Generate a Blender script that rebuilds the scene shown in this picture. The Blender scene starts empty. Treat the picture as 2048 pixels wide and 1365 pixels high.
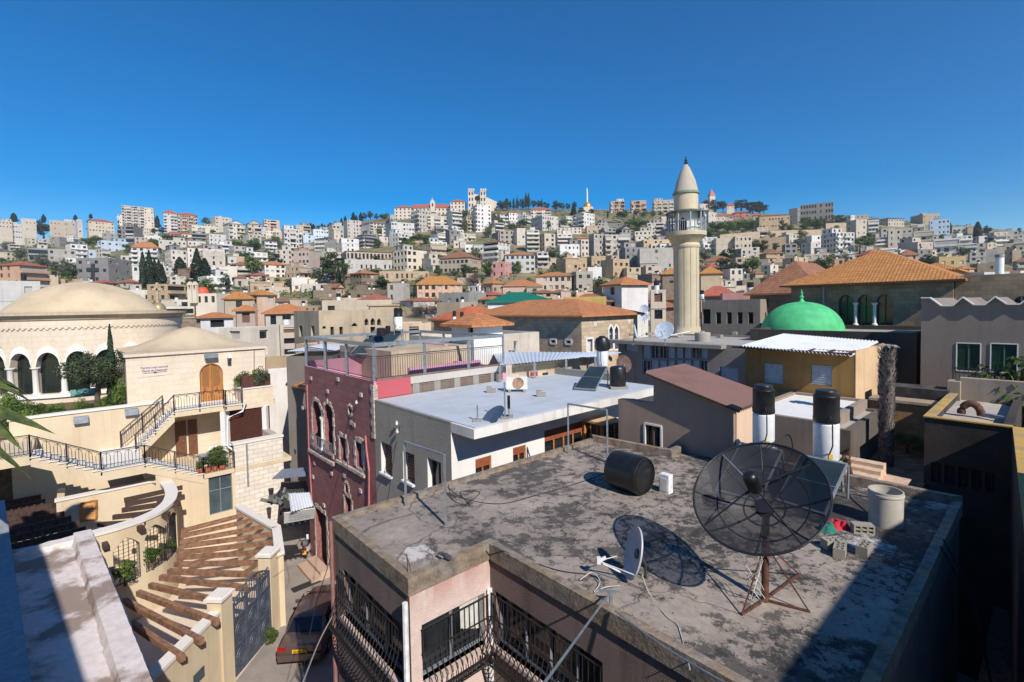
import bpy, bmesh, math, random
from math import sin, cos, tan, atan, atan2, pi, radians, sqrt, exp, floor
from mathutils import Vector as V, Matrix
R = random.Random(7)
SC = bpy.context.scene
COL = SC.collection
# ------------------------------------------------------------------ camera
F, PX, PY, HC = 970., 1024., 648., 12.
pit, rol = atan(.0375), .018
fw = V((0, cos(pit), -sin(pit))); _u0 = V((0, sin(pit), cos(pit))); _r0 = V((1, 0, 0))
rc = cos(rol)*_r0 - sin(rol)*_u0; uc = sin(rol)*_r0 + cos(rol)*_u0
CAM = V((0, 0, HC))
cd = bpy.data.cameras.new('camera'); cam = bpy.data.objects.new('camera', cd); COL.objects.link(cam)
cd.sensor_width = 36; cd.lens = 36*F/2048; cd.shift_y = -(682.5-PY)/2048; cd.clip_start = .1; cd.clip_end = 6000
M3 = Matrix((rc, uc, -fw)).transposed().to_4x4(); M3.translation = CAM; cam.matrix_world = M3
SC.camera = cam
DU, DV = V((.665, -.747, 0)), V((.747, .665, 0))     # street grid of the old town
def ray(x, y): return rc*((x-PX)/F) - uc*((y-PY)/F) + fw
def PZ(x, y, z): d = ray(x, y); return CAM + d*((z-HC)/d.z)
def PYd(x, y, Y): d = ray(x, y); return CAM + d*(Y/d.y)
def PU(x, y, u): d = ray(x, y); return CAM + d*(u/d.dot(DU))
def PV(x, y, v): d = ray(x, y); return CAM + d*(v/d.dot(DV))
def W(u, v, z=0): return DU*u + DV*v + V((0, 0, z))
def uv(P): return P.dot(DU), P.dot(DV)
def proj(P):
    q = P-CAM; d = q.dot(fw); return PX+F*q.dot(rc)/d, PY-F*q.dot(uc)/d
def S(*c):  # sRGB 0-255 -> linear
    return tuple(((x/255+.055)/1.055)**2.4 if x > 10 else x/255/12.92 for x in c)
# ------------------------------------------------------------------ objects
def tag(o, label=None, cat=None, group=None, kind=None):
    if label: o['label'] = label
    if cat: o['category'] = cat
    if group: o['group'] = group
    if kind: o['kind'] = kind
    return o
def setp(o, parent):
    o.parent = parent
    o.matrix_parent_inverse = Matrix.Identity(4)
def empty(name, loc, label=None, cat=None, group=None, rz=0, parent=None):
    o = bpy.data.objects.new(name, None); COL.objects.link(o)
    o.empty_display_size = .3
    if parent:
        setp(o, parent); o.location = V(loc)-wloc(parent)
    else: o.location = loc
    o.rotation_euler = (0, 0, rz)
    return tag(o, label, cat, group)
def wloc(o):
    p = V((0, 0, 0))
    while o: p += o.location; o = o.parent
    return p
def copy_tree(o, loc, rz=None, sc=None, label=None, group=None, parent=None):
    c = o.copy(); COL.objects.link(c)
    if parent: c.parent = parent
    else:
        c.location = loc
        if rz is not None: c.rotation_euler = (0, 0, rz)
        if sc is not None: c.scale = sc if hasattr(sc, '__len__') else (sc, sc, sc)
        if label: c['label'] = label
        if group: c['group'] = group
    for ch in o.children: copy_tree(ch, None, parent=c)
    return c
class MB:
    def __init__(s): s.v = []; s.f = []; s.m = []; s.cm = 0
    def add(s, pts): n = len(s.v); s.v += [tuple(p) for p in pts]; return n
    def face(s, *pts):
        n = s.add(pts); s.f.append(tuple(range(n, n+len(pts)))); s.m.append(s.cm); return s
    def faces(s, pts, fs):
        n = s.add(pts)
        for f in fs: s.f.append(tuple(n+i for i in f)); s.m.append(s.cm)
        return s
    def hexa(s, b, t):   # bottom quad ccw from above, top quad
        return s.faces(list(b)+list(t), [(3, 2, 1, 0), (4, 5, 6, 7), (0, 1, 5, 4), (1, 2, 6, 5), (2, 3, 7, 6), (3, 0, 4, 7)])
    def box(s, c, sx, sy, sz, ax=None, ay=None, az=None):   # c = centre of the bottom
        ax = (ax or V((1, 0, 0))).normalized(); ay = (ay or V((-ax.y, ax.x, 0))).normalized(); az = az or V((0, 0, 1))
        c = V(c); a = ax*(sx/2); b = ay*(sy/2); h = az*sz
        bt = [c-a-b, c+a-b, c+a+b, c-a+b]
        return s.hexa(bt, [p+h for p in bt])
    def uvbox(s, u0, u1, v0, v1, z0, z1):
        bt = [W(u0, v0, z0), W(u1, v0, z0), W(u1, v1, z0), W(u0, v1, z0)]
        h = V((0, 0, z1-z0)); return s.hexa(bt, [p+h for p in bt])
    def bar(s, p0, p1, w, h=None, up=None):
        p0, p1 = V(p0), V(p1); d = (p1-p0)
        if d.length < 1e-6: return s
        d.normalize(); up = up or (V((0, 0, 1)) if abs(d.z) < .95 else V((1, 0, 0)))
        sx = d.cross(up).normalized(); sy = sx.cross(d).normalized(); h = h or w
        q = [-sx*w/2-sy*h/2, sx*w/2-sy*h/2, sx*w/2+sy*h/2, -sx*w/2+sy*h/2]
        return s.faces([p0+x for x in q]+[p1+x for x in q], [(3, 2, 1, 0), (4, 5, 6, 7), (0, 1, 5, 4), (1, 2, 6, 5), (2, 3, 7, 6), (3, 0, 4, 7)][::1])
    def cyl(s, p0, p1, r0, r1=None, n=12, caps=True):
        p0, p1 = V(p0), V(p1); r1 = r0 if r1 is None else r1; d = (p1-p0).normalized()
        a = d.cross(V((0, 0, 1)) if abs(d.z) < .95 else V((1, 0, 0))).normalized(); b = d.cross(a)
        k = s.add([p0+(a*cos(2*pi*i/n)+b*sin(2*pi*i/n))*r0 for i in range(n)]+[p1+(a*cos(2*pi*i/n)+b*sin(2*pi*i/n))*r1 for i in range(n)])
        for i in range(n):
            j = (i+1) % n; s.f.append((k+i, k+j, k+n+j, k+n+i)); s.m.append(s.cm)
        if caps:
            s.f.append(tuple(k+i for i in range(n-1, -1, -1))); s.f.append(tuple(k+n+i for i in range(n))); s.m += [s.cm]*2
        return s
    def tube(s, pts, r, n=6):
        pts = [V(p) for p in pts]; rs = r if hasattr(r, '__len__') else [r]*len(pts)
        k = None
        for i, p in enumerate(pts):
            d = (pts[min(i+1, len(pts)-1)]-pts[max(i-1, 0)]).normalized()
            a = d.cross(V((0, 0, 1)) if abs(d.z) < .9 else V((1, 0, 0))).normalized(); b = d.cross(a)
            q = s.add([p+(a*cos(2*pi*j/n)+b*sin(2*pi*j/n))*rs[i] for j in range(n)])
            if k is not None:
                for j in range(n):
                    s.f.append((k+j, k+(j+1) % n, q+(j+1) % n, q+j)); s.m.append(s.cm)
            else: s.f.append(tuple(q+j for j in range(n-1, -1, -1))); s.m.append(s.cm)
            k = q
        s.f.append(tuple(k+j for j in range(n))); s.m.append(s.cm); return s
    def lathe(s, c, prof, n=24, a0=0, a1=2*pi, ax=V((1, 0, 0)), ay=V((0, 1, 0)), az=V((0, 0, 1))):
        c = V(c); full = abs(a1-a0-2*pi) < 1e-6; m = n if full else n+1; k0 = None
        for (r, z) in prof:
            k = s.add([c+(ax*cos(a0+(a1-a0)*i/n)+ay*sin(a0+(a1-a0)*i/n))*r+az*z for i in range(m)])
            if k0 is not None:
                for i in range(n):
                    j = (i+1) % m; s.f.append((k0+i, k0+j, k+j, k+i)); s.m.append(s.cm)
            k0 = k
        return s
    def prism(s, pts, d):
        pts = [V(p) for p in pts]; d = V(d); n = len(pts); k = s.add(pts+[p+d for p in pts])
        s.f.append(tuple(k+i for i in range(n-1, -1, -1))); s.f.append(tuple(k+n+i for i in range(n))); s.m += [s.cm]*2
        for i in range(n):
            j = (i+1) % n; s.f.append((k+i, k+j, k+n+j, k+n+i)); s.m.append(s.cm)
        return s
    def facade(s, o, ax, w, z0, z1, holes, dep):
        """rectangular wall from o along ax (outward normal = ax x up), with recessed rectangular holes (s0,s1,t0,t1)"""
        o = V(o); ax = V(ax); nv = ax.cross(V((0, 0, 1))).normalized()
        xs = sorted({0, w, *[h[0] for h in holes], *[h[1] for h in holes]}); ts = sorted({z0, z1, *[h[2] for h in holes], *[h[3] for h in holes]})
        P = lambda a, t: V((o.x+ax.x*a, o.y+ax.y*a, t))
        nx = len(xs); base = s.add([P(a, t) for t in ts for a in xs])
        for j in range(len(ts)-1):
            for i in range(nx-1):
                cx, ct = (xs[i]+xs[i+1])/2, (ts[j]+ts[j+1])/2
                if any(h[0] < cx < h[1] and h[2] < ct < h[3] for h in holes): continue
                b = base+j*nx+i; s.f.append((b, b+1, b+nx+1, b+nx)); s.m.append(s.cm)
        for (a, b, c, d) in holes:
            q = [P(a, c), P(b, c), P(b, d), P(a, d)]; qi = [p-nv*dep for p in q]
            s.faces(q+qi, [(0, 1, 5, 4), (1, 2, 6, 5), (2, 3, 7, 6), (3, 0, 4, 7)])
        return s
    def plate(s, outer, holes, to3, inward, dep):
        """flat wall with polygon holes; to3 maps 2d->3d; reveals go dep along inward"""
        bm = bmesh.new(); es = []
        for lp in [outer]+holes:
            vs = [bm.verts.new((p[0], p[1], 0)) for p in lp]
            es += [bm.edges.new((vs[i], vs[(i+1) % len(vs)])) for i in range(len(vs))]
        bmesh.ops.triangle_fill(bm, edges=es, use_beauty=True, use_dissolve=False, normal=(0, 0, 1))
        bm.verts.index_update()
        fl = []
        nrm = (to3(outer[1])-to3(outer[0])).cross(to3(outer[2])-to3(outer[0]))
        for f in bm.faces:
            t = [to3((v.co.x, v.co.y)) for v in f.verts]
            if (t[1]-t[0]).cross(t[2]-t[0]).dot(inward) > 0: t.reverse()
            s.face(*t)
        bm.free()
        for lp in holes:
            q = [to3(p) for p in lp]; n = len(q); qi = [p+inward*dep for p in q]
            cen = sum(q, V())/n
            k = s.add(q+qi)
            for i in range(n):
                j = (i+1) % n; fc = (k+i, k+j, k+n+j, k+n+i)
                nn = (q[j]-q[i]).cross(inward)
                s.f.append(fc if nn.dot(cen-q[i]) > 0 else fc[::-1]); s.m.append(s.cm)
        return s
    def build(s, name, mat, parent=None, origin=None, smooth=None, label=None, cat=None, group=None, kind=None):
        if not s.f: return None
        if origin is None:
            if parent: origin = wloc(parent)
            else:
                xs = [p[0] for p in s.v]; ys = [p[1] for p in s.v]
                origin = V(((min(xs)+max(xs))/2, (min(ys)+max(ys))/2, min(p[2] for p in s.v)))
        o0 = V(origin)
        me = bpy.data.meshes.new(name); me.from_pydata([(p[0]-o0.x, p[1]-o0.y, p[2]-o0.z) for p in s.v], [], s.f)
        for m in (mat if isinstance(mat, (list, tuple)) else [mat]): me.materials.append(m)
        if max(s.m): me.polygons.foreach_set('material_index', s.m)
        if smooth:
            bm = bmesh.new(); bm.from_mesh(me); bmesh.ops.remove_doubles(bm, verts=bm.verts, dist=1e-4); bm.to_mesh(me); bm.free()
            me.polygons.foreach_set('use_smooth', [True]*len(me.polygons)); me.set_sharp_from_angle(angle=radians(smooth))
        me.update()
        o = bpy.data.objects.new(name, me); COL.objects.link(o)
        if parent: setp(o, parent); o.location = o0-wloc(parent)
        else: o.location = o0
        return tag(o, label, cat, group, kind)
def arch(x0, x1, z0, zs, zt, n=10, pointed=False):
    """outline of an arched opening: sill z0, springing zs, crown zt"""
    c = (x0+x1)/2; r = (x1-x0)/2; pts = [(x0, z0), (x1, z0)]
    for i in range(n+1):
        a = pi*i/n; x = c+r*cos(a); h = sin(a)
        if pointed: h = 1-(abs(cos(a)))**1.35 if True else h
        pts.append((x, zs+(zt-zs)*h))
    return pts
# ------------------------------------------------------------------ materials
MATS = {}
class NT:
    def __init__(s, name):
        s.m = bpy.data.materials.new(name); s.m.use_nodes = True; s.t = s.m.node_tree; s.b = s.t.nodes['Principled BSDF']
    def n(s, typ, **k):
        nd = s.t.nodes.new('ShaderNode'+typ)
        for a, b in k.items():
            if a.startswith('i_'): nd.inputs[a[2:].replace('_', ' ')].default_value = b
            else: setattr(nd, a, b)
        return nd
    def l(s, a, b): s.t.links.new(a, b)
    def pos(s): return s.n('NewGeometry').outputs['Position']
    def noise(s, vec, scale, det=4, rough=.6, sx=None):
        if sx:
            mp = s.n('Mapping'); mp.inputs['Scale'].default_value = sx; s.l(vec, mp.inputs['Vector']); vec = mp.outputs[0]
        nd = s.n('TexNoise', i_Scale=scale, i_Detail=det, i_Roughness=rough); s.l(vec, nd.inputs['Vector']); return nd.outputs[0]
    def ramp(s, fac, *st):
        r = s.n('ValToRGB'); e = r.color_ramp.elements
        while len(e) < len(st): e.new(.5)
        for q, (p, c) in zip(e, st): q.position = p; q.color = (*c, 1) if hasattr(c, '__len__') else (c, c, c, 1)
        s.l(fac, r.inputs[0]); return r.outputs[0]
    def mix(s, fac, a, b, mode='MIX'):
        m = s.n('Mix', data_type='RGBA', blend_type=mode)
        for i, x in ((0, fac), (6, a), (7, b)):
            if hasattr(x, 'links'): s.l(x, m.inputs[i])
            else: m.inputs[i].default_value = x if i == 0 else (*x, 1)
        return m.outputs[2]
    def surf(s):   # (s,t) coordinates lying in the face: s horizontal, t up the face
        g = s.n('NewGeometry'); N = g.outputs['True Normal']; P = g.outputs['Position']
        c = s.n('VectorMath', operation='CROSS_PRODUCT'); c.inputs[0].default_value = (0, 0, 1); s.l(N, c.inputs[1])
        t = s.n('VectorMath', operation='NORMALIZE'); s.l(c.outputs[0], t.inputs[0])
        b = s.n('VectorMath', operation='CROSS_PRODUCT'); s.l(N, b.inputs[0]); s.l(t.outputs[0], b.inputs[1])
        d1 = s.n('VectorMath', operation='DOT_PRODUCT'); s.l(P, d1.inputs[0]); s.l(t.outputs[0], d1.inputs[1])
        d2 = s.n('VectorMath', operation='DOT_PRODUCT'); s.l(P, d2.inputs[0]); s.l(b.outputs[0], d2.inputs[1])
        x = s.n('CombineXYZ'); s.l(d1.outputs['Value'], x.inputs[0]); s.l(d2.outputs['Value'], x.inputs[1]); return x.outputs[0]
    def out(s, col, rough=.85, bump=None, bs=.3, bd=.02, metal=0, spec=None):
        if hasattr(col, 'links'): s.l(col, s.b.inputs['Base Color'])
        else: s.b.inputs['Base Color'].default_value = (*col, 1)
        s.b.inputs['Roughness'].default_value = rough; s.b.inputs['Metallic'].default_value = metal
        if spec is not None: s.b.inputs['Specular IOR Level'].default_value = spec
        if bump is not None:
            bp = s.n('Bump'); bp.inputs['Strength'].default_value = bs; bp.inputs['Distance'].default_value = bd
            s.l(bump, bp.inputs['Height']); s.l(bp.outputs[0], s.b.inputs['Normal'])
        return s.m
def mul(c, k): return tuple(min(1, x*k) for x in c)
def plaster(name, c, stain=.35, dark=None, scale=.35, streak=True, rough=.9, bd=.01, sb=.3):
    if name in MATS: return MATS[name]
    s = NT(name); P = s.pos(); dark = dark or mul(c, .45)
    n1 = s.noise(P, scale, 6, .65); n2 = s.noise(P, 9, 4, .6)
    f = s.ramp(n1, (.42, 0), (.72, stain)); col = s.mix(f, c, dark)
    col = s.mix(s.ramp(n2, (.3, .0), (.75, .16)), col, mul(c, .7))
    if streak:
        n3 = s.noise(P, 1., 3, .6, sx=(2.2, 2.2, .16)); col = s.mix(s.ramp(n3, (.5, 0), (.78, stain*.9)), col, dark)
    if name.startswith('wall_'):
        o = s.n('ObjectInfo'); h = s.n('HueSaturation'); s.l(col, h.inputs['Color']); r = s.n('MapRange'); s.l(o.outputs['Random'], r.inputs[0]); r.inputs[3].default_value = .72; r.inputs[4].default_value = 1.08; s.l(r.outputs[0], h.inputs['Value'])
        m = s.n('Math', operation='MULTIPLY'); s.l(o.outputs['Random'], m.inputs[0]); m.inputs[1].default_value = 7.31; f = s.n('Math', operation='FRACT'); s.l(m.outputs[0], f.inputs[0]); r2 = s.n('MapRange'); s.l(f.outputs[0], r2.inputs[0]); r2.inputs[3].default_value = .65; r2.inputs[4].default_value = 1.3; s.l(r2.outputs[0], h.inputs['Saturation']); col = h.outputs[0]
    MATS[name] = s.out(col, rough, s.noise(P, 22, 4, .7), sb, bd); return MATS[name]
def stone(name, c, mortar=None, bw=.5, bh=.25, var=.25, stain=.3, dark=None, ms=.012):
    if name in MATS: return MATS[name]
    s = NT(name); q = s.surf(); b = s.n('TexBrick', i_Scale=1., i_Mortar_Size=ms, i_Mortar_Smooth=.3, i_Bias=0, i_Brick_Width=bw, i_Row_Height=bh)
    b.offset = .5; b.inputs['Color1'].default_value = (*mul(c, 1+var*.5), 1); b.inputs['Color2'].default_value = (*mul(c, 1-var), 1); b.inputs['Mortar'].default_value = (*(mortar or mul(c, .6)), 1)
    s.l(q, b.inputs['Vector']); P = s.pos(); n1 = s.noise(P, .4, 6, .65)
    col = s.mix(s.ramp(n1, (.45, 0), (.75, stain)), b.outputs[0], dark or mul(c, .4)); n2 = s.noise(P, 7, 4)
    col = s.mix(s.ramp(n2, (.35, 0), (.8, .3)), col, mul(c, .6))
    h = s.mix(.35, s.ramp(b.outputs['Fac'], (0, 1.), (1, 0.)), n2)
    MATS[name] = s.out(col, .9, h, .5, .03); return MATS[name]
def tiles(name, c, dark=None, row=.34, colw=.24, stain=.4):
    if name in MATS: return MATS[name]
    s = NT(name); q = s.surf(); b = s.n('TexBrick', i_Scale=1., i_Mortar_Size=.016, i_Mortar_Smooth=.6, i_Brick_Width=colw, i_Row_Height=row); b.offset = 0
    b.inputs['Color1'].default_value = (*mul(c, 1.12), 1); b.inputs['Color2'].default_value = (*mul(c, .8), 1); b.inputs['Mortar'].default_value = (*mul(c, .33), 1)
    s.l(q, b.inputs['Vector']); P = s.pos()
    col = s.mix(s.ramp(s.noise(P, .55, 6, .7), (.42, 0), (.72, stain)), b.outputs[0], dark or mul(c, .45))
    col = s.mix(s.ramp(s.noise(P, 3.5, 3), (.45, 0), (.8, .35)), col, mul(c, 1.25))
    sx = s.n('SeparateXYZ'); s.l(q, sx.inputs[0])
    w = s.n('Math', operation='MULTIPLY', i_Value=2*pi/colw); w.inputs[1].default_value = 2*pi/colw; s.l(sx.outputs[0], w.inputs[0])
    sn = s.n('Math', operation='SINE'); s.l(w.outputs[0], sn.inputs[0])
    fr = s.n('Math', operation='MULTIPLY'); fr.inputs[1].default_value = 1/row; s.l(sx.outputs[1], fr.inputs[0])
    f2 = s.n('Math', operation='FRACT'); s.l(fr.outputs[0], f2.inputs[0])
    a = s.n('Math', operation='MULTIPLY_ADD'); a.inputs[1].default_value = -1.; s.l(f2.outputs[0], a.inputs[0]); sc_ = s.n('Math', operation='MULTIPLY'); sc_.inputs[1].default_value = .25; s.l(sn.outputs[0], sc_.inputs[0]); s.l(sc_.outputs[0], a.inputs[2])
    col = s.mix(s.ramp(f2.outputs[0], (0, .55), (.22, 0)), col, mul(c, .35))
    MATS[name] = s.out(col, .85, a.outputs[0], .7, .035); return MATS[name]
def simple(name, c, rough=.6, metal=0, var=.12, scale=6, bump=0, spec=None):
    if name in MATS: return MATS[name]
    s = NT(name); P = s.pos(); n = s.noise(P, scale, 4, .6); col = s.mix(s.ramp(n, (.35, 0), (.7, 1)), mul(c, 1+var), mul(c, 1-2*var))
    MATS[name] = s.out(col, rough, n if bump else None, bump, .01, metal, spec); return MATS[name]
def foliage(name, c, c2=None, rough=.7):
    if name in MATS: return MATS[name]
    s = NT(name); P = s.pos(); n = s.noise(P, 1.1, 3); o = s.n('ObjectInfo'); r = s.n('MapRange'); s.l(o.outputs['Random'], r.inputs[0]); r.inputs[3].default_value = .7; r.inputs[4].default_value = 1.25
    col = s.mix(s.ramp(n, (.35, 0), (.68, 1)), c, c2 or mul(c, 1.9)); n2 = s.noise(P, 9, 2); col = s.mix(s.ramp(n2, (.4, 0), (.7, .5)), col, mul(c, .55))
    h = s.n('HueSaturation'); s.l(col, h.inputs['Color']); s.l(r.outputs[0], h.inputs['Value'])
    MATS[name] = s.out(h.outputs[0], rough, spec=.3); return MATS[name]
def corrug(name, c, pitch=.12, rust=.3, rc_=None, rough=.45, metal=.2):
    if name in MATS: return MATS[name]
    s = NT(name); P = s.pos(); n = s.noise(P, .8, 6, .7, sx=(1, 1, 1))
    col = s.mix(s.ramp(n, (.5, 0), (.7, rust)), c, rc_ or S(110, 90, 78)); col = s.mix(s.ramp(s.noise(P, 14, 3), (.4, 0), (.8, .25)), col, mul(c, .6))
    MATS[name] = s.out(col, rough, metal=metal); return MATS[name]
GLASS = simple('window_glass', (.018, .022, .028), .12, var=.3, scale=1.5)
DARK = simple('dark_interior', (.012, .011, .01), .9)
GLASSB = simple('blue_glass', S(70, 84, 90), .12, var=.2, scale=1)
WHITE = plaster('white_paint', S(225, 223, 218), .12, S(150, 145, 135))
WHITEM = simple('white_metal', S(225, 225, 225), .4)
GREYM = simple('grey_metal', S(140, 146, 152), .45, .3)
DGREYM = simple('dark_grey_metal', S(62, 62, 66), .5, .3)
IRON = simple('wrought_iron', S(58, 54, 56), .55, .2)
BLACKP = simple('black_plastic', (.012, .012, .013), .38, var=.3)
BROWNW = simple('dark_timber', S(72, 52, 44), .8, var=.2, scale=9, bump=.3)
ORANGEW = simple('varnished_wood', S(176, 118, 62), .6, var=.2, scale=8)
RUST = simple('rusty_steel', S(92, 58, 44), .8, var=.3, scale=10)
CONC = plaster('concrete', S(150, 146, 138), .45, S(80, 76, 70))
GLT = simple('galvanised_steel', S(150, 156, 160), .4, .5)
WIREM = simple('black_wire', (.02, .02, .022), .6)
WWIRE = simple('pale_wire', S(190, 186, 178), .5)
# hillside house walls
WALLC = {'w': (222, 218, 213), 'c': (212, 200, 183), 't': (196, 177, 154), 'g': (150, 146, 142), 'p': (200, 170, 150), 'k': (200, 140, 132),
         'b': (190, 208, 224), 'n': (140, 122, 104), 'y': (204, 178, 130), 'h': (192, 184, 174), 'o': (190, 164, 132)}
WALLN = {'w': 'white', 'c': 'cream', 't': 'tan', 'g': 'grey concrete', 'p': 'peach', 'k': 'pink', 'b': 'pale blue', 'n': 'brown stone', 'y': 'yellow', 'h': 'pale grey', 'o': 'ochre stone'}
WALLM = {k: (stone if k in 'no' else plaster)('wall_'+WALLN[k].replace(' ', '_'), S(*c), stain=.38) if k not in 'no' else stone('wall_'+WALLN[k].replace(' ', '_'), S(*c), stain=.4) for k, c in WALLC.items()}
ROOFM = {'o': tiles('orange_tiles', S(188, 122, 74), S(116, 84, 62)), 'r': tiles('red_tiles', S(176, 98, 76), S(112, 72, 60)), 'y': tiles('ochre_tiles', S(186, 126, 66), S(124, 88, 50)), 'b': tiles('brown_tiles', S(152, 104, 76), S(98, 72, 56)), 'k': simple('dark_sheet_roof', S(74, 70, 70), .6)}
ROOFN = {'o': 'orange tiled', 'r': 'red tiled', 'y': 'ochre tiled', 'b': 'brown tiled', 'k': 'dark pitched', 'f': 'flat'}
FLATM = plaster('flat_roof', S(170, 164, 154), .5, S(105, 100, 92))
# ------------------------------------------------------------------ light and sky
EL = radians(39); SH = (.505, -.863)
SUN = V((SH[0]*cos(EL), SH[1]*cos(EL), sin(EL)))
ld = bpy.data.lights.new('sun', 'SUN'); ld.energy = 4.2; ld.angle = radians(.53); ld.color = (1, .935, .85)
lo = bpy.data.objects.new('sun', ld); COL.objects.link(lo); lo.rotation_euler = (-SUN).to_track_quat('-Z', 'Y').to_euler(); lo.location = (30, -40, 90)
w = bpy.data.worlds.new('World'); SC.world = w; w.use_nodes = True; nt = w.node_tree
sk = nt.nodes.new('ShaderNodeTexSky'); sk.sky_type = 'NISHITA'; sk.sun_disc = False; sk.sun_elevation = EL; sk.sun_rotation = atan2(SH[0], SH[1])
sk.air_density = 1.0; sk.dust_density = .0; sk.ozone_density = 3.5; sk.altitude = 700
hs = nt.nodes.new('ShaderNodeHueSaturation'); hs.inputs['Saturation'].default_value = 1.56; hs.inputs['Hue'].default_value = .503
nt.links.new(sk.outputs[0], hs.inputs['Color']); nt.links.new(hs.outputs[0], nt.nodes['Background'].inputs[0]); nt.nodes['Background'].inputs[1].default_value = .1
SC.view_settings.view_transform = 'Standard'; SC.view_settings.look = 'None'; SC.view_settings.exposure = .42; SC.view_settings.gamma = 1
SC.cycles.max_bounces = 6; SC.cycles.transparent_max_bounces = 12; SC.cycles.use_denoising = True
# ------------------------------------------------------------------ terrain
EPR = [(0, -3000), (60, -140), (80, -105), (100, -70), (130, -22), (160, 12), (200, 50), (250, 88), (330, 130), (420, 158), (500, 178), (600, 190), (700, 178), (900, 90), (1500, -20)]
RPX = [(-900, 500), (0, 482), (250, 464), (450, 452), (600, 456), (800, 434), (950, 420), (1100, 425), (1300, 430), (1500, 440), (1700, 449), (1850, 466), (2048, 486), (3000, 505)]
def lerp(tab, x):
    if x <= tab[0][0]: return tab[0][1]
    for (a, b), (c, d) in zip(tab, tab[1:]):
        if x <= c: return b+(d-b)*(x-a)/(c-a)
    return tab[-1][1]
def gz(x, y):
    """ground height"""
    if y < 52: return -2.
    s = x/y; px = PX+F*s; q = 1/sqrt(1+.35*s*s)
    e = lerp(EPR, y/q)
    if e > 0: e *= max(.35, (615-lerp(RPX, px)))/190
    z = 12+e*y/F
    return max(-2., z) if y > 58 else -2+(max(-2., z)+2)*(y-52)/6
def gpix(px, py, lo=58, hi=760):
    """first ground point met looking through (px,py)"""
    d = ray(px, py); y = lo
    while y < hi:
        P = CAM+d*(y/d.y)
        if P.z <= gz(P.x, P.y): return V((P.x, P.y, gz(P.x, P.y)))
        y += 1.5
    return None
s = NT('hillside_ground'); P = s.pos()
g = s.ramp(s.noise(P, .035, 8, .7), (.36, S(150, 132, 104)), (.46, S(122, 112, 78)), (.56, S(86, 92, 48)), (.7, S(70, 84, 38)))
g = s.mix(s.ramp(s.noise(P, .5, 5, .7), (.4, 0), (.7, .6)), g, S(158, 142, 116))
GROUND = s.out(g, .95, s.noise(P, 1.2, 5), .6, .4)
s = NT('street_asphalt'); P = s.pos()
g = s.mix(s.ramp(s.noise(P, .7, 7, .7), (.4, 0), (.65, .7)), S(158, 148, 140), S(128, 120, 114)); g = s.mix(s.ramp(s.noise(P, 25, 2), (.4, 0), (.7, .4)), g, S(88, 84, 80))
ASPH = s.out(g, .9, s.noise(P, 40, 3), .3, .01)
mb = MB(); ys = [52]+[58+i*9 for i in range(94)]+[950, 1100, 1500, 2500, 4000]; ss = [-1.6+i*.04 for i in range(81)]
pts = [V((a*y, y, gz(a*y, y))) for y in ys for a in ss]; n = len(ss)
mb.faces(pts, [(j*n+i, j*n+i+1, (j+1)*n+i+1, (j+1)*n+i) for j in range(len(ys)-1) for i in range(n-1)])
mb.build('hillside', GROUND, smooth=60, kind='structure')
mb = MB(); y0 = -60
mb.face(V((-110, y0, -2.0)), V((110, y0, -2.0)), V((1.6*52, 52, -2)), V((-1.6*52, 52, -2)))
mb.build('ground', ASPH, kind='structure')
# ------------------------------------------------------------------ hillside houses
def _unit(name, mat):
    mb = MB(); mb.faces([(x, y, z) for z in (0, 1) for y in (-.5, .5) for x in (-.5, .5)], [(0, 1, 5, 4), (1, 3, 7, 5), (3, 2, 6, 7), (2, 0, 4, 6), (4, 5, 7, 6), (0, 2, 3, 1)])
    o = mb.build(name, mat); me = o.data; bpy.data.objects.remove(o); return me
UW = [_unit('window', GLASS), _unit('window', simple('roller_blind', S(176, 170, 160), .6)), _unit('window', simple('brown_shutter', S(104, 74, 56), .6)), _unit('window', DARK)]
def add_window(parent, c, w, h, ax, kind=0, nm='window'):
    o = bpy.data.objects.new(nm, UW[kind]); COL.objects.link(o); setp(o, parent); o.location = V(c)-wloc(parent)
    o.scale = (w, .05, h); o.rotation_euler = (0, 0, atan2(ax.y, ax.x)); return o
HOUSES = []
def roof_mesh(mb, q, z0, z1, over, gable=None):
    """q: 4 plan corners ccw; hip roof or gable ('0': ridge along edge 0)"""
    c = sum((V(p) for p in q), V())/4; q = [V(p) for p in q]
    e0 = q[1]-q[0]; e1 = q[3]-q[0]; a, b = e0.length, e1.length; u0, u1 = e0.normalized(), e1.normalized()
    A, B = a/2+over, b/2+over; c = V((c.x, c.y, 0)); k = [c-u0*A-u1*B, c+u0*A-u1*B, c+u0*A+u1*B, c-u0*A+u1*B]
    zb = V((0, 0, z0)); zt = V((0, 0, z1)); th = V((0, 0, -.16))
    if gable is None:
        if a >= b: r = [c-u0*max(.05, A-B), c+u0*max(.05, A-B)]
        else: r = [c-u1*max(.05, B-A), c+u1*max(.05, B-A)]
    elif gable == 0: r = [c-u0*A, c+u0*A]
    else: r = [c-u1*B, c+u1*B]
    P = [p+zb for p in k]; r = [p+zt for p in r]
    along0 = (a >= b) if gable is None else gable == 0
    if along0: fs = [(P[0], P[1], r[1], r[0]), (P[2], P[3], r[0], r[1]), (P[1], P[2], r[1]), (P[3], P[0], r[0])]
    else: fs = [(P[1], P[2], r[1], r[0]), (P[3], P[0], r[0], r[1]), (P[0], P[1], r[0]), (P[2], P[3], r[1])]
    for i, f in enumerate(fs):
        if gable is not None and len(f) == 3: continue
        mb.face(*f)
    for i in range(4): mb.face(P[i]+th, P[(i+1) % 4]+th, P[(i+1) % 4], P[i])
    mb.face(*[p+th for p in P[::-1]])
    return fs, r
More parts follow.
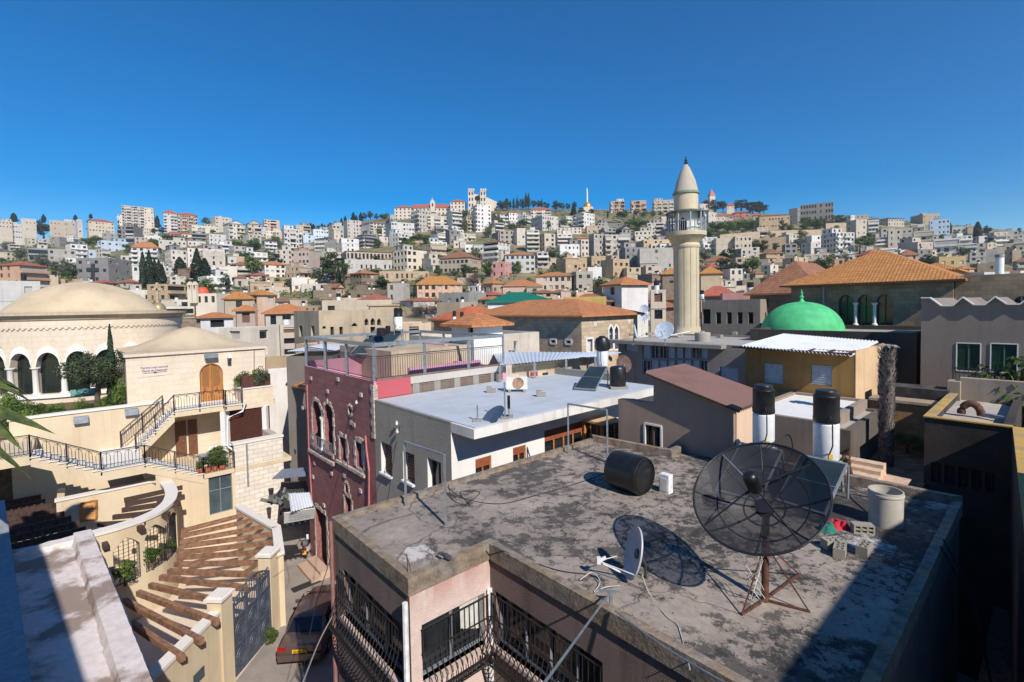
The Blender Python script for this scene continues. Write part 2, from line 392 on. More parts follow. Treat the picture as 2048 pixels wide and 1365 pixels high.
def house(x0, xc, x1, yt, yb, wall='c', roof='f', eave=None, fl=None, opts='', d=None, nm=None, rnd=None, label=None, cat='house', oname='house'):
    rn = rnd or random.Random(int(x0*7+yt*13+x1)); xm = (x0+x1)/2
    if d is None:
        g = gpix(xm, yb); d = g.y if g else 560.
    P0 = PYd(xc, yb, d); hd = V((P0.x, P0.y, 0)).normalized(); er = V((hd.y, -hd.x, 0)); cs = hd.y
    k = d/F*cs; wl, wr = max(0, xc-x0)*k, max(0, x1-xc)*k; s_ = sqrt(wl*wl+wr*wr); th = atan2(wr, wl)
    a = s_ if wl > .3 else s_*.75; b = s_ if wr > .3 else s_*.75
    if wl > .3 and wr > .3 and min(wl, wr)/max(wl, wr) < .25:
        if wl < wr: a = max(6., a*.6); 
        else: b = max(6., b*.6)
    L = -er*cos(th)+hd*sin(th); Rr = er*sin(th)+hd*cos(th)
    c0 = V((P0.x, P0.y, 0)); q = [c0, c0+Rr*b, c0+Rr*b+L*a, c0+L*a]
    zpk = PYd(xm, yt, d).z; zev = zpk if roof == 'f' else PYd(xm, eave or (yt*.72+yb*.28), d).z
    zvb = PYd(xm, yb, d).z; zb = min(min(gz(p.x, p.y) for p in q), zvb)-1.5
    fl = fl or max(1, round((zev-zvb)/3.15)); fh = (zev-zvb-.3)/fl
    root = empty(oname, (q[0]+q[2])/2+V((0, 0, zb)), None, cat)
    mb = MB(); wins = []; balc = []
    nfr = max(0, int((zvb-zb)/fh)) if 'x' in opts else 0
    for (o, ax, w, side) in ((q[3], -L, a, 'L'), (q[0], Rr, b, 'R')):
        holes = []; vis = (wl if side == 'L' else wr) > .3
        if vis and 'n' not in opts and not ('l' in opts and side == 'L') and not ('r' in opts and side == 'R'):
            n = max(1, int(w/(2.9 if 'd' not in opts else 2.1)+.35)); cw = w/n
            bal = ('b' in opts and side == 'R') or ('B' in opts and side == 'L')
            bc = set()
            if bal and n >= 2: bc = set(range(n)) if n < 4 and 'c' not in opts else {c for c in range(n) if (c % 3) != 1}
            hasw = [rn.random() < (.82 if 's' not in opts else .45) for _ in range(n)]
            ww = rn.uniform(1.0, 1.5); wh = rn.uniform(1.25, 1.55)
            if 'o' in opts: ww, wh = cw*.6, fh*.5
            if 't' in opts: ww, wh = .9, 2.
            ww = min(ww, cw*.72)
            for j in range(fl):
                zf = zvb+.2+fh*j
                run = []
                for c in range(n):
                    if c in bc: run.append(c)
                    elif hasw[c] or rn.random() < .15:
                        cx = cw*(c+.5); w2 = ww*rn.choice((1, 1, .7)); wz = zf+fh*.33
                        holes.append((cx-w2/2, cx+w2/2, wz, min(wz+wh, zf+fh-.25))); wins.append((o, ax, holes[-1], rn.choice((0, 0, 0, 1, 2 if 'w' not in opts else 0)) if 'o' not in opts else 3))
                if run:
                    grp = [[run[0]]]
                    for c in run[1:]:
                        if c == grp[-1][-1]+1: grp[-1].append(c)
                        else: grp.append([c])
                    for gg in grp:
                        x_0, x_1 = cw*gg[0]+.25, cw*(gg[-1]+1)-.25
                        if rn.random() < .4: hh = [(x_0, x_1)]
                        else: hh = [(cw*(c+.5)-cw*.28, cw*(c+.5)+cw*.28) for c in gg]
                        for (h0, h1) in hh:
                            holes.append((h0, h1, zf+.1, zf+fh*.8)); wins.append((o, ax, holes[-1], 3 if rn.random() < .3 else rn.choice((0, 1, 1))))
                        balc.append((o, ax, x_0-.15, x_1+.15, zf-.1, rn.random()))
        mb.facade(o, ax, w, zb, zev, holes, .3)
    for (o, ax, w) in ((q[1], L, a), (q[2], -Rr, b)):
        p, r = V(o), V(o)+ax*w; mb.face(p+V((0, 0, zb)), r+V((0, 0, zb)), r+V((0, 0, zev)), p+V((0, 0, zev)))
    rb = MB(); Zv = lambda z: V((0, 0, z))
    if roof == 'f':
        cen = (q[0]+q[2])/2; i4 = [cen+(p-cen)*(1-.5/max(4, s_)) for p in q]
        for i in range(4):
            j = (i+1) % 4; mb.face(q[i]+Zv(zev), q[j]+Zv(zev), i4[j]+Zv(zev), i4[i]+Zv(zev)); mb.face(i4[j]+Zv(zev), i4[j]+Zv(zev-.6), i4[i]+Zv(zev-.6), i4[i]+Zv(zev))
        rb.face(*[p+Zv(zev-.6) for p in i4])
        if s_ > 7 and rn.random() < .5 and 'q' not in opts:   # stair head on the roof
            c = cen+Rr*rn.uniform(-.2, .2)*b+L*rn.uniform(0, .25)*a; sb = MB(); sb.box(c+Zv(zev-.62), 3., 3.4, 2.5, Rr); sb.box(c+Zv(zev+1.88), 3.3, 3.7, .14, Rr); sb.build('stair_head', WALLM[wall], root)
        rb.build('roof', FLATM, root)
        if s_ > 8 and fl >= 2 and rn.random() < .5 and 'q' not in opts:   # part-storey on the roof, as most of these houses have
            k1 = rn.uniform(.38, .6); c = cen+Rr*b*rn.choice((-1, 1))*(.5-k1/2-.04)+L*a*.12; ub = MB(); wx, wy, hh = b*k1, a*.66, 2.7
            ub.box(c+Zv(zev-.61), wx, wy, hh+.6, Rr); ub.box(c+Zv(zev+hh-.01), wx+.5, wy+.5, .16, Rr); u_ = ub.build('upper_room', WALLM[wall if rn.random() < .6 else rn.choice('wchg')], root)
            for (ax, w_, of) in ((Rr, wx, -L*wy/2), (-L, wy, -Rr*wx/2)):
                n_ = max(1, int(w_/2.6))
                for i in range(n_): nv = ax.cross(V((0, 0, 1))); add_window(u_, c+of+ax*(w_*((i+.5)/n_-.5))+nv*.01+Zv(zev+.75), 1.1, 1.25, ax, rn.choice((0, 0, 1, 3)))
    else:
        gb = None
        if 'G' in opts: gb = 0
        if 'g' in opts: gb = 1
        fs, r = roof_mesh(rb, [q[0], q[1], q[2], q[3]], zev, zpk, .45 if d < 400 else .5, gb)
        if gb is not None:
            if gb == 0: mb.face(q[1]+Zv(zev), q[2]+Zv(zev), (q[1]+q[2])/2+Zv(zpk-.12)); mb.face(q[3]+Zv(zev), q[0]+Zv(zev), (q[0]+q[3])/2+Zv(zpk-.12))
            else: mb.face(q[0]+Zv(zev), q[1]+Zv(zev), (q[0]+q[1])/2+Zv(zpk-.12)); mb.face(q[2]+Zv(zev), q[3]+Zv(zev), (q[2]+q[3])/2+Zv(zpk-.12))
        rb.build('roof', ROOFM[roof], root)
    mb.build('wall', WALLM[wall], root)
    if d < 330 and roof == 'f' and fl > 1 and 'n' not in opts and rn.random() < .6:
        cb = MB()
        for (o, ax, w_) in ((q[3], -L, a), (q[0], Rr, b)):
            nv = ax.cross(V((0, 0, 1))); cb.box(V(o)+ax*w_/2+nv*.05+Zv(zvb+fh*(fl-1)), w_+.1, .1, .18, ax)
        cb.build('string_course', WALLM[wall], root)
    for (o, ax, h, kd) in wins:
        nv = ax.cross(V((0, 0, 1)))
        add_window(root, V(o)+ax*((h[0]+h[1])/2)-nv*.29+Zv(h[2]-.0), h[1]-h[0]+.02, h[3]-h[2]+.02, ax, kd)
    for (o, ax, a0, a1, z, rv) in balc:
        nv = ax.cross(V((0, 0, 1))); bm = MB(); c = V(o)+ax*((a0+a1)/2)+nv*.6+Zv(z); bm.box(c, a1-a0, 1.2, .16, ax)
        pm = V(o)+ax*((a0+a1)/2)+nv*1.15+Zv(z+.16)
        bm.box(pm, a1-a0, .1, .85, ax); bm.box(V(o)+ax*(a0+.05)+nv*.55+Zv(z+.16), .1, 1.1, .85, ax); bm.box(V(o)+ax*(a1-.05)+nv*.55+Zv(z+.16), .1, 1.1, .85, ax)
        bm.build('balcony', WALLM[wall if rv < .7 else 'w'], root)
    if s_ > 7.5 and d < 480 and 'q' not in opts and 'd' not in opts and rn.random() < .5:   # lower room built on in front
        side = 'R' if ('b' not in opts and wr > 3) else ('L' if ('B' not in opts and wl > 3) else None)
        if side:
            o, ax, w_ = (q[0], Rr, b) if side == 'R' else (q[3], -L, a); nv = ax.cross(V((0, 0, 1))); k1 = rn.uniform(.35, .62); c = V(o)+ax*w_*rn.choice((k1/2, 1-k1/2)); dp = rn.uniform(1.6, 3.2); top = zvb+fh*rn.choice((1, 1, max(1, fl-1)))*rn.uniform(.85, 1.0)
            eb = MB(); eb.box(c+nv*(dp/2-.01)+Zv(zb), w_*k1, dp, top-zb, ax); eb.box(c+nv*(dp/2+.1)+Zv(top-.01), w_*k1+.35, dp+.35, .18, ax); e_ = eb.build('extension', WALLM[wall if rn.random() < .55 else rn.choice('wcth')], root); n_ = max(1, int(w_*k1/2.8)); z_ = top-fh*.95
            while z_ > zvb-1:
                for i in range(n_): add_window(e_, c+nv*(dp-.005)+ax*(w_*k1*((i+.5)/n_-.5))+Zv(z_+fh*.28), rn.uniform(.9, 1.3), 1.3, ax, rn.choice((0, 0, 1, 2, 3)))
                z_ -= fh
    rec = dict(o=root, x=xm, y=(yt+yb)/2, yt=yt, yb=yb, x0=x0, x1=x1, wall=wall, roof=roof, fl=fl, nm=nm, d=d, opts=opts, q=q, zev=zev, label=label, L=L, R=Rr, zvb=zvb)
    HOUSES.append(rec); return rec
OFF = {1: (0, 380, 3.938), 2: (500, 380, 3.938), 3: (1000, 360, 3.938), 4: (1500, 380, 3.737)}
# crop x0 xc x1 ytop ybottom wall roof[:eave] floors opts | landmark
LIST = """
1 -60 -60 292 250 378 w f 3 d | the long white house at the left skyline
1 170 170 290 222 330 c f 2 q
1 -40 -40 100 236 300 c f 2
1 395 395 600 235 360 t f 3
1 600 612 652 232 345 c f 3 q
1 675 700 905 215 330 c r:240 3
1 925 925 1150 205 305 w f 3 bd
1 965 965 1218 118 300 c f 8 bdq | the tall cream tower block
1 1140 1215 1225 150 300 c f 7 q
1 930 1060 1130 285 425 g f 4 Br
1 805 815 930 335 410 g f 2
1 1060 1062 1150 370 432 t f 2
1 1130 1135 1250 293 350 c f 2 d
1 1135 1137 1277 355 402 w f 1
1 1290 1292 1400 150 325 w r:178 6 bq | the twin white blocks with red roofs
1 1400 1404 1560 168 322 p r:190 5 bd
1 1310 1312 1430 318 366 c r:345 1
1 1425 1430 1512 328 380 c r:345 1
1 1480 1512 1730 275 350 c f 2
1 1510 1512 1625 320 408 g f 3 b
1 1625 1650 1785 345 445 w f 3
1 1660 1700 1830 208 335 c f 4
1 1760 1805 1930 235 395 c k:262 4 bg
1 1930 1955 2062 235 395 c k:265 4 bg
1 1250 1252 1475 390 478 c f 2
1 1475 1480 1622 400 445 w f 1
1 745 800 1020 395 492 b f 2 Bd | the pale blue house above the dome
1 520 560 695 425 545 w f 3 bl
1 215 222 390 455 565 g f 2 b
1 380 385 610 462 612 h f 3 s
1 690 700 780 470 540 b f 1
1 1045 1250 1300 410 605 w o:458 4 B | the white house with a flared orange roof
1 610 860 1045 535 740 g f 3 sq | the grey house with a dark cross
1 -10 165 392 550 822 p r:590 4 b | the peach house with a terracotta roof
1 -30 -30 170 770 900 w f 1 s
1 392 395 462 670 770 t f 1 n
1 1045 1047 1102 600 765 w f 3 s
1 950 952 1150 515 565 c f 1
1 1300 1350 1527 470 605 c f 3
1 1470 1482 1785 455 625 c f 4
1 1530 1605 1778 475 705 c f 6 s
1 1290 1295 1392 608 690 w f 2 d
1 1325 1342 1470 680 795 c f 3
1 1680 1702 1842 425 505 w f 2 b
1 1775 1790 1932 520 595 t f 1 n
1 1920 1942 2062 485 565 w f 2 b
1 1750 1762 1872 600 700 c f 2
1 1660 1668 1770 605 745 w f 4 b
1 1785 1850 1997 672 765 c r:690 2
1 1845 1850 2010 700 770 t f 1
1 955 960 1297 785 900 c f 1
1 1690 1725 1815 818 900 w f 1 n
1 1500 1560 1770 890 985 n f 1 s
2 -20 -20 82 250 392 c k:270 5 b
2 78 82 130 292 372 w f 3
2 95 112 237 232 335 p f 4 b
2 95 118 215 385 490 w k:400 3 b
2 120 124 250 320 385 c f 2
2 178 205 262 330 390 t f 2
2 245 272 412 302 462 w f 4 bd
2 345 362 482 275 375 t f 3 b
2 470 500 622 308 385 b f 2 d | the sky blue house on the skyline
2 410 420 520 355 420 b f 2
2 620 655 742 275 445 c f 5
2 515 595 647 372 482 w k:385 3 Bg
2 735 770 882 235 385 h f 5 d
2 870 945 1087 238 375 c r:255 5 b
2 845 905 1002 345 462 g f 4 Bb
2 690 722 862 380 492 w f 3
2 1060 1115 1300 250 392 w f 4 d
2 1040 1042 1112 298 385 c f 3
2 1085 1105 1150 195 295 h f 4
2 1270 1335 1432 158 335 h f 5 B
2 1420 1432 1562 232 310 w f 3 d
2 1365 1400 1582 200 320 c f 4 b
2 1550 1592 1672 165 335 w f 5 b
2 1750 1792 1902 112 335 w f 7 Bq
2 1885 1935 2045 170 262 c r:185 3 b
2 700 760 1130 470 570 t b:478 1 od | the long derelict hall
2 745 748 1130 545 655 h f 1 td
2 1128 1240 1400 470 645 c f 3 o
2 325 470 557 480 650 p f 3 rd | the pink block with a blank white side
2 175 205 342 470 590 h f 3
2 -5 0 142 490 570 w f 2 b
2 80 118 287 555 700 c o:585 3 d | the cream villa with an orange roof and dark upper floor
2 -10 0 312 720 810 t f 1 s
2 312 332 482 688 805 c f 2
2 400 405 612 738 815 c f 1
2 470 480 560 650 720 n f 1
2 540 560 640 610 720 c f 2
2 610 682 747 735 845 p b:770 1 gd
2 790 882 1022 625 775 n o:655 2 d | the old stone house with half an orange roof
2 1020 1022 1420 638 725 t f 1 td
2 1265 1318 1682 670 865 p y:742 2 d | the peach mansion with an ochre roof
2 1490 1722 1830 460 665 t b:530 2 d | the tan villa with a brown hipped roof
2 1840 1960 2052 385 625 w o:405 5 B | the narrow white house with two orange roofs
2 1895 2012 2062 565 700 k f 2 | the small pink house
2 1480 1722 1872 808 935 g f 1 s | the bare grey concrete box
2 1830 1912 1992 698 835 p o:735 1 d
2 1085 1210 1262 735 890 h f 2 d
2 780 982 1082 785 895 n f 1 d
2 690 695 892 850 950 p f 1 d
2 220 330 462 845 900 t r:885 1 s
2 1690 1694 1842 430 495 w f 1
2 1905 1955 2055 330 395 g f 2
2 1600 1604 1700 400 460 c f 1
2 60 70 320 765 830 t f 1 n
2 480 500 680 790 870 n f 1 s
2 1560 1600 1760 930 990 c o:955 1 s
3 -20 0 65 250 355 w r:268 3 b
3 40 72 167 235 355 w r:255 3
3 228 242 402 205 305 c r:235 3 b
3 245 335 462 278 405 h f 3 d
3 575 662 747 258 385 w f 4 B | the white house with glazed balconies
3 855 872 982 168 262 p f 3 bd
3 1020 1036 1152 165 262 p f 3 bd | the middle rounded hotel block on the skyline
3 1190 1212 1367 163 272 c f 4 bd
3 1250 1272 1322 290 410 c f 4
3 745 772 852 338 405 g f 2
3 840 850 952 318 380 g k:335 1 g
3 910 962 1032 360 510 g k:385 3 Bg
3 -10 0 112 400 510 h f 3
3 115 135 202 380 520 c f 3 s
3 198 212 312 395 570 c f 5 b
3 310 352 437 422 565 c f 4
3 432 452 567 428 520 c f 3 b
3 440 450 640 378 430 c f 2
3 560 600 710 435 560 t o:460 2
3 600 640 700 470 610 c f 3
3 700 742 812 425 605 h f 4
3 800 832 1022 432 605 c f 4 b
3 1035 1062 1192 405 480 c f 2 l
3 1055 1132 1362 470 560 t f 2 s
3 1190 1230 1320 430 480 t f 1
3 40 42 277 562 735 w o:590 3 d | the white house with arched windows
3 270 292 382 568 700 h f 3 b
3 440 472 627 508 620 w f 2 d
3 440 502 687 612 725 o f 1 s | the ochre stone house with a dark archway
3 690 722 832 600 695 o f 1 d
3 680 692 802 688 795 w f 1 s
3 790 892 1022 622 785 o f 2 l | the stone cube house below the terraces
3 900 920 1110 545 620 p f 1 s
3 1070 1102 1362 540 712 h f 3 s
3 285 565 570 718 885 t o:755 2 d
3 562 602 732 720 885 t f 2
3 20 22 332 782 900 p o:835 1 n
3 375 380 562 862 915 t b:905 1 n
3 960 1000 1110 690 790 t f 2 s
3 1100 1150 1275 680 780 t f 2 s
3 1080 1170 1310 740 830 n f 1 s
3 1600 1602 1842 598 705 t b:642 1 d | the tan hall with a brown hipped roof
3 1750 1812 1912 700 835 c f 2 l
3 1820 1852 1982 442 605 t f 3 d
3 1775 1780 1862 460 560 c f 2
3 1830 1900 1985 540 660 h f 2
3 1700 1705 1830 272 325 p r:290 1
3 1825 1832 1957 245 305 k r:262 2
3 1990 1994 2052 250 345 t r:280 2
3 1560 1642 1705 252 352 h f 2 d
3 1570 1572 1610 190 252 w f 1
3 1780 1786 1845 180 240 c r:205 1
3 1860 1910 2050 790 880 n f 1 s
3 1160 1190 1320 500 560 c f 1
3 1840 1850 1960 740 800 g f 1
4 370 376 615 112 245 g f 3 odq | the unfinished concrete frame block
4 290 355 375 135 262 g f 3 s
4 20 70 292 180 300 o b:195 2 d | the brown stone convent
4 703 752 787 190 248 w f 2
4 785 792 882 190 250 t f 2
4 905 1032 1152 195 272 c k:215 2
4 720 792 872 222 385 c f 4
4 868 882 962 230 350 w f 4 bd
4 1195 1292 1417 180 262 t f 2
4 1330 1342 1490 228 345 b f 3 d
4 1190 1202 1306 262 315 c f 1
4 1130 1132 1212 290 385 c f 2
4 1205 1222 1372 312 390 c f 2 b
4 1020 1032 1132 300 435 c f 3
4 940 980 1080 290 400 h f 3
4 520 642 780 318 475 w f 4 bd | the white block with long balconies
4 60 62 262 362 435 o f 1 n
4 238 262 350 405 485 g f 2 o
4 70 122 257 442 545 o b:475 2 | the tan stone house with a brown pyramid roof
4 1100 1252 1367 388 495 t f 2 l
4 1360 1372 1562 370 485 w f 2 b
4 1560 1572 1692 405 470 w f 2 b
4 1688 1692 1762 400 480 c f 2
4 80 152 212 560 645 c f 2
4 240 332 432 505 600 t f 2
4 235 252 422 595 650 w f 1
4 600 632 772 475 540 c f 1
4 538 542 702 520 580 p f 1
4 485 502 592 485 535 c f 1
4 1290 1412 1612 500 592 y f 1 s
4 1628 1642 1760 468 545 h f 2
4 1640 1700 1840 550 620 n f 1 s
4 1886 1892 2002 312 385 c f 2
4 1890 1900 2060 400 470 t f 1
4 1820 1832 1902 430 520 c f 2
4 1900 1960 2060 450 560 t f 2 s
4 1560 1580 1680 275 330 c f 1
4 1500 1510 1580 280 330 w f 1
4 -10 0 70 430 500 c f 2
4 40 60 130 520 570 g f 1
4 2000 2004 2080 335 400 w f 2
4 1240 1260 1400 340 385 w f 1
4 870 890 1030 360 420 c f 2 b
4 0 40 100 600 660 t b:625 1 n
"""
def parse():
    for ln in LIST.strip().split('\n'):
        a, _, nm = ln.partition('|'); t = a.split(); ox, oy, k = OFF[int(t[0])]
        x0, xc, x1 = [ox+float(q)/k for q in t[1:4]]; yt, yb = [oy+float(q)/k for q in t[4:6]]
        rf, _, ev = t[7].partition(':')
        house(x0, xc, x1, yt, yb, t[6], rf, (oy+float(ev)/k) if ev else None, int(t[8]) if len(t) > 8 else None, t[9] if len(t) > 9 else '', nm=nm.strip() or None)
parse()
# far rows between the ones read from the photograph: smaller houses filling the slope
OCC = [(-50, 640), (0, 640), (20, 625), (90, 575), (170, 565), (260, 575), (320, 615), (370, 640), (440, 655), (540, 690), (585, 690), (590, 622), (790, 622), (800, 660), (920, 655), (940, 610), (985, 604), (1210, 604), (1270, 630), (1300, 655), (1345, 655), (1346, 480), (1399, 480), (1400, 600), (1580, 598), (1590, 565), (1748, 503), (1905, 550), (2100, 550)]
def covered(x, y): return sum(1 for h in HOUSES if h['x0']-3 < x < h['x1']+3 and h['yt']-2 < y < h['yb']+3)
GREEN = [(20, 470, 75, 490), (165, 470, 210, 500), (640, 475, 700, 495), (800, 470, 870, 505), (965, 470, 1000, 495), (1185, 425, 1330, 470), (1400, 440, 1530, 480), (1415, 480, 1480, 505), (1580, 470, 1660, 500), (1180, 440, 1260, 462), (450, 470, 500, 500), (1510, 440, 1690, 480)]
fill = 0
yy = 448
while yy < 668:
    xx = -30.
    stepx = 13+(yy-450)*.13
    while xx < 2080:
        x = xx+R.uniform(-5, 5); y = yy+R.uniform(-4, 4); xx += stepx
        g = gpix(x, y)
        if not g or g.y > 620: continue
        if any(a <= x <= c and b <= y <= e for a, b, c, e in GREEN): continue
        if y < lerp(RPX, x)+12: continue
        wpx = R.uniform(9, 15)*F/g.y/ (1 if g.y > 250 else 1.1); fl = R.choice((1, 2, 2, 3, 3)) if y < 560 else R.choice((1, 1, 2)); hpx = fl*3.1*F/g.y
        if y-hpx > lerp(OCC, x)-3: continue
        if covered(x, y-hpx*.35) or R.random() < .05: continue
        r = R.uniform(.12, .6)
        near = y > 545
        wl = R.choice('ctwhcwg' if not near else 'tcontcpw'); rf = R.choice('ffffff' if not near else 'fffobr')
        house(x-wpx/2, x-wpx/2+wpx*r, x+wpx/2, y-hpx-(3 if rf != 'f' else 0), y, wl, rf, (y-hpx*.8) if rf != 'f' else None, fl, R.choice(('', 'b', 's', 'b')), rnd=random.Random(int(x*31+y)))
        fill += 1
    yy += 8+(yy-450)*.05
print('houses', len(HOUSES), 'fill', fill)
# ------------------------------------------------------------------ trees
def leafq(mb, p, nrm, s, rn):
    a = nrm.cross(V((rn.uniform(-1, 1), rn.uniform(-1, 1), rn.uniform(-1, 1)))).normalized(); b = nrm.cross(a)
    s1 = s*rn.uniform(.6, 1.2); s2 = s*rn.uniform(.35, .8)
    mb.face(p-a*s1-b*s2*.3, p-a*s1*.1-b*s2, p+a*s1+b*s2*.2, p+a*s1*.1+b*s2)
def rv(rn):
    while 1:
        v = V((rn.uniform(-1, 1), rn.uniform(-1, 1), rn.uniform(-1, 1)))
        if .05 < v.length < 1: return v.normalized()
FOL = {'no': foliage('olive_foliage', S(42, 54, 36), S(88, 100, 68)), 'sn': foliage('shrub_leaves', S(50, 74, 30), S(112, 132, 60)), 'cy': foliage('cypress_needles', S(26, 42, 26), S(52, 68, 36)), 'pi': foliage('pine_needles', S(34, 52, 30), S(72, 86, 46)), 'br': foliage('broad_leaves', S(48, 70, 26), S(104, 124, 48)),
       'ol': foliage('olive_leaves', S(62, 72, 50), S(116, 124, 92)), 'ba': simple('bare_twigs', S(112, 98, 88), .9, var=.3, scale=2), 'pa': foliage('palm_fronds', S(52, 66, 34), S(112, 122, 62))}
BARK = simple('tree_bark', S(88, 74, 62), .95, var=.3, scale=4, bump=.6)
def crown(kind, seed, n=800, ls=.34):
    rn = random.Random(seed); mb = MB()
    if kind == 'cy':
        for i in range(n):
            t = rn.random()**.85; r = 1.25*min(1, .35+t/.16)*(1-t)**.62*(1+.16*sin(9*t+seed))*rn.uniform(.75, 1.05); a = rn.uniform(0, 2*pi)
            leafq(mb, V((r*cos(a), r*sin(a), .3+t*9.7)), (V((cos(a), sin(a), .5))+rv(rn)*.6).normalized(), ls*(1.15-.5*t), rn)
    elif kind == 'pa':
        for i in range(46):
            a = rn.uniform(0, 2*pi); el = rn.uniform(-.5, 1.25); L = rn.uniform(2.4, 3.2); d = V((cos(a)*cos(el), sin(a)*cos(el), sin(el))); sd = V((-sin(a), cos(a), 0)); pr = None
            for k in range(8):
                t = k/7; p = d*L*t+V((0, 0, 8-1.5*t*t*(1.2 if el > 0 else .6))); wv = .42*sin(pi*min(1, .12+t*.88))
                if pr: mb.face(pr[0]-sd*pr[1]+V((0, 0, -pr[1]*.5)), pr[0], p, p-sd*wv+V((0, 0, -wv*.5))); mb.face(pr[0], pr[0]+sd*pr[1]+V((0, 0, -pr[1]*.5)), p+sd*wv+V((0, 0, -wv*.5)), p)
                pr = (p, wv)
    elif kind == 'ba':
        for i in range(n):
            d = rv(rn); p = V((d.x*3, d.y*3, 5.6+d.z*2.6))*1; p = V((0, 0, 3.5)).lerp(p, rn.uniform(.35, 1)); q = p+(d+rv(rn)*.9)*rn.uniform(.4, 1.1); w_ = V((.03, .03, .02)); mb.face(p-w_, q, p+w_)
            if rn.random() < .4: leafq(mb, q, rv(rn), .12, rn)
    else:
        nc = {'pi': 15, 'no': 26, 'sn': 22}.get(kind, 20); cl = []
        for i in range(nc):
            d = rv(rn); rr = rn.uniform(.35, 1)**.6
            if kind == 'pi': cl.append((V((d.x*2.2*rr, d.y*2.2*rr, 4.9+d.z*3.5*rr)), rn.uniform(.85, 1.35)))
            elif kind == 'sn': cl.append((V((d.x*2.6*rr, d.y*2.6*rr, 1.3+abs(d.z)*2.6*rr)), rn.uniform(.8, 1.4)))
            elif kind == 'no': cl.append((V((d.x*2.9*rr, d.y*2.9*rr, 5.9+d.z*1.9*rr)), rn.uniform(.9, 1.5)))
            else: cl.append((V((d.x*2.5*rr, d.y*2.5*rr, 4.5+d.z*3.0*rr)), rn.uniform(1., 1.7)))
        for i in range(n):
            c, r = cl[rn.randrange(nc)]; d = rv(rn); leafq(mb, c+V((d.x, d.y, d.z*.8))*r*rn.uniform(.72, 1.05), (d+rv(rn)*.55).normalized(), ls, rn)
    return mb
def tree_proto(kind, seed, n=800, ls=.34, nm=None):
    root = empty(nm or {'cy': 'cypress_tree', 'pi': 'pine_tree', 'br': 'broadleaf_tree', 'ol': 'olive_tree', 'no': 'olive_tree', 'sn': 'shrub', 'ba': 'bare_tree', 'pa': 'palm_tree'}[kind], (0, 0, 0), None, 'tree')
    crown(kind, seed, n, ls).build('crown', FOL[kind], root)
    tb = MB(); rn = random.Random(seed+5); H = {'cy': 5, 'pi': 3.4, 'br': 3.6, 'ol': 3.6, 'no': 5.2, 'sn': 1.2, 'ba': 4.5, 'pa': 8.1}[kind]; r0 = .3 if kind != 'pa' else .26
    pts = [(0, 0, -1.5), (.05, 0, H*.4), (.12, .1, H*.75), (.1, .05, H)]
    tb.tube(pts, [r0*1.3, r0, r0*.8, r0*.5] if kind != 'pa' else [.34, .26, .25, .3], 8)
    if kind in ('pi', 'br', 'ol', 'ba', 'no', 'sn'):
        for i in range(5):
            a = i*1.3+rn.random(); z = H*rn.uniform(.55, .85); tb.tube([(0.1, .05, z), (cos(a)*.8, sin(a)*.8, z+.8), (cos(a)*1.7, sin(a)*1.7, z+1.7)], [.16, .11, .04], 5)
    tb.build('trunk', BARK, root, smooth=50); return root
PROT = {}
for kd in ('cy', 'pi', 'br', 'ol', 'ba', 'pa', 'no', 'sn'): PROT[kd] = [tree_proto(kd, s, {'ba': 1500, 'no': 10000, 'sn': 2600, 'cy': 1000}.get(kd, 1100), {'ol': .3, 'no': .15, 'sn': .2}.get(kd, .36)) for s in ((1, 2, 3) if kd not in ('pa', 'ba', 'no') else (1,))]
TH = {'no': 8.6, 'sn': 5., 'cy': 10, 'pi': 9.2, 'br': 8.6, 'ol': 8.6, 'ba': 8.6, 'pa': 9.6}; TW = {'no': 7.6, 'sn': 7, 'cy': 2.5, 'pi': 6, 'br': 7, 'ol': 7, 'ba': 7, 'pa': 5.6}
TN = {'no': 'olive tree', 'sn': 'green shrub', 'cy': 'dark slender cypress', 'pi': 'dark green pine', 'br': 'bright green broadleaf tree', 'ol': 'grey-green bushy tree', 'ba': 'bare brown twiggy tree', 'pa': 'feathery palm tree'}
USED = set(); TREES = []
def put_tree(kd, x, yt, yb, wpx=None, d=None, label=None, group='trees on the hillside'):
    if d is None:
        g = gpix(x, yb); d = g.y if g else 585.
    if kd == 'cy' and wpx and yt < 600: wpx *= 1.25
    P0 = PYd(x, yb, d); h = (yb-yt)*d/F; w_ = wpx*d/F if wpx else h*TW[kd]/TH[kd]
    i = len(TREES) % len(PROT[kd]); p = PROT[kd][i]; sc = (w_/TW[kd], w_/TW[kd], h/TH[kd]); rz = R.uniform(0, 6.28)
    if id(p) in USED: o = copy_tree(p, P0, rz, sc)
    else: o = p; USED.add(id(p)); o.location = P0; o.rotation_euler = (0, 0, rz); o.scale = sc
    if group: o['group'] = group
    TREES.append(dict(o=o, x=x, y=(yt+yb)/2, yt=yt, kd=kd, h=h, label=label)); return o
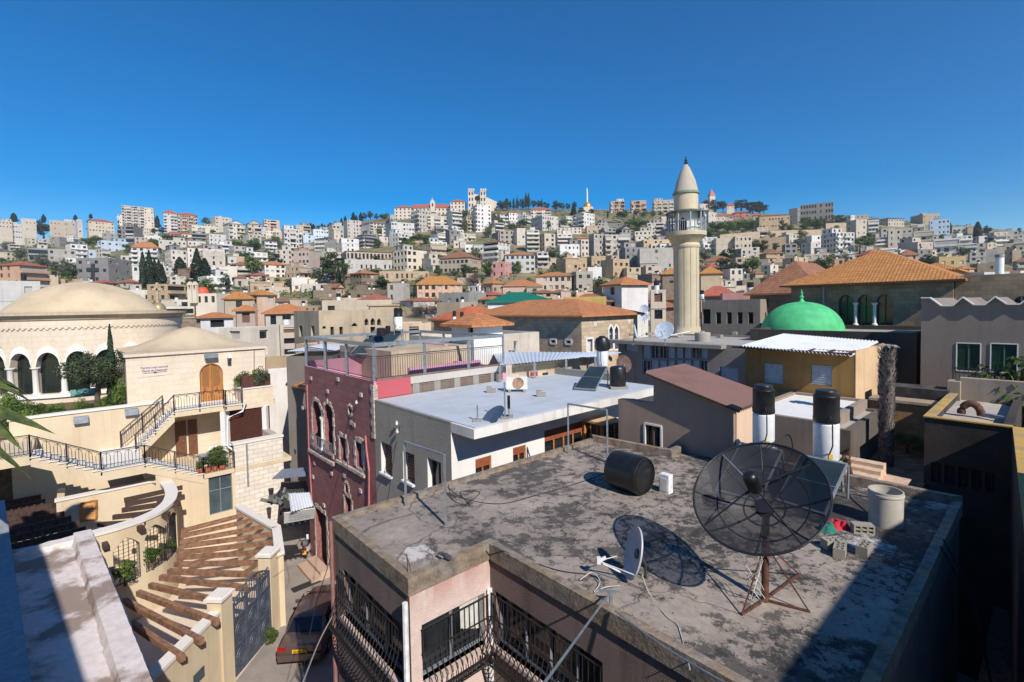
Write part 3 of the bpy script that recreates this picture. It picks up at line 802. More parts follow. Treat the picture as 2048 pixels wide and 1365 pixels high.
TLIST = """
1 cy 110 183 250 46 | 1 pi 345 230 395 130 | 1 cy 345 193 250 30 | 1 cy 595 197 240 28 | 1 cy 715 188 225 24 | 1 pi 750 228 355 110
1 cy 1240 205 300 40 | 1 pi 1215 300 350 60 | 1 br 1625 215 280 80 | 1 pi 1280 290 345 70
1 cy 1135 490 780 60 | 1 cy 1185 480 790 70 | 1 cy 1225 540 780 50 | 1 cy 1285 590 850 70 | 1 cy 1255 545 700 44 | 1 cy 1420 530 695 95 | 1 cy 1465 590 740 36 | 1 cy 1560 465 770 95 | 1 cy 1620 540 785 105
1 pi 1780 650 815 90 | 1 pa 1985 525 700 110 | 1 ol 480 515 680 150 | 1 ol 560 565 740 190 | 1 br 520 640 750 130 | 1 ol 160 440 560 110 | 1 br 20 530 580 60
1 br 130 365 410 110 | 1 br 250 370 420 120 | 1 br 480 355 410 140 | 1 br 580 350 400 120 | 1 br 700 360 440 110 | 1 br 760 355 420 90 | 1 ol 60 400 480 120 | 1 br 790 470 520 60
1 br 1320 350 395 110 | 1 br 1380 355 400 80 | 1 br 1440 360 400 80 | 1 br 1830 380 460 80 | 1 br 1900 400 500 120 | 1 br 1980 410 480 100 | 1 ol 1200 380 420 90 | 1 br 1660 540 610 60 | 1 br 1850 570 620 90 | 1 br 1680 310 350 50 | 1 ol 1940 340 390 90
2 pi 30 380 490 120 | 2 cy 480 262 310 26 | 2 cy 500 268 310 24 | 2 pi 540 275 310 34 | 2 cy 568 265 310 24 | 2 cy 588 275 310 20 | 2 pi 628 250 315 40 | 2 cy 670 248 285 22 | 2 cy 700 250 290 20 | 2 cy 722 222 290 26 | 2 cy 752 205 270 26 | 2 pi 705 340 390 50
2 cy 815 177 240 34 | 2 cy 838 200 245 22 | 2 cy 875 178 245 34 | 2 pi 905 168 240 40 | 2 pi 950 165 240 56 | 2 pi 995 185 240 40 | 2 br 1060 175 240 80 | 2 br 1040 190 235 50
2 pi 640 470 740 150 | 2 pi 600 510 640 110 | 2 pi 745 520 780 66 | 2 cy 700 590 760 40 | 2 br 700 710 765 110 | 2 br 1390 395 505 96 | 2 br 1465 500 580 110 | 2 br 1440 540 590 90 | 2 ba 1475 275 400 130 | 2 ol 1545 258 360 90 | 2 br 1320 340 400 120 | 2 pi 1140 360 425 70 | 2 br 1010 385 460 90 | 2 br 1260 360 405 70
2 br 1480 605 690 80 | 2 pi 1690 580 690 80 | 2 ol 1610 620 680 110 | 2 ba 1760 650 760 150 | 2 br 1350 610 660 60 | 2 ol 1830 640 740 60 | 2 br 1030 690 770 90 | 2 br 210 690 725 60 | 2 br 120 690 725 70 | 2 ol 300 620 690 50 | 2 br 540 510 570 50 | 2 br 560 620 720 60
2 ba 1390 865 1010 300 | 2 br 525 800 835 60 | 2 br 768 812 850 44 | 2 br 820 820 845 36 | 2 br 875 905 930 40 | 2 ol 1880 250 380 90 | 2 br 1950 200 320 120 | 2 br 1920 270 340 90 | 2 pi 1850 75 120 60 | 2 pi 1970 80 170 70 | 2 pi 2020 65 170 60 | 2 br 1560 455 490 70 | 2 ol 1500 420 480 100 | 2 ol 1240 430 480 100
2 br 330 450 490 50 | 2 br 400 450 480 50 | 2 ol 390 620 650 70 | 2 br 240 400 470 44 | 2 pi 1690 160 240 70 | 2 ol 1700 240 330 80
3 pi 20 165 235 70 | 3 pi 50 145 230 50 | 3 cy 80 160 220 22 | 3 cy 108 145 225 22 | 3 cy 135 138 225 22 | 3 pi 160 150 225 44 | 3 cy 182 145 225 22 | 3 cy 205 105 215 26 | 3 cy 225 108 215 28 | 3 pi 265 150 220 56 | 3 pi 300 160 230 60 | 3 cy 330 150 230 20 | 3 pi 365 165 235 60 | 3 pi 445 160 250 86 | 3 pi 490 180 240 50 | 3 pi 535 175 235 50 | 3 pi 585 168 235 50
3 pi 640 215 280 60 | 3 cy 580 200 280 46 | 3 pi 720 225 270 60 | 3 br 970 240 295 110 | 3 br 940 250 290 60 | 3 br 1075 230 285 60 | 3 br 1130 250 295 70 | 3 br 1210 240 295 60 | 3 br 1265 245 290 50 | 3 cy 848 240 300 16 | 3 cy 1055 270 320 12 | 3 br 1100 300 390 160 | 3 br 1210 320 400 120 | 3 br 1150 360 410 120 | 3 br 1020 310 370 90 | 3 br 1080 370 410 90
3 pa 385 310 520 56 | 3 br 180 300 380 100 | 3 br 90 340 390 80 | 3 br 140 340 400 70 | 3 ol 500 300 370 80 | 3 br 1045 590 640 60 | 3 br 320 710 750 50 | 3 br 400 520 560 60 | 3 br 20 340 400 70
3 pi 1700 140 250 120 | 3 pi 1760 165 250 80 | 3 pi 1900 155 240 130 | 3 pi 1970 170 250 110 | 3 pi 2040 165 250 80 | 3 pi 1860 170 240 60 | 3 br 1700 315 410 150 | 3 br 1790 320 420 150 | 3 br 1880 310 400 150 | 3 br 1970 310 400 140 | 3 br 1640 380 450 90 | 3 ol 1750 400 470 130 | 3 br 2000 460 540 100 | 3 ol 1650 510 560 150 | 3 ol 1730 510 570 110 | 3 br 1880 650 700 100 | 3 br 1960 620 690 100
4 pi 20 85 180 90 | 4 pi 70 80 180 110 | 4 pi 105 110 175 60 | 4 cy 130 220 295 26 | 4 cy 150 215 290 24 | 4 cy 180 210 290 26 | 4 cy 196 210 285 20 | 4 pi 245 210 320 60 | 4 br 20 220 300 70 | 4 br 420 195 300 130 | 4 br 500 190 300 160 | 4 br 560 220 300 80 | 4 pi 668 188 260 100 | 4 br 270 290 330 60
4 pa 820 360 480 110 | 4 cy 1490 232 330 30 | 4 cy 1700 240 405 64 | 4 pi 1770 262 350 66 | 4 pi 1845 305 420 72 | 4 pa 2010 280 390 44 | 4 br 1540 300 350 40 | 4 br 1600 320 400 80 | 4 pi 1810 350 420 90 | 4 ol 380 330 470 110 | 4 ol 470 360 460 90 | 4 br 330 330 390 130 | 4 br 480 410 470 70 | 4 br 1440 330 370 70 | 4 pi 1950 360 430 60 | 4 ol 60 340 400 90 | 4 br 100 330 370 90 | 4 br 240 320 345 60
"""
for it in TLIST.replace('\n', '|').split('|'):
    t = it.split()
    if len(t) < 6: continue
    ox, oy, k = OFF[int(t[0])]; put_tree(t[1], ox+float(t[2])/k, oy+float(t[3])/k, oy+float(t[4])/k, float(t[5])/k)
for kd in PROT:
    for p in PROT[kd]:
        if id(p) not in USED and kd != 'x': pass
# scrub that nobody could count, growing between the houses
mb = MB(); rn = random.Random(3); k = 0
while k < 4200:
    y = 110+470*rn.random()**.8; x = rn.uniform(-1.12, 1.12)*y; n1 = sin(x*.045+1.3)*cos(y*.03)+sin(x*.017-y*.021)
    px, py = proj(V((x, y, gz(x, y)))); inG = any(a <= px <= c and b <= py <= e for a, b, c, e in GREEN)
    if not inG and n1 < .2: k += .2; continue
    k += 1; z = gz(x, y); r = rn.uniform(.7, 2.4)
    for j in range(16):
        d = rv(rn); d.z = abs(d.z); leafq(mb, V((x, y, z))+V((d.x*r, d.y*r, d.z*r*.8)), (d+rv(rn)*.5).normalized(), .55, rn)
mb.build('hillside_scrub', foliage('scrub_leaves', S(60, 72, 36), S(120, 128, 64)), label='green scrub and weeds between the hillside houses', cat='scrub', kind='stuff')
cnt = 0
while cnt < 100:   # scattered garden trees between the houses
    x, y = R.uniform(0, 2048), R.uniform(455, 590)
    if y-14 > lerp(OCC, x)-2 or y < lerp(RPX, x)+15 or covered(x, y-6) > 1: continue
    g = gpix(x, y)
    if not g: continue
    hp = R.uniform(5., 9.5)*F/g.y; put_tree(R.choice(('br', 'ol', 'pi', 'br')), x, y-hp, y, hp*R.uniform(.8, 1.2), g.y); cnt += 1
def label_trees():
    lm = [h for h in HOUSES if h['nm']]; buck = {}
    for t in TREES:
        if t['label']: t['o']['label'] = t['label']; continue
        b = min(lm, key=lambda m: ((m['x']-t['x'])**2+(1.6*(m['y']-t['y']))**2)); dx, dy = t['x']-b['x'], 1.6*(t['y']-b['y'])
        rel = ('right of' if dx > 0 else 'left of') if abs(dx) > abs(dy) else ('below' if dy > 0 else 'above')
        buck.setdefault((id(b), rel, t['kd']), []).append((dx*dx+dy*dy, t, b))
    for (_, rel, kd), L in buck.items():
        L.sort(key=lambda q: q[0])
        for i, (_, t, b) in enumerate(L):
            sh = b['nm'].replace('the ', '', 1).split(' on the ')[0].split(' at the ')[0].split(' below the ')[0].split(' above the ')[0]
            nth = '' if len(L) == 1 else ORD[min(i, 19)]+' '
            t['o']['label'] = ' '.join(f"{TN[kd]}, {nth}{rel} the {sh}".split()[:16])
# ------------------------------------------------------------------ old town between the street and the hill
UPV = V((0, 0, 1))
def win_fill(root, to3, inward, poly, dep, kind, nm='window', frame=None):
    """pane (and frame) closing an opening of a wall plate"""
    xs = [p[0] for p in poly]; zs = [p[1] for p in poly]; x0, x1, z0, z1 = min(xs), max(xs), min(zs), max(zs)
    off = lambda d: (lambda a, z: to3((a, z))+inward*d)
    if kind == 'd':
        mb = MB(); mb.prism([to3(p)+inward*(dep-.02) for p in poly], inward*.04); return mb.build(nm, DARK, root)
    if kind == 's':
        mb = MB(); mb.prism([to3(p)+inward*(dep-.02) for p in poly], inward*.04); o = mb.build(nm, frame or WHITEM, root)
        mb = MB(); n = max(3, int((z1-z0)/.11)); f = off(dep-.05)
        for i in range(n):
            z = z0+(z1-z0)*(i+.5)/n; mb.bar(f(x0+.04, z), f(x1-.04, z), .05, .035)
        mb.build('slats', frame or WHITEM, o); return o
    if kind == 'w': 
        mb = MB(); mb.prism([to3(p)+inward*(dep-.03) for p in poly], inward*.05); o = mb.build(nm, ORANGEW, root); return o
    mb = MB(); mb.prism([to3(p)+inward*(dep-.02) for p in poly], inward*.03); o = mb.build(nm, GLASS, root)
    mb = MB(); f = off(dep-.05); n = len(poly)
    for i in range(n): mb.bar(f(*poly[i]), f(*poly[(i+1) % n]), .06)
    xc = (x0+x1)/2; mb.bar(f(xc, z0), f(xc, z1-.02), .05)
    if z1-z0 > 1.7: mb.bar(f(x0, z0+(z1-z0)*.62), f(x1, z0+(z1-z0)*.62), .05)
    mb.build('frame', frame or WHITEM, o); return o
def opening(spec, plane, val):
    px0, py0, px1, py1, kd = spec[:5]; pc, yc = (px0+px1)/2, (py0+py1)/2
    if plane == 'v': A = lambda x: PV(x, yc, val).dot(DU); Zz = lambda y: PV(pc, y, val).z
    else: A = lambda x: PU(x, yc, val).dot(DV); Zz = lambda y: PU(pc, y, val).z
    a0, a1, z0, z1 = A(px0), A(px1), Zz(py1), Zz(py0)
    if kd[0] in 'AP':
        r = (a1-a0)/2; return arch(a0, a1, z0, max(z0+.1, z1-(r if kd[0] == 'A' else r*1.25)), z1, 10, kd[0] == 'P'), kd[1]
    if kd[0] == 'O': c, r = ((a0+a1)/2, (z0+z1)/2), (z1-z0)/2; return [(c[0]+r*cos(i*pi/6), c[1]+r*sin(i*pi/6)) for i in range(12)], kd[1]
    return [(a0, z0), (a1, z0), (a1, z1), (a0, z1)], kd[0]
def building(name, label, cat, u0, u1, v0, v1, z0, z1, mat, hv=(), hu=(), roof=None, par=.35, dep=.22, group=None, frame=None, top=True, surround=None, wmat=None):
    z0 = -2.3 if z0 <= 5 else z0
    root = empty(name, W((u0+u1)/2, (v0+v1)/2, z0), label, cat, group)
    mb = MB(); fills = []
    for (plane, val, lo, hi, specs) in (('v', v0, u0, u1, hv), ('u', u1, v0, v1, hu)):
        to3 = (lambda p, v=val: W(p[0], v, p[1])) if plane == 'v' else (lambda p, u=val: W(u, p[0], p[1]))
        inward = DV if plane == 'v' else -DU; hs = []
        for s_ in specs:
            poly, kd = opening(s_, plane, val); hs.append(poly); fills.append((to3, inward, poly, kd))
        mb.plate([(lo, z0), (hi, z0), (hi, z1), (lo, z1)], hs, to3, inward, dep)
    mb.face(W(u1, v1, z0), W(u0, v1, z0), W(u0, v1, z1), W(u1, v1, z1)); mb.face(W(u0, v1, z0), W(u0, v0, z0), W(u0, v0, z1), W(u0, v1, z1))
    if top:
        t = .25; q = [(u0, v0), (u1, v0), (u1, v1), (u0, v1)]; i4 = [(u0+t, v0+t), (u1-t, v0+t), (u1-t, v1-t), (u0+t, v1-t)]
        for i in range(4):
            j = (i+1) % 4; mb.face(W(*q[i], z1), W(*q[j], z1), W(*i4[j], z1), W(*i4[i], z1)); mb.face(W(*i4[j], z1), W(*i4[j], z1-par), W(*i4[i], z1-par), W(*i4[i], z1))
        rb = MB(); rb.face(*[W(*p, z1-par) for p in i4]); rb.build('roof', roof or FLATM, root)
    mb.build('wall', mat, root)
    for (to3, inward, poly, kd) in fills:
        w_ = win_fill(root, to3, inward, poly, dep, kd, frame=frame)
        if surround:
            sb = MB(); n = len(poly)
            c = (sum(p[0] for p in poly)/n, sum(p[1] for p in poly)/n)
            for i in range(n): sb.bar(to3(poly[i])-inward*.012, to3(poly[(i+1) % n])-inward*.012, .16, .07, up=inward)
            sb.build('surround', surround, w_)
    return root
def uvroof(root, u0, u1, v0, v1, z0, z1, over, mat, gable=None):
    mb = MB(); roof_mesh(mb, [W(u0, v0), W(u1, v0), W(u1, v1), W(u0, v1)], z0, z1, over, gable); return mb.build('roof', mat, root)
def uAt(px, v, py=650): return PV(px, py, v).dot(DU)
def vAt(px, u, py=650): return PU(px, py, u).dot(DV)
OLDST = stone('old_limestone', S(196, 174, 146), bw=.6, bh=.32, stain=.4, dark=S(120, 104, 86))
DKST = stone('weathered_brown_stone', S(152, 132, 108), bw=.6, bh=.32, stain=.75, dark=S(62, 54, 46))
# long stone house with orange hipped roof
v0 = 32.4; u1 = uAt(1163, v0); uL = uAt(945, v0); v1 = vAt(1275, u1)
zE = PV(1163, 631, v0).z
b = building('stone_house', 'long old stone house with wide orange hipped roof and twin pointed windows', 'house', uL, u1, v0, v1, 0, zE, OLDST,
    hv=[(1101, 679, 1112, 688, 'g'), (1131, 680, 1143, 689, 'g')], hu=[(1217, 650, 1226.3, 700, 'Pg'), (1228, 650, 1237, 700, 'Pg'), (1173, 677, 1186, 706, 's'), (1187.5, 646, 1192.5, 652, 'Od'), (1256, 641, 1260, 646, 'Od')], top=False, dep=.3, surround=WHITE)
uvroof(b, uL, u1, v0, v1, zE, zE+1.5, .5, ROOFM['o'])
# lower wing with red roof left of it
building('side_house', 'low stone wing with red-orange roof left of the long stone house', 'house', uL-6, uL-.3, v0-1.2, v1-2, 0, zE-.5, OLDST, top=False)
uvroof(bpy.data.objects['side_house'], uL-6, uL-.3, v0-1.2, v1-2, zE-.5, zE+.95, .5, tiles('bright_orange_tiles', S(190, 104, 66), S(130, 74, 52)))
# white cabin with tiled porch roof
u1 = -24.; va = vAt(947, u1); vb = vAt(1005, u1); zt = PU(975, 648, u1).z
b = building('white_cabin', 'small white rooftop cabin with brown tiled roof behind the railed terrace', 'cabin', u1-2.4, u1, va, vb, 5, zt, WHITE, hv=[(936, 652, 946, 670, 'd')], top=False)
uvroof(b, u1-2.4, u1, va, vb, zt, zt+.75, .55, ROOFM['o'])
# pale concrete house behind the terrace
u1 = uAt(904, 19.5); zt = PV(904, 676, 19.5).z
building('concrete_house', 'pale stained concrete house with a pipe on its wall behind the terrace', 'house', u1-6, u1, 19.5, vAt(1078, u1), 0, zt, plaster('pale_concrete', S(206, 196, 180), .5, S(130, 116, 100)), hv=[], hu=[])
mb = MB(); p = PU(1029, 682, u1)+DU*.12; q = PU(1028, 700, u1)+DU*.12; mb.tube([p, q, q+DV*-.5+V((0, 0, -.1)), p+DV*-.55+V((0, 0, -.7))], .11, 8); mb.build('drain_pipe', GREYM, bpy.data.objects['concrete_house'])
# ruin with pointed windows
v0 = 16.6; u1 = uAt(638, v0); u0 = uAt(588, v0); zt = PV(620, 622, v0).z; v1 = vAt(800, u1)
RUIN = plaster('ruin_plaster', S(186, 168, 142), .6, S(110, 98, 84))
building('ruined_house', 'roofless weathered stone house with three pointed windows and empty openings', 'house', u0, u1, v0, v1, 1, zt, RUIN,
    hv=[(598, 652, 605, 674, 'd'), (622, 652, 629, 675, 'd')], hu=[(661, 654, 668, 673, 'd'), (679, 654, 686, 675, 'd'), (729, 637, 737, 651, 'Pd'), (741, 636, 750, 651, 'Pd'), (754, 637, 762, 651, 'Pd'), (741, 654, 751, 670, 'd'), (645, 653, 652, 658, 'd'), (703, 646, 715, 653, 'Pd')], dep=.4)
# louvred house
v0 = 30.; uR = uAt(1492, v0); uL = uAt(1236, v0); zt = PV(1360, 686, v0).z
lou = building('louvred_house', 'grey flat-roofed house with a wide bank of white louvred windows', 'house', uL, uR, v0, 39, 0, zt, plaster('grey_render', S(146, 138, 132), .5, S(86, 80, 76)),
    hv=[(1250, 684, 1276, 703, 's'), (1439, 735, 1476, 764, 's')]+[(1285+16.4*i, 691, 1300+16.4*i, 718, 's' if i not in (1, 2, 6) else 'g') for i in range(8)]+[(1285+16.4*i, 721, 1300+16.4*i, 750, 's' if i not in (0, 7) else 'g') for i in range(8)], par=.12, dep=.16, frame=simple('louvre_blue_white', S(176, 190, 204), .4))
mb = MB(); mb.uvbox(uL-1.6, uR-1.2, v0-.7, v0+.02, zt-.22, zt+.02); mb.build('eaves_slab', CONC, lou)
# yellow house with metal roof
v0 = 28.6; u1 = uAt(1709, v0); uL = uAt(1490, v0); zt = PV(1600, 697, v0).z; zf = PV(1600, 792, v0).z; v1 = vAt(1748, u1)
YEL = plaster('yellow_ochre_plaster', S(158, 122, 68), .6, S(92, 70, 44))
yh = building('yellow_house', 'ochre yellow house with white shuttered windows under a white sheet roof', 'house', uL, u1, v0, v1+2, 2, zt, YEL,
    hv=[(1527, 728, 1567, 768, 's'), (1622, 731, 1664, 772, 's')], top=False, dep=.14, frame=simple('shutter_grey', S(186, 190, 196), .5))
CR = plaster('peeling_cream_plaster', S(214, 182, 142), .6, S(150, 120, 96))
mb = MB(); mb.prism([W(u1+.03, v0, 2), W(u1+.03, v1+2, 2), W(u1+.03, v1+2, zt), W(u1+.03, v0, zt)], DU*.05); mb.build('plastered_end_wall', CR, yh)
SHEET = corrug('white_sheet_roof', S(214, 216, 220), rust=.35, rc_=S(150, 148, 146))
def sheet(mb, a, b, c, d, amp=.035, n=40):   # corrugated sheet between edges a->b and d->c
    a, b, c, d = map(V, (a, b, c, d)); up = (b-a).cross(d-a).normalized(); up = up if up.z > 0 else -up; pr = None
    for i in range(n+1):
        t = i/n; o = up*(amp*(1 if i % 2 else -1)); p, q = a.lerp(b, t)+o, d.lerp(c, t)+o
        if pr: mb.face(pr[0], p, q, pr[1]); mb.face(pr[0]-up*.02, pr[1]-up*.02, q-up*.02, p-up*.02)
        pr = (p, q)
    return mb
mb = MB(); sheet(mb, PV(1480, 692, v0-.9), PV(1700, 712, v0-.9), PV(1757, 683, v1+.6), PV(1566, 668, v1+.6), .045, 60); mb.build('sheet_roof', SHEET, yh)
mb = MB()
for i in range(7): a = uL+(u1-uL)*i/6; mb.bar(W(a, v0-.85, zt-.05), W(a, v0+.1, zt-.02), .09)
mb.bar(W(uL-.4, v0-.8, zt-.04), W(u1+.1, v0-.8, zt-.1), .1); mb.build('eaves_timber', BROWNW, yh)
mb = MB(); mb.uvbox(uL, u1+.06, v0-.12, v0-.003, zf-.12, zf+.12); mb.build('ledge', YEL, yh)
# lower annex in front of the yellow house
va = 22.; zt2 = PV(1600, 838, va).z
an = building('annex_house', 'low grey annex with a white flat roof below the yellow house', 'house', uAt(1480, va), uAt(1652, va), va, v0-.15, 1, zt2, plaster('annex_plaster', S(150, 134, 120), .5, S(96, 86, 78)), par=.12, roof=WHITE, hv=[(1560, 806, 1561, 807, 'd')][:0])
building('dark_annex', 'rough dark stone block at the foot of the yellow house', 'house', uAt(1653, va+1), uAt(1703, va+1), va+1, v0-.2, 1, zf-.2, plaster('dark_rough', S(98, 90, 82), .6, S(60, 56, 52), bd=.04), par=.1)
# mosque terrace wall, green dome, minaret
v0 = 36.; uL = uAt(1500, v0); u1 = uAt(1852, v0); zt = PV(1600, 661, v0).z
building('mosque_wall', 'long dark stained wall below the green dome', 'wall', uL, u1-.4, v0, v0+9, 1, zt, plaster('dark_stained_render', S(74, 66, 60), .6, S(40, 36, 34)), par=.3)
c = PYd(1603, 660, 37.5); Rd = 2.84; zb = c.z-.25
dm = empty('mosque_dome', c, 'bright green mosque dome with a small pointed finial', 'dome')
GRN = simple('green_dome_paint', S(76, 180, 116), .75, var=.1, scale=1.6, bump=.3)
apex = PYd(1604, 604, 37.5).z-zb
mb = MB(); mb.lathe((c.x, c.y, zb), [(Rd*1.0, -3.), (Rd, 0)]+[(Rd*cos(a)**.92, apex*sin(a)) for a in [i*pi/2/14 for i in range(1, 15)]], 40); mb.build('dome', GRN, dm, smooth=50)
mb = MB(); zz = zb+apex-.05; mb.lathe((c.x, c.y, zz), [(.3, 0), (.14, .14), (.09, .3), (.17, .4), (.09, .5), (.06, .62), (.11, .7), (.05, .78), (.02, 1.0), (0, 1.02)], 12); mb.build('finial', GRN, dm, smooth=50)
DM = 43.; zM = lambda y, x=1373: PYd(x, y, DM).z
c = PYd(1373, 640, DM); c0 = V((c.x, c.y, 0)); r = 1.06
MIN = plaster('minaret_limestone', S(202, 187, 158), .35, S(120, 104, 84)); MINW = WHITE
mi = empty('minaret', V((c.x, c.y, zM(672))), 'tall cream stone minaret with a pointed cone and railed balcony', 'minaret')
P = []
NS = 12; zb, z1 = zM(655), zM(497)
mb = MB()
for i in range(NS):   # shaft of flat ribs with dark grooves between them
    a0, a1 = 2*pi*(i+.035)/NS, 2*pi*(i+.965)/NS; am = (a0+a1)/2
    mid = [c0+V((cos(a), sin(a), 0))*(r*1.01) for a in (a0, (a0*2+a1)/3, (a0+2*a1)/3, a1)]; inn = [c0+V((cos(a), sin(a), 0))*(r*.8) for a in (a1, a0)]
    mb.prism([p+V((0, 0, zb)) for p in mid+inn], V((0, 0, z1-zb)))
mb.build('shaft', MIN, mi)
mb = MB(); mb.cyl(c0+V((0, 0, zb)), c0+V((0, 0, z1)), r*.955, n=32); mb.build('groove_lining', simple('groove_dark', S(84, 80, 52), .9), mi, smooth=40)
mb = MB(); mb.lathe(c0, [(r*1.28, zM(680)), (r*1.28, zM(668)), (r*1.12, zM(660)), (r*1.1, zM(654)), (r*.7, zM(654))], 32); mb.build('base', MIN, mi, smooth=30)
mb = MB(); mb.lathe(c0, [(r*.9, zM(500)), (r*1.06, zM(497)), (r*1.1, zM(493)), (r*1.02, zM(488)), (r*1.16, zM(484)), (r*1.38, zM(478)), (r*1.58, zM(474)), (r*1.6, zM(470)), (r*1.6, zM(466)), (r*.5, zM(466))], 32); mb.build('balcony', MIN, mi, smooth=30)
mb = MB(); mb.lathe(c0, [(r*.92, zM(466)), (r*.92, zM(424))], 32); mb.build('lantern_wall', MINW, mi, smooth=30)
mb = MB(); mb.lathe(c0, [(r*.95, zM(426.5)), (r*1.62, zM(429)), (r*1.64, zM(426)), (r*.98, zM(422))], 16); mb.build('canopy', simple('canopy_green_grey', S(92, 100, 92), .6), mi)
mb = MB(); mb.lathe(c0, [(r*.96, zM(424)), (r*.96, zM(391))], 32); mb.build('upper_drum', MIN, mi, smooth=30)
mb = MB(); mb.lathe(c0, [(r*.96, zM(391)), (r*1.06, zM(390)), (r*1.06, zM(386)), (r*.98, zM(385))], 32); mb.build('green_cornice', simple('green_band', S(120, 138, 118), .7), mi, smooth=30)
mb = MB(); mb.lathe(c0, [(r*.98, zM(386.5)), (r*.74, zM(362)), (r*.32, zM(337)), (r*.12, zM(330)), (0, zM(329))], 32); mb.build('cone_roof', plaster('cone_plaster', S(182, 172, 156), .4, S(120, 108, 96)), mi, smooth=40)
mb = MB(); mb.lathe(c0+V((0, 0, zM(331))), [(.08, 0), (.06, .1), (.2, .22), (.06, .34), (.15, .44), (.04, .54), (.03, .62), (.09, .68), (.02, .75), (0, .8)], 10); mb.build('finial', DGREYM, mi, smooth=50)
for i in range(10):
    a = 2*pi*(i+.3)/10; p = c0+V((cos(a), sin(a), 0))*r*1.5; mb = MB(); mb.bar(p+V((0, 0, zM(466))), p+V((0, 0, zM(428))), .11); mb.build('balcony_post', GREYM, mi)
mb = MB()
for i in range(60):
    a = 2*pi*i/60; p = c0+V((cos(a), sin(a), 0))*r*1.52; mb.bar(p+V((0, 0, zM(466))), p+V((0, 0, zM(445))), .025)
for y in (445, 447): mb.tube([c0+V((cos(2*pi*i/30), sin(2*pi*i/30), 0))*r*1.52+V((0, 0, zM(y))) for i in range(31)], .03, 4)
mb.build('balcony_railing', GREYM, mi)
mb = MB(); a = -2.2; q = c0+V((cos(a), sin(a), 0))*r*.925; tv = V((-sin(a), cos(a), 0)); mb.prism([q-tv*.35+V((0, 0, zM(465))), q+tv*.35+V((0, 0, zM(465))), q+tv*.35+V((0, 0, zM(445))), q+V((0, 0, zM(438))), q-tv*.35+V((0, 0, zM(445)))], -V((cos(a), sin(a), 0))*.06); mb.build('door', DARK, mi)
for a in (-.75, -2.7, .6):
    q = c0+V((cos(a), sin(a), 0))*r*1.25+V((0, 0, zM(434))); dr = V((cos(a), sin(a), 0)); mb = MB(); mb.lathe(q, [(.05, -.1), (.08, .05), (.26, .34), (.24, .36), (0, .1)], 12, ax=V((-sin(a), cos(a), 0)), ay=V((0, 0, 1)), az=dr); mb.build('loudspeaker', GREYM, mi, smooth=40)
# house with three tall arches and ochre pyramid roof
v0 = 47.5; uL = uAt(1582, v0); u1 = uAt(1906, v0); zt = PV(1590, 571, v0).z
ah = building('arched_house', 'large brown stone house with three tall arched windows and ochre pyramid roof', 'house', uL, u1, v0, v0+14, 2, zt, DKST,
    hv=[(1677, 590, 1707, 651, 'Ag'), (1715, 590, 1745, 651, 'Ag'), (1752.5, 589, 1786, 651, 'Ag')], top=False, dep=.45, frame=simple('red_brown_frame', S(96, 62, 48), .6))
zr = PV(1748, 503, v0+7).z
uvroof(ah, uL, u1, v0, v0+14, zt, zr, .7, ROOFM['y'])
mb = MB()
for x in (1711, 1749):
    p = PV(x, 651, v0-.05); h = PV(x, 606, v0-.05).z-p.z; mb.lathe(p, [(.2, 0), (.2, .1), (.12, .16), (.11, h-.2), (.2, h-.1), (.22, h)], 10)
mb.build('columns', WHITE, ah, smooth=40)
mb = MB(); mb.uvbox(uAt(1672, v0), uAt(1791, v0), v0-.14, v0-.004, PV(1730, 655, v0).z, PV(1730, 651.5, v0).z); mb.build('sill', OLDST, ah)
mb = MB(); mb.cyl(PV(1647, 575, v0-.1), PV(1647, 665, v0-.1), .07, n=8); mb.build('downpipe', GREYM, ah)
mb = MB(); mb.bar(W(uL-.7, v0-.72, zt-.1), W(u1+.7, v0-.72, zt-.1), .14); mb.build('gutter', BROWNW, ah)
# brown roofed wing to its left and a further roof on its right
b = building('brown_roof_house', 'dark stone house with long brown roof left of the arched house', 'house', uAt(1500, 56), uAt(1640, 56), 56, 70, 3, PV(1520, 588, 56).z, DKST, top=False)
uvroof(b, uAt(1500, 56), uAt(1640, 56), 56, 70, PV(1520, 588, 56).z, PV(1520, 588, 56).z+3.6, .5, ROOFM['b'])
uE = uAt(1907, v0); zt2 = PV(1980, 549, v0).z
building('long_stone_block', 'flat-topped blackened stone building with half-round windows at the right edge', 'building', u1+.05, uAt(2120, v0), v0+.3, v0+12, 2, zt2, DKST,
    hv=[(1944, 596, 1974, 614, 'Ag'), (1996, 594, 2020, 612, 'Ag'), (2026, 592, 2060, 612, 'Ag')], dep=.35)
b = building('rear_roof_house', 'small house with ochre roof peeping behind the arched house', 'house', uAt(1830, 66), uAt(1905, 66), 66, 74, 4, PV(1870, 540, 66).z, OLDST, top=False)
uvroof(b, uAt(1830, 66), uAt(1905, 66), 66, 74, PV(1870, 540, 66).z, PV(1870, 524, 66).z, .5, ROOFM['y'])
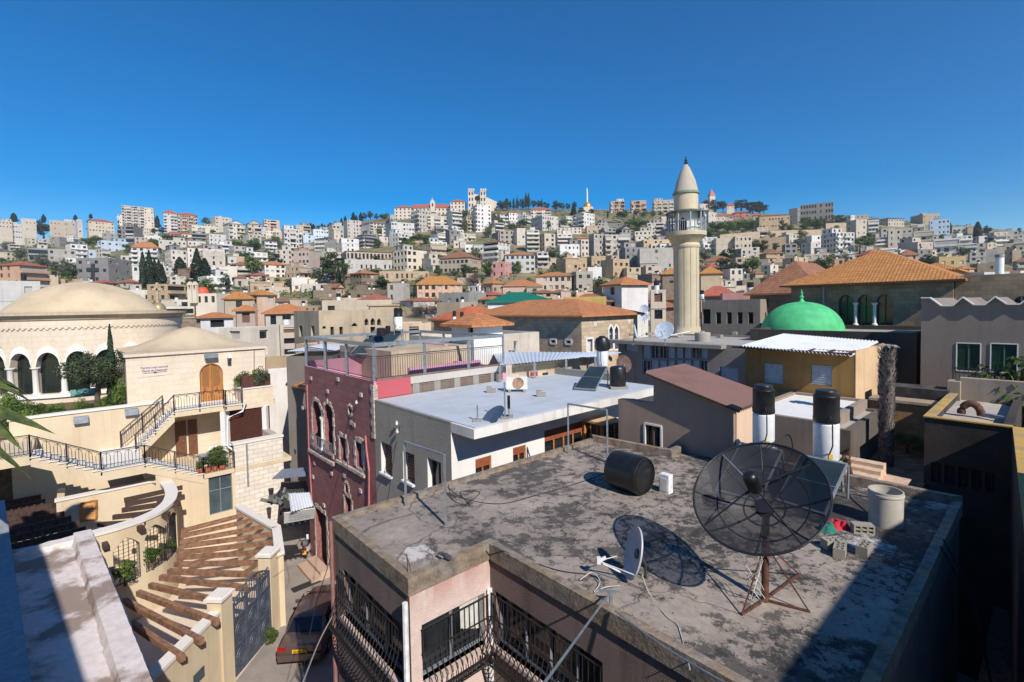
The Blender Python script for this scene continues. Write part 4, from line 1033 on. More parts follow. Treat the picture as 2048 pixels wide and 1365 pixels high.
# zigzag gable building with green lattice shutters
v0 = 35.; zg = [(1843, 597), (1861, 597), (1883, 613), (1906, 613), (1926, 596), (1948, 611), (1970, 611), (1991, 595), (2014, 610), (2040, 610), (2062, 593), (2090, 608), (2130, 606)]
zz = empty('zigzag_building', PV(1850, 780, v0), 'grey-pink rendered building with zigzag roofline and green lattice shutters', 'building')
TAUPE = plaster('taupe_render', S(134, 123, 113), .35, S(96, 84, 80), bd=.03, sb=.6)
pts = [(PV(x, y, v0).dot(DU), PV(x, y, v0).z) for x, y in zg]; to3 = lambda p: W(p[0], v0, p[1])
ops = [opening(s_, 'v', v0)[0] for s_ in ((1913, 687, 1961, 743, 'g'), (1981, 688, 2035, 746, 'g'))]
mb = MB(); mb.plate([(pts[-1][0], 1), ]+pts[::-1]+[(pts[0][0], 1)], ops, to3, DV, .12)
a, bz = pts[0], pts[-1]
for (p, q) in zip(pts, pts[1:]): mb.face(W(p[0], v0, p[1]), W(q[0], v0, q[1]), W(q[0], v0+9, q[1]), W(p[0], v0+9, p[1]))
mb.face(W(a[0], v0+9, 1), W(a[0], v0, 1), W(a[0], v0, a[1]), W(a[0], v0+9, a[1])); mb.face(W(bz[0], v0, 1), W(bz[0], v0+9, 1), W(bz[0], v0+9, bz[1]), W(bz[0], v0, bz[1]))
mb.build('wall', TAUPE, zz)
mb = MB()
for p, q in zip(pts, pts[1:]): mb.bar(W(p[0], v0-.05, p[1]+.03), W(q[0], v0-.05, q[1]+.03), .3, .06)
mb.build('coping', WHITE, zz)
LATG = simple('green_lattice', S(32, 82, 60), .5, var=.1)
for op in ops:
    x0, x1, z0, z1 = op[0][0], op[1][0], op[0][1], op[2][1]; o = win_fill(zz, to3, DV, op, .12, 's', nm='window', frame=simple('green_backing', S(18, 46, 34), .7))
    mb = MB(); f = lambda a, z: W(a, v0+.07, z)
    for s_ in (1, -1):
        k = x0-(z1-z0)
        while k < x1+(z1-z0):
            A = (k, z0) if s_ > 0 else (k, z1); B = (k+(z1-z0), z1) if s_ > 0 else (k+(z1-z0), z0)
            a0 = max(A[0], x0); a1 = min(B[0], x1)
            if a1 > a0:
                zA = A[1]+(a0-A[0])*s_; zB = A[1]+(a1-A[0])*s_; mb.bar(f(a0, zA), f(a1, zB), .06, .02)
            k += .125
    for x in (x0, (x0+x1)/2, x1): mb.bar(f(x, z0), f(x, z1), .08)
    for z in (z0, z1): mb.bar(f(x0, z), f(x1, z), .08)
    mb.build('lattice_shutter', LATG, o)
    mb = MB(); 
    for i in range(4): mb.bar(to3(op[i])-DV*.012, to3(op[(i+1) % 4])-DV*.012, .045, .04, up=DV)
    mb.build('frame', WHITE, o)
# grey ruin right of the minaret
v0 = 54.; u1 = uAt(1520, v0); uL = uAt(1404, v0); zt = PV(1460, 600, v0).z
building('grey_ruin', 'grey derelict house with five dark doorways right of the minaret', 'house', uL, u1, v0, vAt(1580, u1), 3, zt, plaster('ruin_grey', S(148, 138, 126), .6, S(84, 76, 68)),
    hv=[(1405, 619, 1421, 648, 'd')]+[(1432+21.5*i, 625, 1442+21.5*i, 648, 'd') for i in range(4)], hu=[(1541, 607, 1546, 622, 'Pd'), (1549, 607, 1554, 622, 'Pd'), (1530, 626, 1533, 648, 'd'), (1537, 626, 1541, 648, 'd')], dep=.5)
# individually described houses of the middle distance
def H(x0, xc, x1, yt, yb, w_, rf, ev, fl, op, d, lab, nm='house'):
    return house(x0, xc, x1, yt, yb, w_, rf, ev, fl, op, d=d, label=lab, oname=nm)
H(1205, 1244, 1298, 551, 660, 'w', 'o', 568, 3, 's', 64, 'tall white house with flared orange roof left of the minaret')
ROOFM['G'] = corrug('green_sheet_roof', S(34, 116, 92), rust=.12, rc_=S(60, 110, 96)); ROOFN['G'] = 'green'
H(972, 976, 1108, 583, 625, 'w', 'G', 603, 1, 'n', 72, 'white house with a broad green sheet roof')
H(1400, 1402, 1470, 572, 600, 'p', 'r', 591, 1, 's', 74, 'pink house with red hipped roof right behind the minaret')
H(1398, 1402, 1442, 531, 572, 't', 'y', 547, 2, 's', 120, 'tan stone house with ochre roof and arched window right of the minaret')
H(1322, 1325, 1362, 535, 572, 'n', 'y', 548, 2, 's', 118, 'stone house with ochre roof partly hidden behind the minaret')
H(1335, 1350, 1372, 590, 662, 't', 'o', 600, 3, 's', 80, 'narrow tan house with orange roof touching the minaret on its left')
H(1318, 1320, 1352, 605, 660, 'n', 'b', 614, 2, 'n', 78, 'brown stone hut with brown roof left of the minaret')
H(1300, 1302, 1332, 580, 652, 'c', 'f', None, 2, 's', 76, 'plain cream house wall between white tower house and minaret')
H(529, 532, 625, 608, 662, 'c', 'o', 626, 1, 'd', 78, 'cream house with wide orange roof left of the roofless ruin')
H(399, 402, 470, 625, 668, 'w', 'o', 634, 1, 'o', 62, 'white veranda house under a low orange roof behind the dome')
H(472, 474, 512, 610, 660, 'p', 'o', 621, 1, 'd', 72, 'peach house with small orange pyramid roof and three arches')
H(448, 450, 508, 583, 625, 't', 'y', 597, 1, 's', 92, 'stone house with ochre pyramid roof above the veranda house')
H(496, 515, 552, 578, 618, 'p', 'y', 589, 1, 'd', 100, 'peach house with ochre roof and two white-framed windows')
H(440, 505, 560, 656, 760, 'c', 'f', None, 3, 's', 54, 'old cream house with stained wall behind the chapel wing')
H(532, 534, 576, 716, 790, 't', 'f', None, 2, 'n', 44, 'low weathered wall house behind the planter')
H(538, 540, 602, 742, 850, 'w', 'f', None, 2, 'n', 40, 'white painted blank wall between chapel wing and red house')
H(560, 562, 600, 650, 720, 'c', 'f', None, 3, 'b', 64, 'cream house with stacked balconies left of the ruin')
H(1140, 1144, 1220, 587, 640, 'c', 'b', 603, 1, 'n', 66, 'cream wall house with brown roof left of the white tower house')
H(1128, 1130, 1212, 594, 606, 'y', 'f', None, 1, 'n', 58, 'low yellow parapet wall behind the long orange roof')
H(1440, 1445, 1540, 586, 606, 'k', 'f', None, 1, 'n', 66, 'pale pink flat roof house right behind the grey ruin')
H(905, 908, 935, 640, 690, 'h', 'k', 652, 1, 'n', 46, 'grey shed with dark pitched roof beside the twin black tanks')
H(1500, 1503, 1590, 600, 640, 'n', 'o', 612, 1, 'n', 80, 'brown house with orange roof right of the grey ruin')
H(720, 722, 870, 648, 700, 't', 'f', None, 1, 's', 50, 'tan flat-roofed house in front of the bare tree')
H(-20, -18, 90, 560, 640, 'w', 'f', None, 2, 's', 95, 'whitewashed house at the left edge behind the dome')
H(640, 645, 792, 600, 640, 't', 'f', None, 1, 's', 92, 'tan house behind the roofless ruin')
H(330, 335, 420, 640, 690, 'n', 'f', None, 1, 'n', 60, 'grey stone ruin right behind the dome drum')
H(590, 650, 720, 690, 730, 't', 'f', None, 1, 's', 42, 'tan low house behind the white tin roof')
# ------------------------------------------------------------------ landmarks on the hill
def lm_root(name, x, y, d, label, cat): return empty(name, PYd(x, y, d), label, cat)
MON = plaster('monastery_stone', S(214, 200, 182), .2, S(150, 136, 120))
def frame(x0, x1, d):
    a, b = PYd(x0, 430, d), PYd(x1, 430, d); a.z = b.z = 0; return a, (b-a).normalized(), (b-a).length
def block(root, x0, x1, yt, yb, d, dep, mat, n, fl, win='w', name='wall'):
    o, ax, w_ = frame(x0, x1, d); z0, z1 = PYd(x0, yb, d).z-4, PYd(x0, yt, d).z; zv = z0+4; hs = []; fh = (z1-zv)/fl; cw = w_/n
    for j in range(fl):
        for i in range(n): hs.append((cw*(i+.5)-min(.7, cw*.25), cw*(i+.5)+min(.7, cw*.25), zv+fh*j+fh*.25, zv+fh*j+fh*.78))
    mb = MB(); mb.facade(o, ax, w_, z0, z1, hs, .3); nv = -ax.cross(UPV); q = [o, o+ax*w_, o+ax*w_+nv*dep, o+nv*dep]; Zv = lambda z: V((0, 0, z))
    for i in (1, 2, 3): mb.face(q[i]+Zv(z0), q[(i+1) % 4]+Zv(z0), q[(i+1) % 4]+Zv(z1), q[i]+Zv(z1))
    mb.face(*[p+Zv(z1) for p in q]); mb.build(name, mat, root)
    for h in hs: add_window(root, o+ax*((h[0]+h[1])/2)+nv*.29+Zv(h[2]), h[1]-h[0]+.02, h[3]-h[2]+.02, ax, 0)
    return q, z1
d = 545.
mo = lm_root('monastery', 860, 435, d, 'long cream monastery with red tiled roofs on the ridge', 'monastery')
q, z = block(mo, 815, 905, 417, 440, d, 14, MON, 12, 3); mb = MB(); roof_mesh(mb, q, z, z+5.5, .6)
q, z = block(mo, 789, 822, 416, 442, d-8, 20, MON, 4, 4); roof_mesh(mb, q, z, z+4.5, .6)
q, z = block(mo, 901, 930, 404, 440, d-8, 20, MON, 4, 5); roof_mesh(mb, q, z, z+4.5, .6); mb.build('roof', ROOFM['r'], mo)
q, z = block(mo, 861, 870, 404, 417, d-2, 4, MON, 1, 1, name='gable'); c = (q[0]+q[1])/2; mb = MB(); mb.prism([q[0]+V((0, 0, z)), q[1]+V((0, 0, z)), c+V((0, 0, z+3.5))], (q[3]-q[0])); mb.bar(c+V((0, 0, z+3.4)), c+V((0, 0, z+5.6)), .35); mb.build('gable_top', MON, mo)
ba = lm_root('basilica', 965, 430, d, 'pale stone basilica with two square towers and rose window on the ridge', 'church')
block(ba, 937, 948, 382, 440, d-10, 9, MON, 2, 5, name='tower'); block(ba, 961, 972, 382, 440, d-10, 9, MON, 2, 5, name='tower'); block(ba, 946, 963, 389, 440, d-6, 10, MON, 1, 1, name='front')
o, ax, w_ = frame(937, 972, d-10); mb = MB()
for x in (938, 942.5, 947, 962, 966.5, 971): p = PYd(x, 382, d-10); mb.box(p+V((0, 3, -.2)), 1.6, 7, 2.6)
mb.build('merlons', MON, ba)
p = PYd(954.5, 397, d-6)-V((0, .2, 0)); mb = MB(); mb.cyl(p, p+V((0, .3, 0)), 2.8, n=20); mb.build('rose_window', DARK, ba)
q0, q1 = PYd(970, 430, d-2), PYd(994, 430, d+14); zt = PYd(970, 394, d).z; z2 = PYd(994, 404, d+14).z; mb = MB(); mb.prism([V((q0.x, q0.y, q0.z-4)), V((q1.x, q1.y, q0.z-4)), V((q1.x, q1.y, z2)), V((q0.x, q0.y, zt))], V((-2, 12, 0))); mb.build('nave', MON, ba)
q, z = block(ba, 940, 960, 414, 455, d-40, 9, MON, 3, 5, name='apse'); 
gd = lm_root('golden_dome', 1175, 420, 560, 'golden domed shrine with a slim white spire on the ridge', 'shrine')
c = PYd(1175, 417, 560); GOLD = simple('gilded_dome', S(214, 160, 66), .35, .6)
mb = MB(); mb.box(c+V((0, 0, -8)), 11, 11, 8.6); mb.build('wall', MON, gd)
mb = MB(); mb.lathe(c+V((0, 0, .6)), [(4.9, 0)]+[(4.9*cos(a)**.9, 6.4*sin(a)) for a in [i*pi/2/10 for i in range(1, 11)]], 24); mb.build('dome', GOLD, gd, smooth=60)
mb = MB(); mb.lathe(c+V((-.5, -1, 5)), [(1., 0), (1., 10), (1.4, 10.3), (1.4, 11), (.8, 11.2), (.8, 15), (0, 18.6)], 12); mb.build('spire', WHITE, gd, smooth=40)
ch = lm_root('spire_church', 1423, 412, 590, 'church tower with a pink pyramid spire above the ridge trees', 'church'); c = PYd(1423, 430, 590)
mb = MB(); mb.box(c+V((0, 0, -5)), 6.4, 6.4, PYd(1423, 393, 590).z-c.z+5); mb.build('tower', MON, ch)
zt = PYd(1423, 393, 590).z; mb = MB(); q = [V((c.x+i, c.y+j, zt)) for i, j in ((-3.6, -3.6), (3.6, -3.6), (3.6, 3.6), (-3.6, 3.6))]
for i in range(4): mb.face(q[i], q[(i+1) % 4], V((c.x, c.y, zt+8.6)))
mb.face(*q[::-1]); mb.build('spire', simple('pink_spire', S(190, 112, 96), .8), ch)
q, z = block(ch, 1405, 1420, 408, 430, 588, 12, MON, 3, 2, name='nave'); mb = MB(); roof_mesh(mb, q, z, z+5, .3, 1); mb.build('roof', ROOFM['r'], ch)
# chapel with a red dome, and the cupola with a cross behind the big dome
d = 118.; cp = lm_root('chapel', 402, 605, d, 'little cream chapel with a red dome and small bell gable', 'chapel')
q, z = block(cp, 384, 426, 588, 612, d, 5, MON, 3, 1)
c = PYd(405, 588, d+2.5); mb = MB(); mb.lathe(c+V((0, 0, -2)), [(1.55, 0), (1.55, 2.)], 20); mb.build('drum', MON, cp, smooth=40)
mb = MB(); mb.lathe(c, [(1.5*cos(a), 1.75*sin(a)) for a in [i*pi/2/8 for i in range(9)]], 20); mb.build('dome', simple('red_dome_paint', S(206, 82, 54), .6), cp, smooth=60)
for x in (381, 391):
    p = PYd(x, 590, d-.3); mb = MB(); mb.box(p+V((0, 0, -2)), 1., .8, 3.2); mb.box(p+V((-.38, 0, 1.2)), .22, .8, 1.1); mb.box(p+V((.38, 0, 1.2)), .22, .8, 1.1); mb.box(p+V((0, 0, 2.3)), 1.1, .9, .3); mb.prism([p+V((-.55, -.45, 2.6)), p+V((.55, -.45, 2.6)), p+V((0, -.45, 3.2))], V((0, .9, 0))); mb.build('bell_gable', MON, cp)
d = 75.; c = PYd(317, 628, d); cu = empty('cupola', c, 'grey-gold church cupola with a tall stone cross behind the dome', 'cupola')
mb = MB(); mb.lathe(c+V((0, 0, -3)), [(1.05, 0), (1.05, 3.4), (1.15, 3.45), (1.15, 3.6)], 20); mb.build('drum', OLDST, cu, smooth=40)
mb = MB(); mb.lathe(c+V((0, 0, .6)), [(1.05*cos(a), 1.15*sin(a)) for a in [i*pi/2/8 for i in range(9)]]+[], 20); mb.build('dome', simple('tarnished_gold', S(168, 150, 108), .45, .4), cu, smooth=60)
mb = MB(); mb.box(c+V((0, 0, 1.7)), .3, .3, 3.1); mb.box(c+V((0, 0, 3.6)), 1.6, .3, .32); mb.build('cross', OLDST, cu)
# dark cross on the grey house, yellow water drum, big white tank
g = [h for h in HOUSES if h['nm'] and 'dark cross' in h['nm']][0]; d = g['d']
L = g['L']; n = (-L).cross(UPV).normalized()
def onL(px, py): r_ = ray(px, py); t = (V(g['q'][0])-CAM).dot(n)/r_.dot(n); return CAM+r_*t
mb = MB(); DKC = simple('dark_cross_paint', S(46, 48, 56), .7); off = n*.25
c0_, c1_ = onL(186.5, 528)+off, onL(186.5, 562)+off; mb.bar(c0_, c1_, 1.5, .3, up=n); a0_, a1_ = onL(174, 539.5)+off, onL(198, 540)+off; mb.bar(a0_, a1_, 1.5, .34, up=n); mb.build('cross', DKC, g['o'])
p = PYd(1999, 545, 110); t = empty('water_tank', p+V((0, 0, -3)), 'big white cylindrical tank on a rooftop near the right edge', 'tank')
mb = MB(); mb.cyl(p+V((0, 0, -3)), p+V((0, 0, 3.3)), .75, n=16); mb.build('drum', WHITEM, t, smooth=40); mb = MB(); mb.cyl(p+V((0, 0, 3.3)), p+V((0, 0, 4.0)), .82, n=16); mb.build('cap', CONC, t, smooth=40)
# stone retaining walls on the slope
def rwall(x0, y0, x1, y1, h, d, lab):
    a, b = PYd(x0, y0, d), PYd(x1, y1, d); mb = MB(); n_ = 24
    for i in range(n_):
        p, q_ = a.lerp(b, i/n_), a.lerp(b, (i+1)/n_); z = min(gz(p.x, p.y), a.z)-6; mb.hexa([V((p.x, p.y, z)), V((q_.x, q_.y, z)), V((q_.x, q_.y+.8, z)), V((p.x, p.y+.8, z))], [p, q_, q_+V((0, .8, 0)), p+V((0, .8, 0))])
    mb.build('retaining_wall', OLDST, label=lab, cat='wall', group='stone terrace walls on the hillside')
rwall(765, 487, 862, 480, 4, 330, 'stone terrace wall under the bushes right of the derelict hall')
rwall(890, 476, 975, 467, 4, 360, 'pale terrace wall below the basilica')
rwall(1540, 462, 1655, 459, 4, 330, 'long stone terrace wall below the unfinished concrete block')
rwall(1440, 470, 1520, 463, 4, 300, 'terrace wall under the tree clump right of the minaret')
rwall(1652, 447, 1692, 446, 6, 350, 'pale wall beside the green trees on the right ridge')
# ------------------------------------------------------------------ left: domed religious centre, stairs, courtyard
CRM = plaster('warm_cream_plaster', S(212, 194, 164), .32, S(160, 136, 106)); CST = stone('smooth_cream_stone', S(220, 203, 180), bw=.8, bh=.36, var=.06, stain=.2, mortar=S(206, 188, 164), ms=.006)
WST = stone('white_cut_stone', S(222, 212, 198), bw=.55, bh=.28, var=.12, stain=.15, mortar=S(176, 164, 148)); DOMEM = plaster('dome_plaster', S(200, 180, 150), .5, S(134, 112, 88), streak=False)
WCOP = plaster('white_coping', S(222, 216, 208), .15, S(170, 160, 150))
def railing(pts, label, h=1.0, group='wrought iron railings of the stairs and terraces', step=.15, arcs=True, post=1.6, mat=None, name='railing'):
    mat = mat or IRON; pts = [V(p) for p in pts]; root = empty(name, pts[0], label, 'railing', group); up = V((0, 0, h)); tr = MB(); ba = MB()
    for a, b in zip(pts, pts[1:]):
        L = (b-a).length; n = max(1, round(L/post)); m = max(1, round(L/step))
        tr.bar(a+up, b+up, .05, .04); tr.bar(a+up*.93, b+up*.93, .022); tr.bar(a+up*.1, b+up*.1, .03)
        for i in range(n+1):
            p = a.lerp(b, i/n); q = MB(); q.bar(p-V((0, 0, .22)), p+up*1.03, .05); q.build('post', mat, root)
        for i in range(m):
            p = a.lerp(b, (i+.5)/m); ba.bar(p+up*.1, p+up*(.72 if arcs and i % 3 != 1 else .93), .018)
            if arcs and i % 3 == 1:
                l, r = a.lerp(b, (i-.5)/m), a.lerp(b, min(1, (i+1.5)/m)); ba.tube([l+up*.72, l.lerp(p, .25)+up*.84, p+up*.9, r.lerp(p, .25)+up*.84, r+up*.72], .012, 4)
    tr.build('top_rail', mat, root); ba.build('balusters', mat, root); return root
def text_mesh(t, size):
    cu = bpy.data.curves.new('txt', 'FONT'); cu.body = t; cu.size = size; cu.extrude = .006; cu.align_x = 'CENTER'; cu.resolution_u = 3
    o = bpy.data.objects.new('txt', cu); COL.objects.link(o); dg = bpy.context.evaluated_depsgraph_get(); dg.update()
    me = bpy.data.meshes.new_from_object(o.evaluated_get(dg)); bpy.data.objects.remove(o); return me
def put_text(t, size, P, ax, mat, parent, name='lettering'):
    me = text_mesh(t, size); me.materials.clear(); me.materials.append(mat); o = bpy.data.objects.new(name, me); COL.objects.link(o); setp(o, parent)
    n = ax.cross(UPV); M = Matrix((ax, UPV, n)).transposed(); o.rotation_euler = M.to_euler(); o.location = V(P)-wloc(parent); return o
WU = -38.2
# rotunda
C = V((-34.3, 39.1, 0)); RR = 6.3
def rot_hit(px, rad=RR, py=700):
    d = ray(px, py); d = V((d.x, d.y, 0)); a = d.dot(d); b = -2*d.dot(C); c = C.dot(C)-rad*rad; t = (-b-sqrt(b*b-4*a*c))/(2*a); P = d*t; return atan2(P.y-C.y, P.x-C.x), P
aA, PA = rot_hit(66); aB, PB = rot_hit(124); sp = aB-aA; dep = PA.y
zz_ = lambda y, d=dep: PYd(95, y, d).z
zS, zSp, zCr, zTop, z0 = zz_(790), zz_(735), zz_(706), 12.0, 4.
ro = empty('rotunda', C+V((0, 0, z0)), 'round cream stone rotunda with glazed white arches and scalloped frieze', 'building')
nA = 90; mb = MB(); gl = MB(); ring = MB()
def archz(a):
    k = ((a-aA)/sp) % 1.; x = abs(k-.5)/.42
    return None if x >= 1 else zSp+(zCr-zSp)*sqrt(1-x*x)
ss_ = []
for i in range(-6, 12):
    for k in (0, .08)+tuple(.08+.84*(j/12) for j in range(1, 12))+(.92,): ss_.append(aA+(i+k)*sp)
ss_ = sorted(ss_); A0, A1 = ss_[0], ss_[-1]
pt = lambda a, z, r=RR: V((C.x+r*cos(a), C.y+r*sin(a), z))
for a, b in zip(ss_, ss_[1:]):
    m = archz((a+b)/2); 
    if m is None: mb.face(pt(a, z0), pt(b, z0), pt(b, zTop), pt(a, zTop)); continue
    za, zb_ = archz(a) or zSp, archz(b) or zSp
    mb.face(pt(a, z0), pt(b, z0), pt(b, zS), pt(a, zS)); mb.face(pt(a, za), pt(b, zb_), pt(b, zTop), pt(a, zTop))
    mb.face(pt(a, zS), pt(b, zS), pt(b, zS, RR-.5), pt(a, zS, RR-.5)); mb.face(pt(b, zb_), pt(a, za), pt(a, za, RR-.5), pt(b, zb_, RR-.5))
    if archz(a-1e-4) is None or archz(a+1e-5) is None or abs(((a-aA)/sp) % 1-.08) < .001: mb.face(pt(a, zS), pt(a, za), pt(a, za, RR-.5), pt(a, zS, RR-.5))
    if abs(((b-aA)/sp) % 1-.92) < .001: mb.face(pt(b, zb_), pt(b, zS), pt(b, zS, RR-.5), pt(b, zb_, RR-.5))
    ring.hexa([pt(a, za, RR+.07), pt(b, zb_, RR+.07), pt(b, zb_, RR-.02), pt(a, za, RR-.02)], [pt(a, za+.42, RR+.07), pt(b, zb_+.42, RR+.07), pt(b, zb_+.42, RR-.02), pt(a, za+.42, RR-.02)])
mb.lathe(C, [(RR, z0), (RR, zTop)], 60, A1, A0+2*pi)
mb.build('wall', CST, ro)
for i in range(-6, 12):
    g_ = MB(); g_.lathe(C, [(RR-.48, zS-.1), (RR-.48, zCr+.1)], 12, aA+(i+.04)*sp, aA+(i+.96)*sp); g_.build('window', simple('green_tint_glass', (.012, .02, .018), .08), ro)
    c_ = MB(); p = pt(aA+i*sp, zS, RR-.12); h = zSp-zS; c_.lathe(p, [(.26, -.08), (.26, .06), (.17, .12), (.15, h-.22), (.24, h-.1), (.28, h-.08), (.28, h)], 14); c_.build('column', WHITE, ro, smooth=40)
ring.build('arch_surrounds', WHITE, ro)
mb = MB(); mb.lathe(C, [(RR, zS-.28), (RR+.16, zS-.26), (RR+.16, zS-.1), (RR-.2, zS-.06)], 90); mb.build('sill', WHITE, ro)
mb = MB(); zf = zz_(657)
mb.lathe(C, [(RR, zf), (RR+.09, zf+.02), (RR+.09, zTop-.5), (RR, zTop-.5)], 90); n = 120
for i in range(n):   # little hanging scallops
    a, b = 2*pi*i/n, 2*pi*(i+1)/n; q = [(a+(b-a)*k/6, zf+.05-.17*sin(pi*k/6)) for k in range(7)]
    for (s0, t0), (s1, t1) in zip(q, q[1:]): mb.face(pt(s0, t0, RR+.08), pt(s1, t1, RR+.08), pt(s1, zf+.06, RR+.08), pt(s0, zf+.06, RR+.08)); mb.face(pt(s0, t0, RR+.08), pt(s0, t0, RR), pt(s1, t1, RR), pt(s1, t1, RR+.08))
mb.build('scalloped_frieze', CST, ro)
mb = MB(); mb.lathe(C, [(RR, zTop-.5), (RR+.12, zTop-.42), (RR+.2, zTop-.16), (RR+.45, zTop-.1), (RR+.45, zTop+.06), (RR-2, zTop+.12)], 96); mb.build('cornice', plaster('cornice_stone', S(190, 172, 146), .5, S(110, 96, 80)), ro, smooth=30)
Rd = 4.85; zA = PYd(172, 565, C.y).z; hD = zA-zTop-.14; Rs = (Rd*Rd+hD*hD)/(2*hD); tm = math.asin(Rd/Rs)
mb = MB(); mb.lathe(C, [(Rd+.1, zTop), (Rd+.1, zTop+.14), (Rd, zTop+.14)]+[(Rs*sin(t), zTop+.14+Rs*(cos(t)-cos(tm))) for t in [tm*(1-i/16) for i in range(17)]], 64); mb.build('dome', DOMEM, ro, smooth=60)
# chapel wing with tent-like roof
vl, vr = vAt(253, WU, 760), vAt(531, WU, 740); zE = PU(400, 705, WU).z; zT = 5.85
wing = empty('chapel_wing', W(WU-4.5, (vl+vr)/2, -2.3), 'cream stone wing with a carved arched wooden door and swept tent roof', 'building')
to3 = lambda p: W(WU, p[0], p[1])
dpoly, _ = opening((399.5, 727, 446.5, 803, 'Aw'), 'u', WU)
mb = MB(); mb.plate([(vl, -2.3), (vr, -2.3), (vr, zE), (vl, zE)], [dpoly], to3, -DU, .25); D_ = 8.6
mb.face(W(WU-D_, vl, -2.3), W(WU, vl, -2.3), W(WU, vl, zE), W(WU-D_, vl, zE)); mb.face(W(WU, vr, -2.3), W(WU-D_, vr, -2.3), W(WU-D_, vr, zE), W(WU, vr, zE)); mb.face(W(WU-D_, vr, -2.3), W(WU-D_, vl, -2.3), W(WU-D_, vl, zE), W(WU-D_, vr, zE))
mb.build('wall', CST, wing)
mb = MB(); mb.prism([to3(p)-DU*.14 for p in dpoly], -DU*.08); dr = mb.build('door', ORANGEW, wing)
xs = [p[0] for p in dpoly]; zs = [p[1] for p in dpoly]; x0, x1, z0_, z1_ = min(xs), max(xs), min(zs), max(zs); xc = (x0+x1)/2
mb = MB(); n_ = len(dpoly)
for i in range(n_): mb.bar(to3(dpoly[i])-DU*.1, to3(dpoly[(i+1) % n_])-DU*.1, .16, .1)
mb.bar(to3((xc, z0_))-DU*.1, to3((xc, z1_))-DU*.1, .1)
for s_ in (-1, 1): mb.bar(to3((xc+s_*.36, z0_+.75))-DU*.115, to3((xc+s_*.36, z0_+.95))-DU*.115, .5, .05)
mb.build('door_frame', ORANGEW, dr)
mb = MB()
for s_ in (-1, 1):
    for j in range(15):
        for i in range(4):
            c_ = (xc+s_*(.16+.13*i+(.065 if j % 2 else 0)), z0_+1.05+j*.1)
            if c_[1] > zs[2]+sqrt(max(0, ((x1-x0)/2)**2-(c_[0]-xc)**2))-.2 or abs(c_[0]-xc) > (x1-x0)/2-.14: continue
            r = .048; mb.prism([to3((c_[0]+r, c_[1]))-DU*.137, to3((c_[0], c_[1]+r))-DU*.137, to3((c_[0]-r, c_[1]))-DU*.137, to3((c_[0], c_[1]-r))-DU*.137], -DU*.02)
mb.build('fretwork', DARK, dr)
hv_, hu_ = (vr-vl)/2+.12, D_/2+.12; cu_, cv_ = WU-D_/2, (vl+vr)/2; zap = PU(416, 652, cu_).z
mb = MB(); nn = 64; rows = 16; idx = []
for j in range(rows+1):
    t = 1-j/rows; zr_ = zE+.16+(zap-zE-.16)*(.55*(.5+.5*cos(pi*t))+.45*(1-t))
    for i in range(nn):
        a = 2*pi*i/nn+pi/nn; m = max(abs(cos(a)), abs(sin(a))); k = t*((1-t**4)+t**4/m)
        mb.v.append(tuple(W(cu_+hu_*cos(a)*k, cv_+hv_*sin(a)*k, zr_)))
for j in range(rows):
    for i in range(nn): mb.f.append((j*nn+i, j*nn+(i+1) % nn, (j+1)*nn+(i+1) % nn, (j+1)*nn+i)); mb.m.append(0)
mb.build('tent_roof', DOMEM, wing, smooth=50)
mb = MB(); mb.uvbox(WU-D_-.1, WU+.14, vl-.1, vr+.1, zE-.02, zE+.16); mb.build('eaves', CST, wing)
PURP = simple('violet_letters', S(92, 78, 140), .6)
P = PU(310, 738, WU)+DU*.02; sg = MB(); sg.prism([PU(x, y, WU)+DU*.004 for x, y in ((276, 757), (342, 749), (342, 722), (276, 727))], DU*.012); sgo = sg.build('wall_sign', CST, None, label='stone name panel with violet lettering on the chapel wing', cat='sign')
for tx, xa, xb, ya, yb__ in (('Centre International', 281, 336, 739.5, 734), ('Marie de Nazareth', 284, 335, 745.5, 740.5)):
    o = put_text(tx, .3, (PU(xa, ya, WU)+PU(xb, yb__, WU))/2+DU*.03, DV, PURP, sgo); k = (vAt(xb, WU)-vAt(xa, WU))/o.dimensions.x; o.scale = (k, k*1.15, 1)
mb = MB(); a, b = PU(286, 747.5, WU)+DU*.025, PU(334, 743, WU)+DU*.025; mb.bar(a, b, .02); c_ = (a+b)/2; mb.box(c_-V((0, 0, .05)), .14, .02, .1, DV); mb.build('emblem', PURP, sgo)
mb = MB(); p = PU(421, 712, WU)+DU*.25; mb.box(p-V((0, 0, .12)), .75, .45, .26, DV); o = mb.build('flood_lamp', GREYM, label='grey flood lamp fixed above the arched wooden door', cat='lamp'); mb = MB(); mb.uvbox(WU, WU+.12, vAt(416, WU), vAt(427, WU), PU(421, 722, WU).z, PU(421, 715, WU).z); mb.build('bracket', CST, o)
mb = MB(); p = PU(458, 722, WU)+DU*.12; mb.box(p-V((0, 0, .2)), .2, .2, .4, DV); o = mb.build('wall_lamp', DGREYM, label='small dark wall lamp right of the arched door', cat='lamp'); mb = MB(); mb.box(p+V((0, 0, .2)), .24, .24, .16, DV); mb.build('lamp_cap', WHITEM, o)
mb = MB(); mb.tube([PU(508, 697, WU)+DU*.05, PU(508, 740, WU)+DU*.05], .02); mb.build('cable_drop', DGREYM, wing)
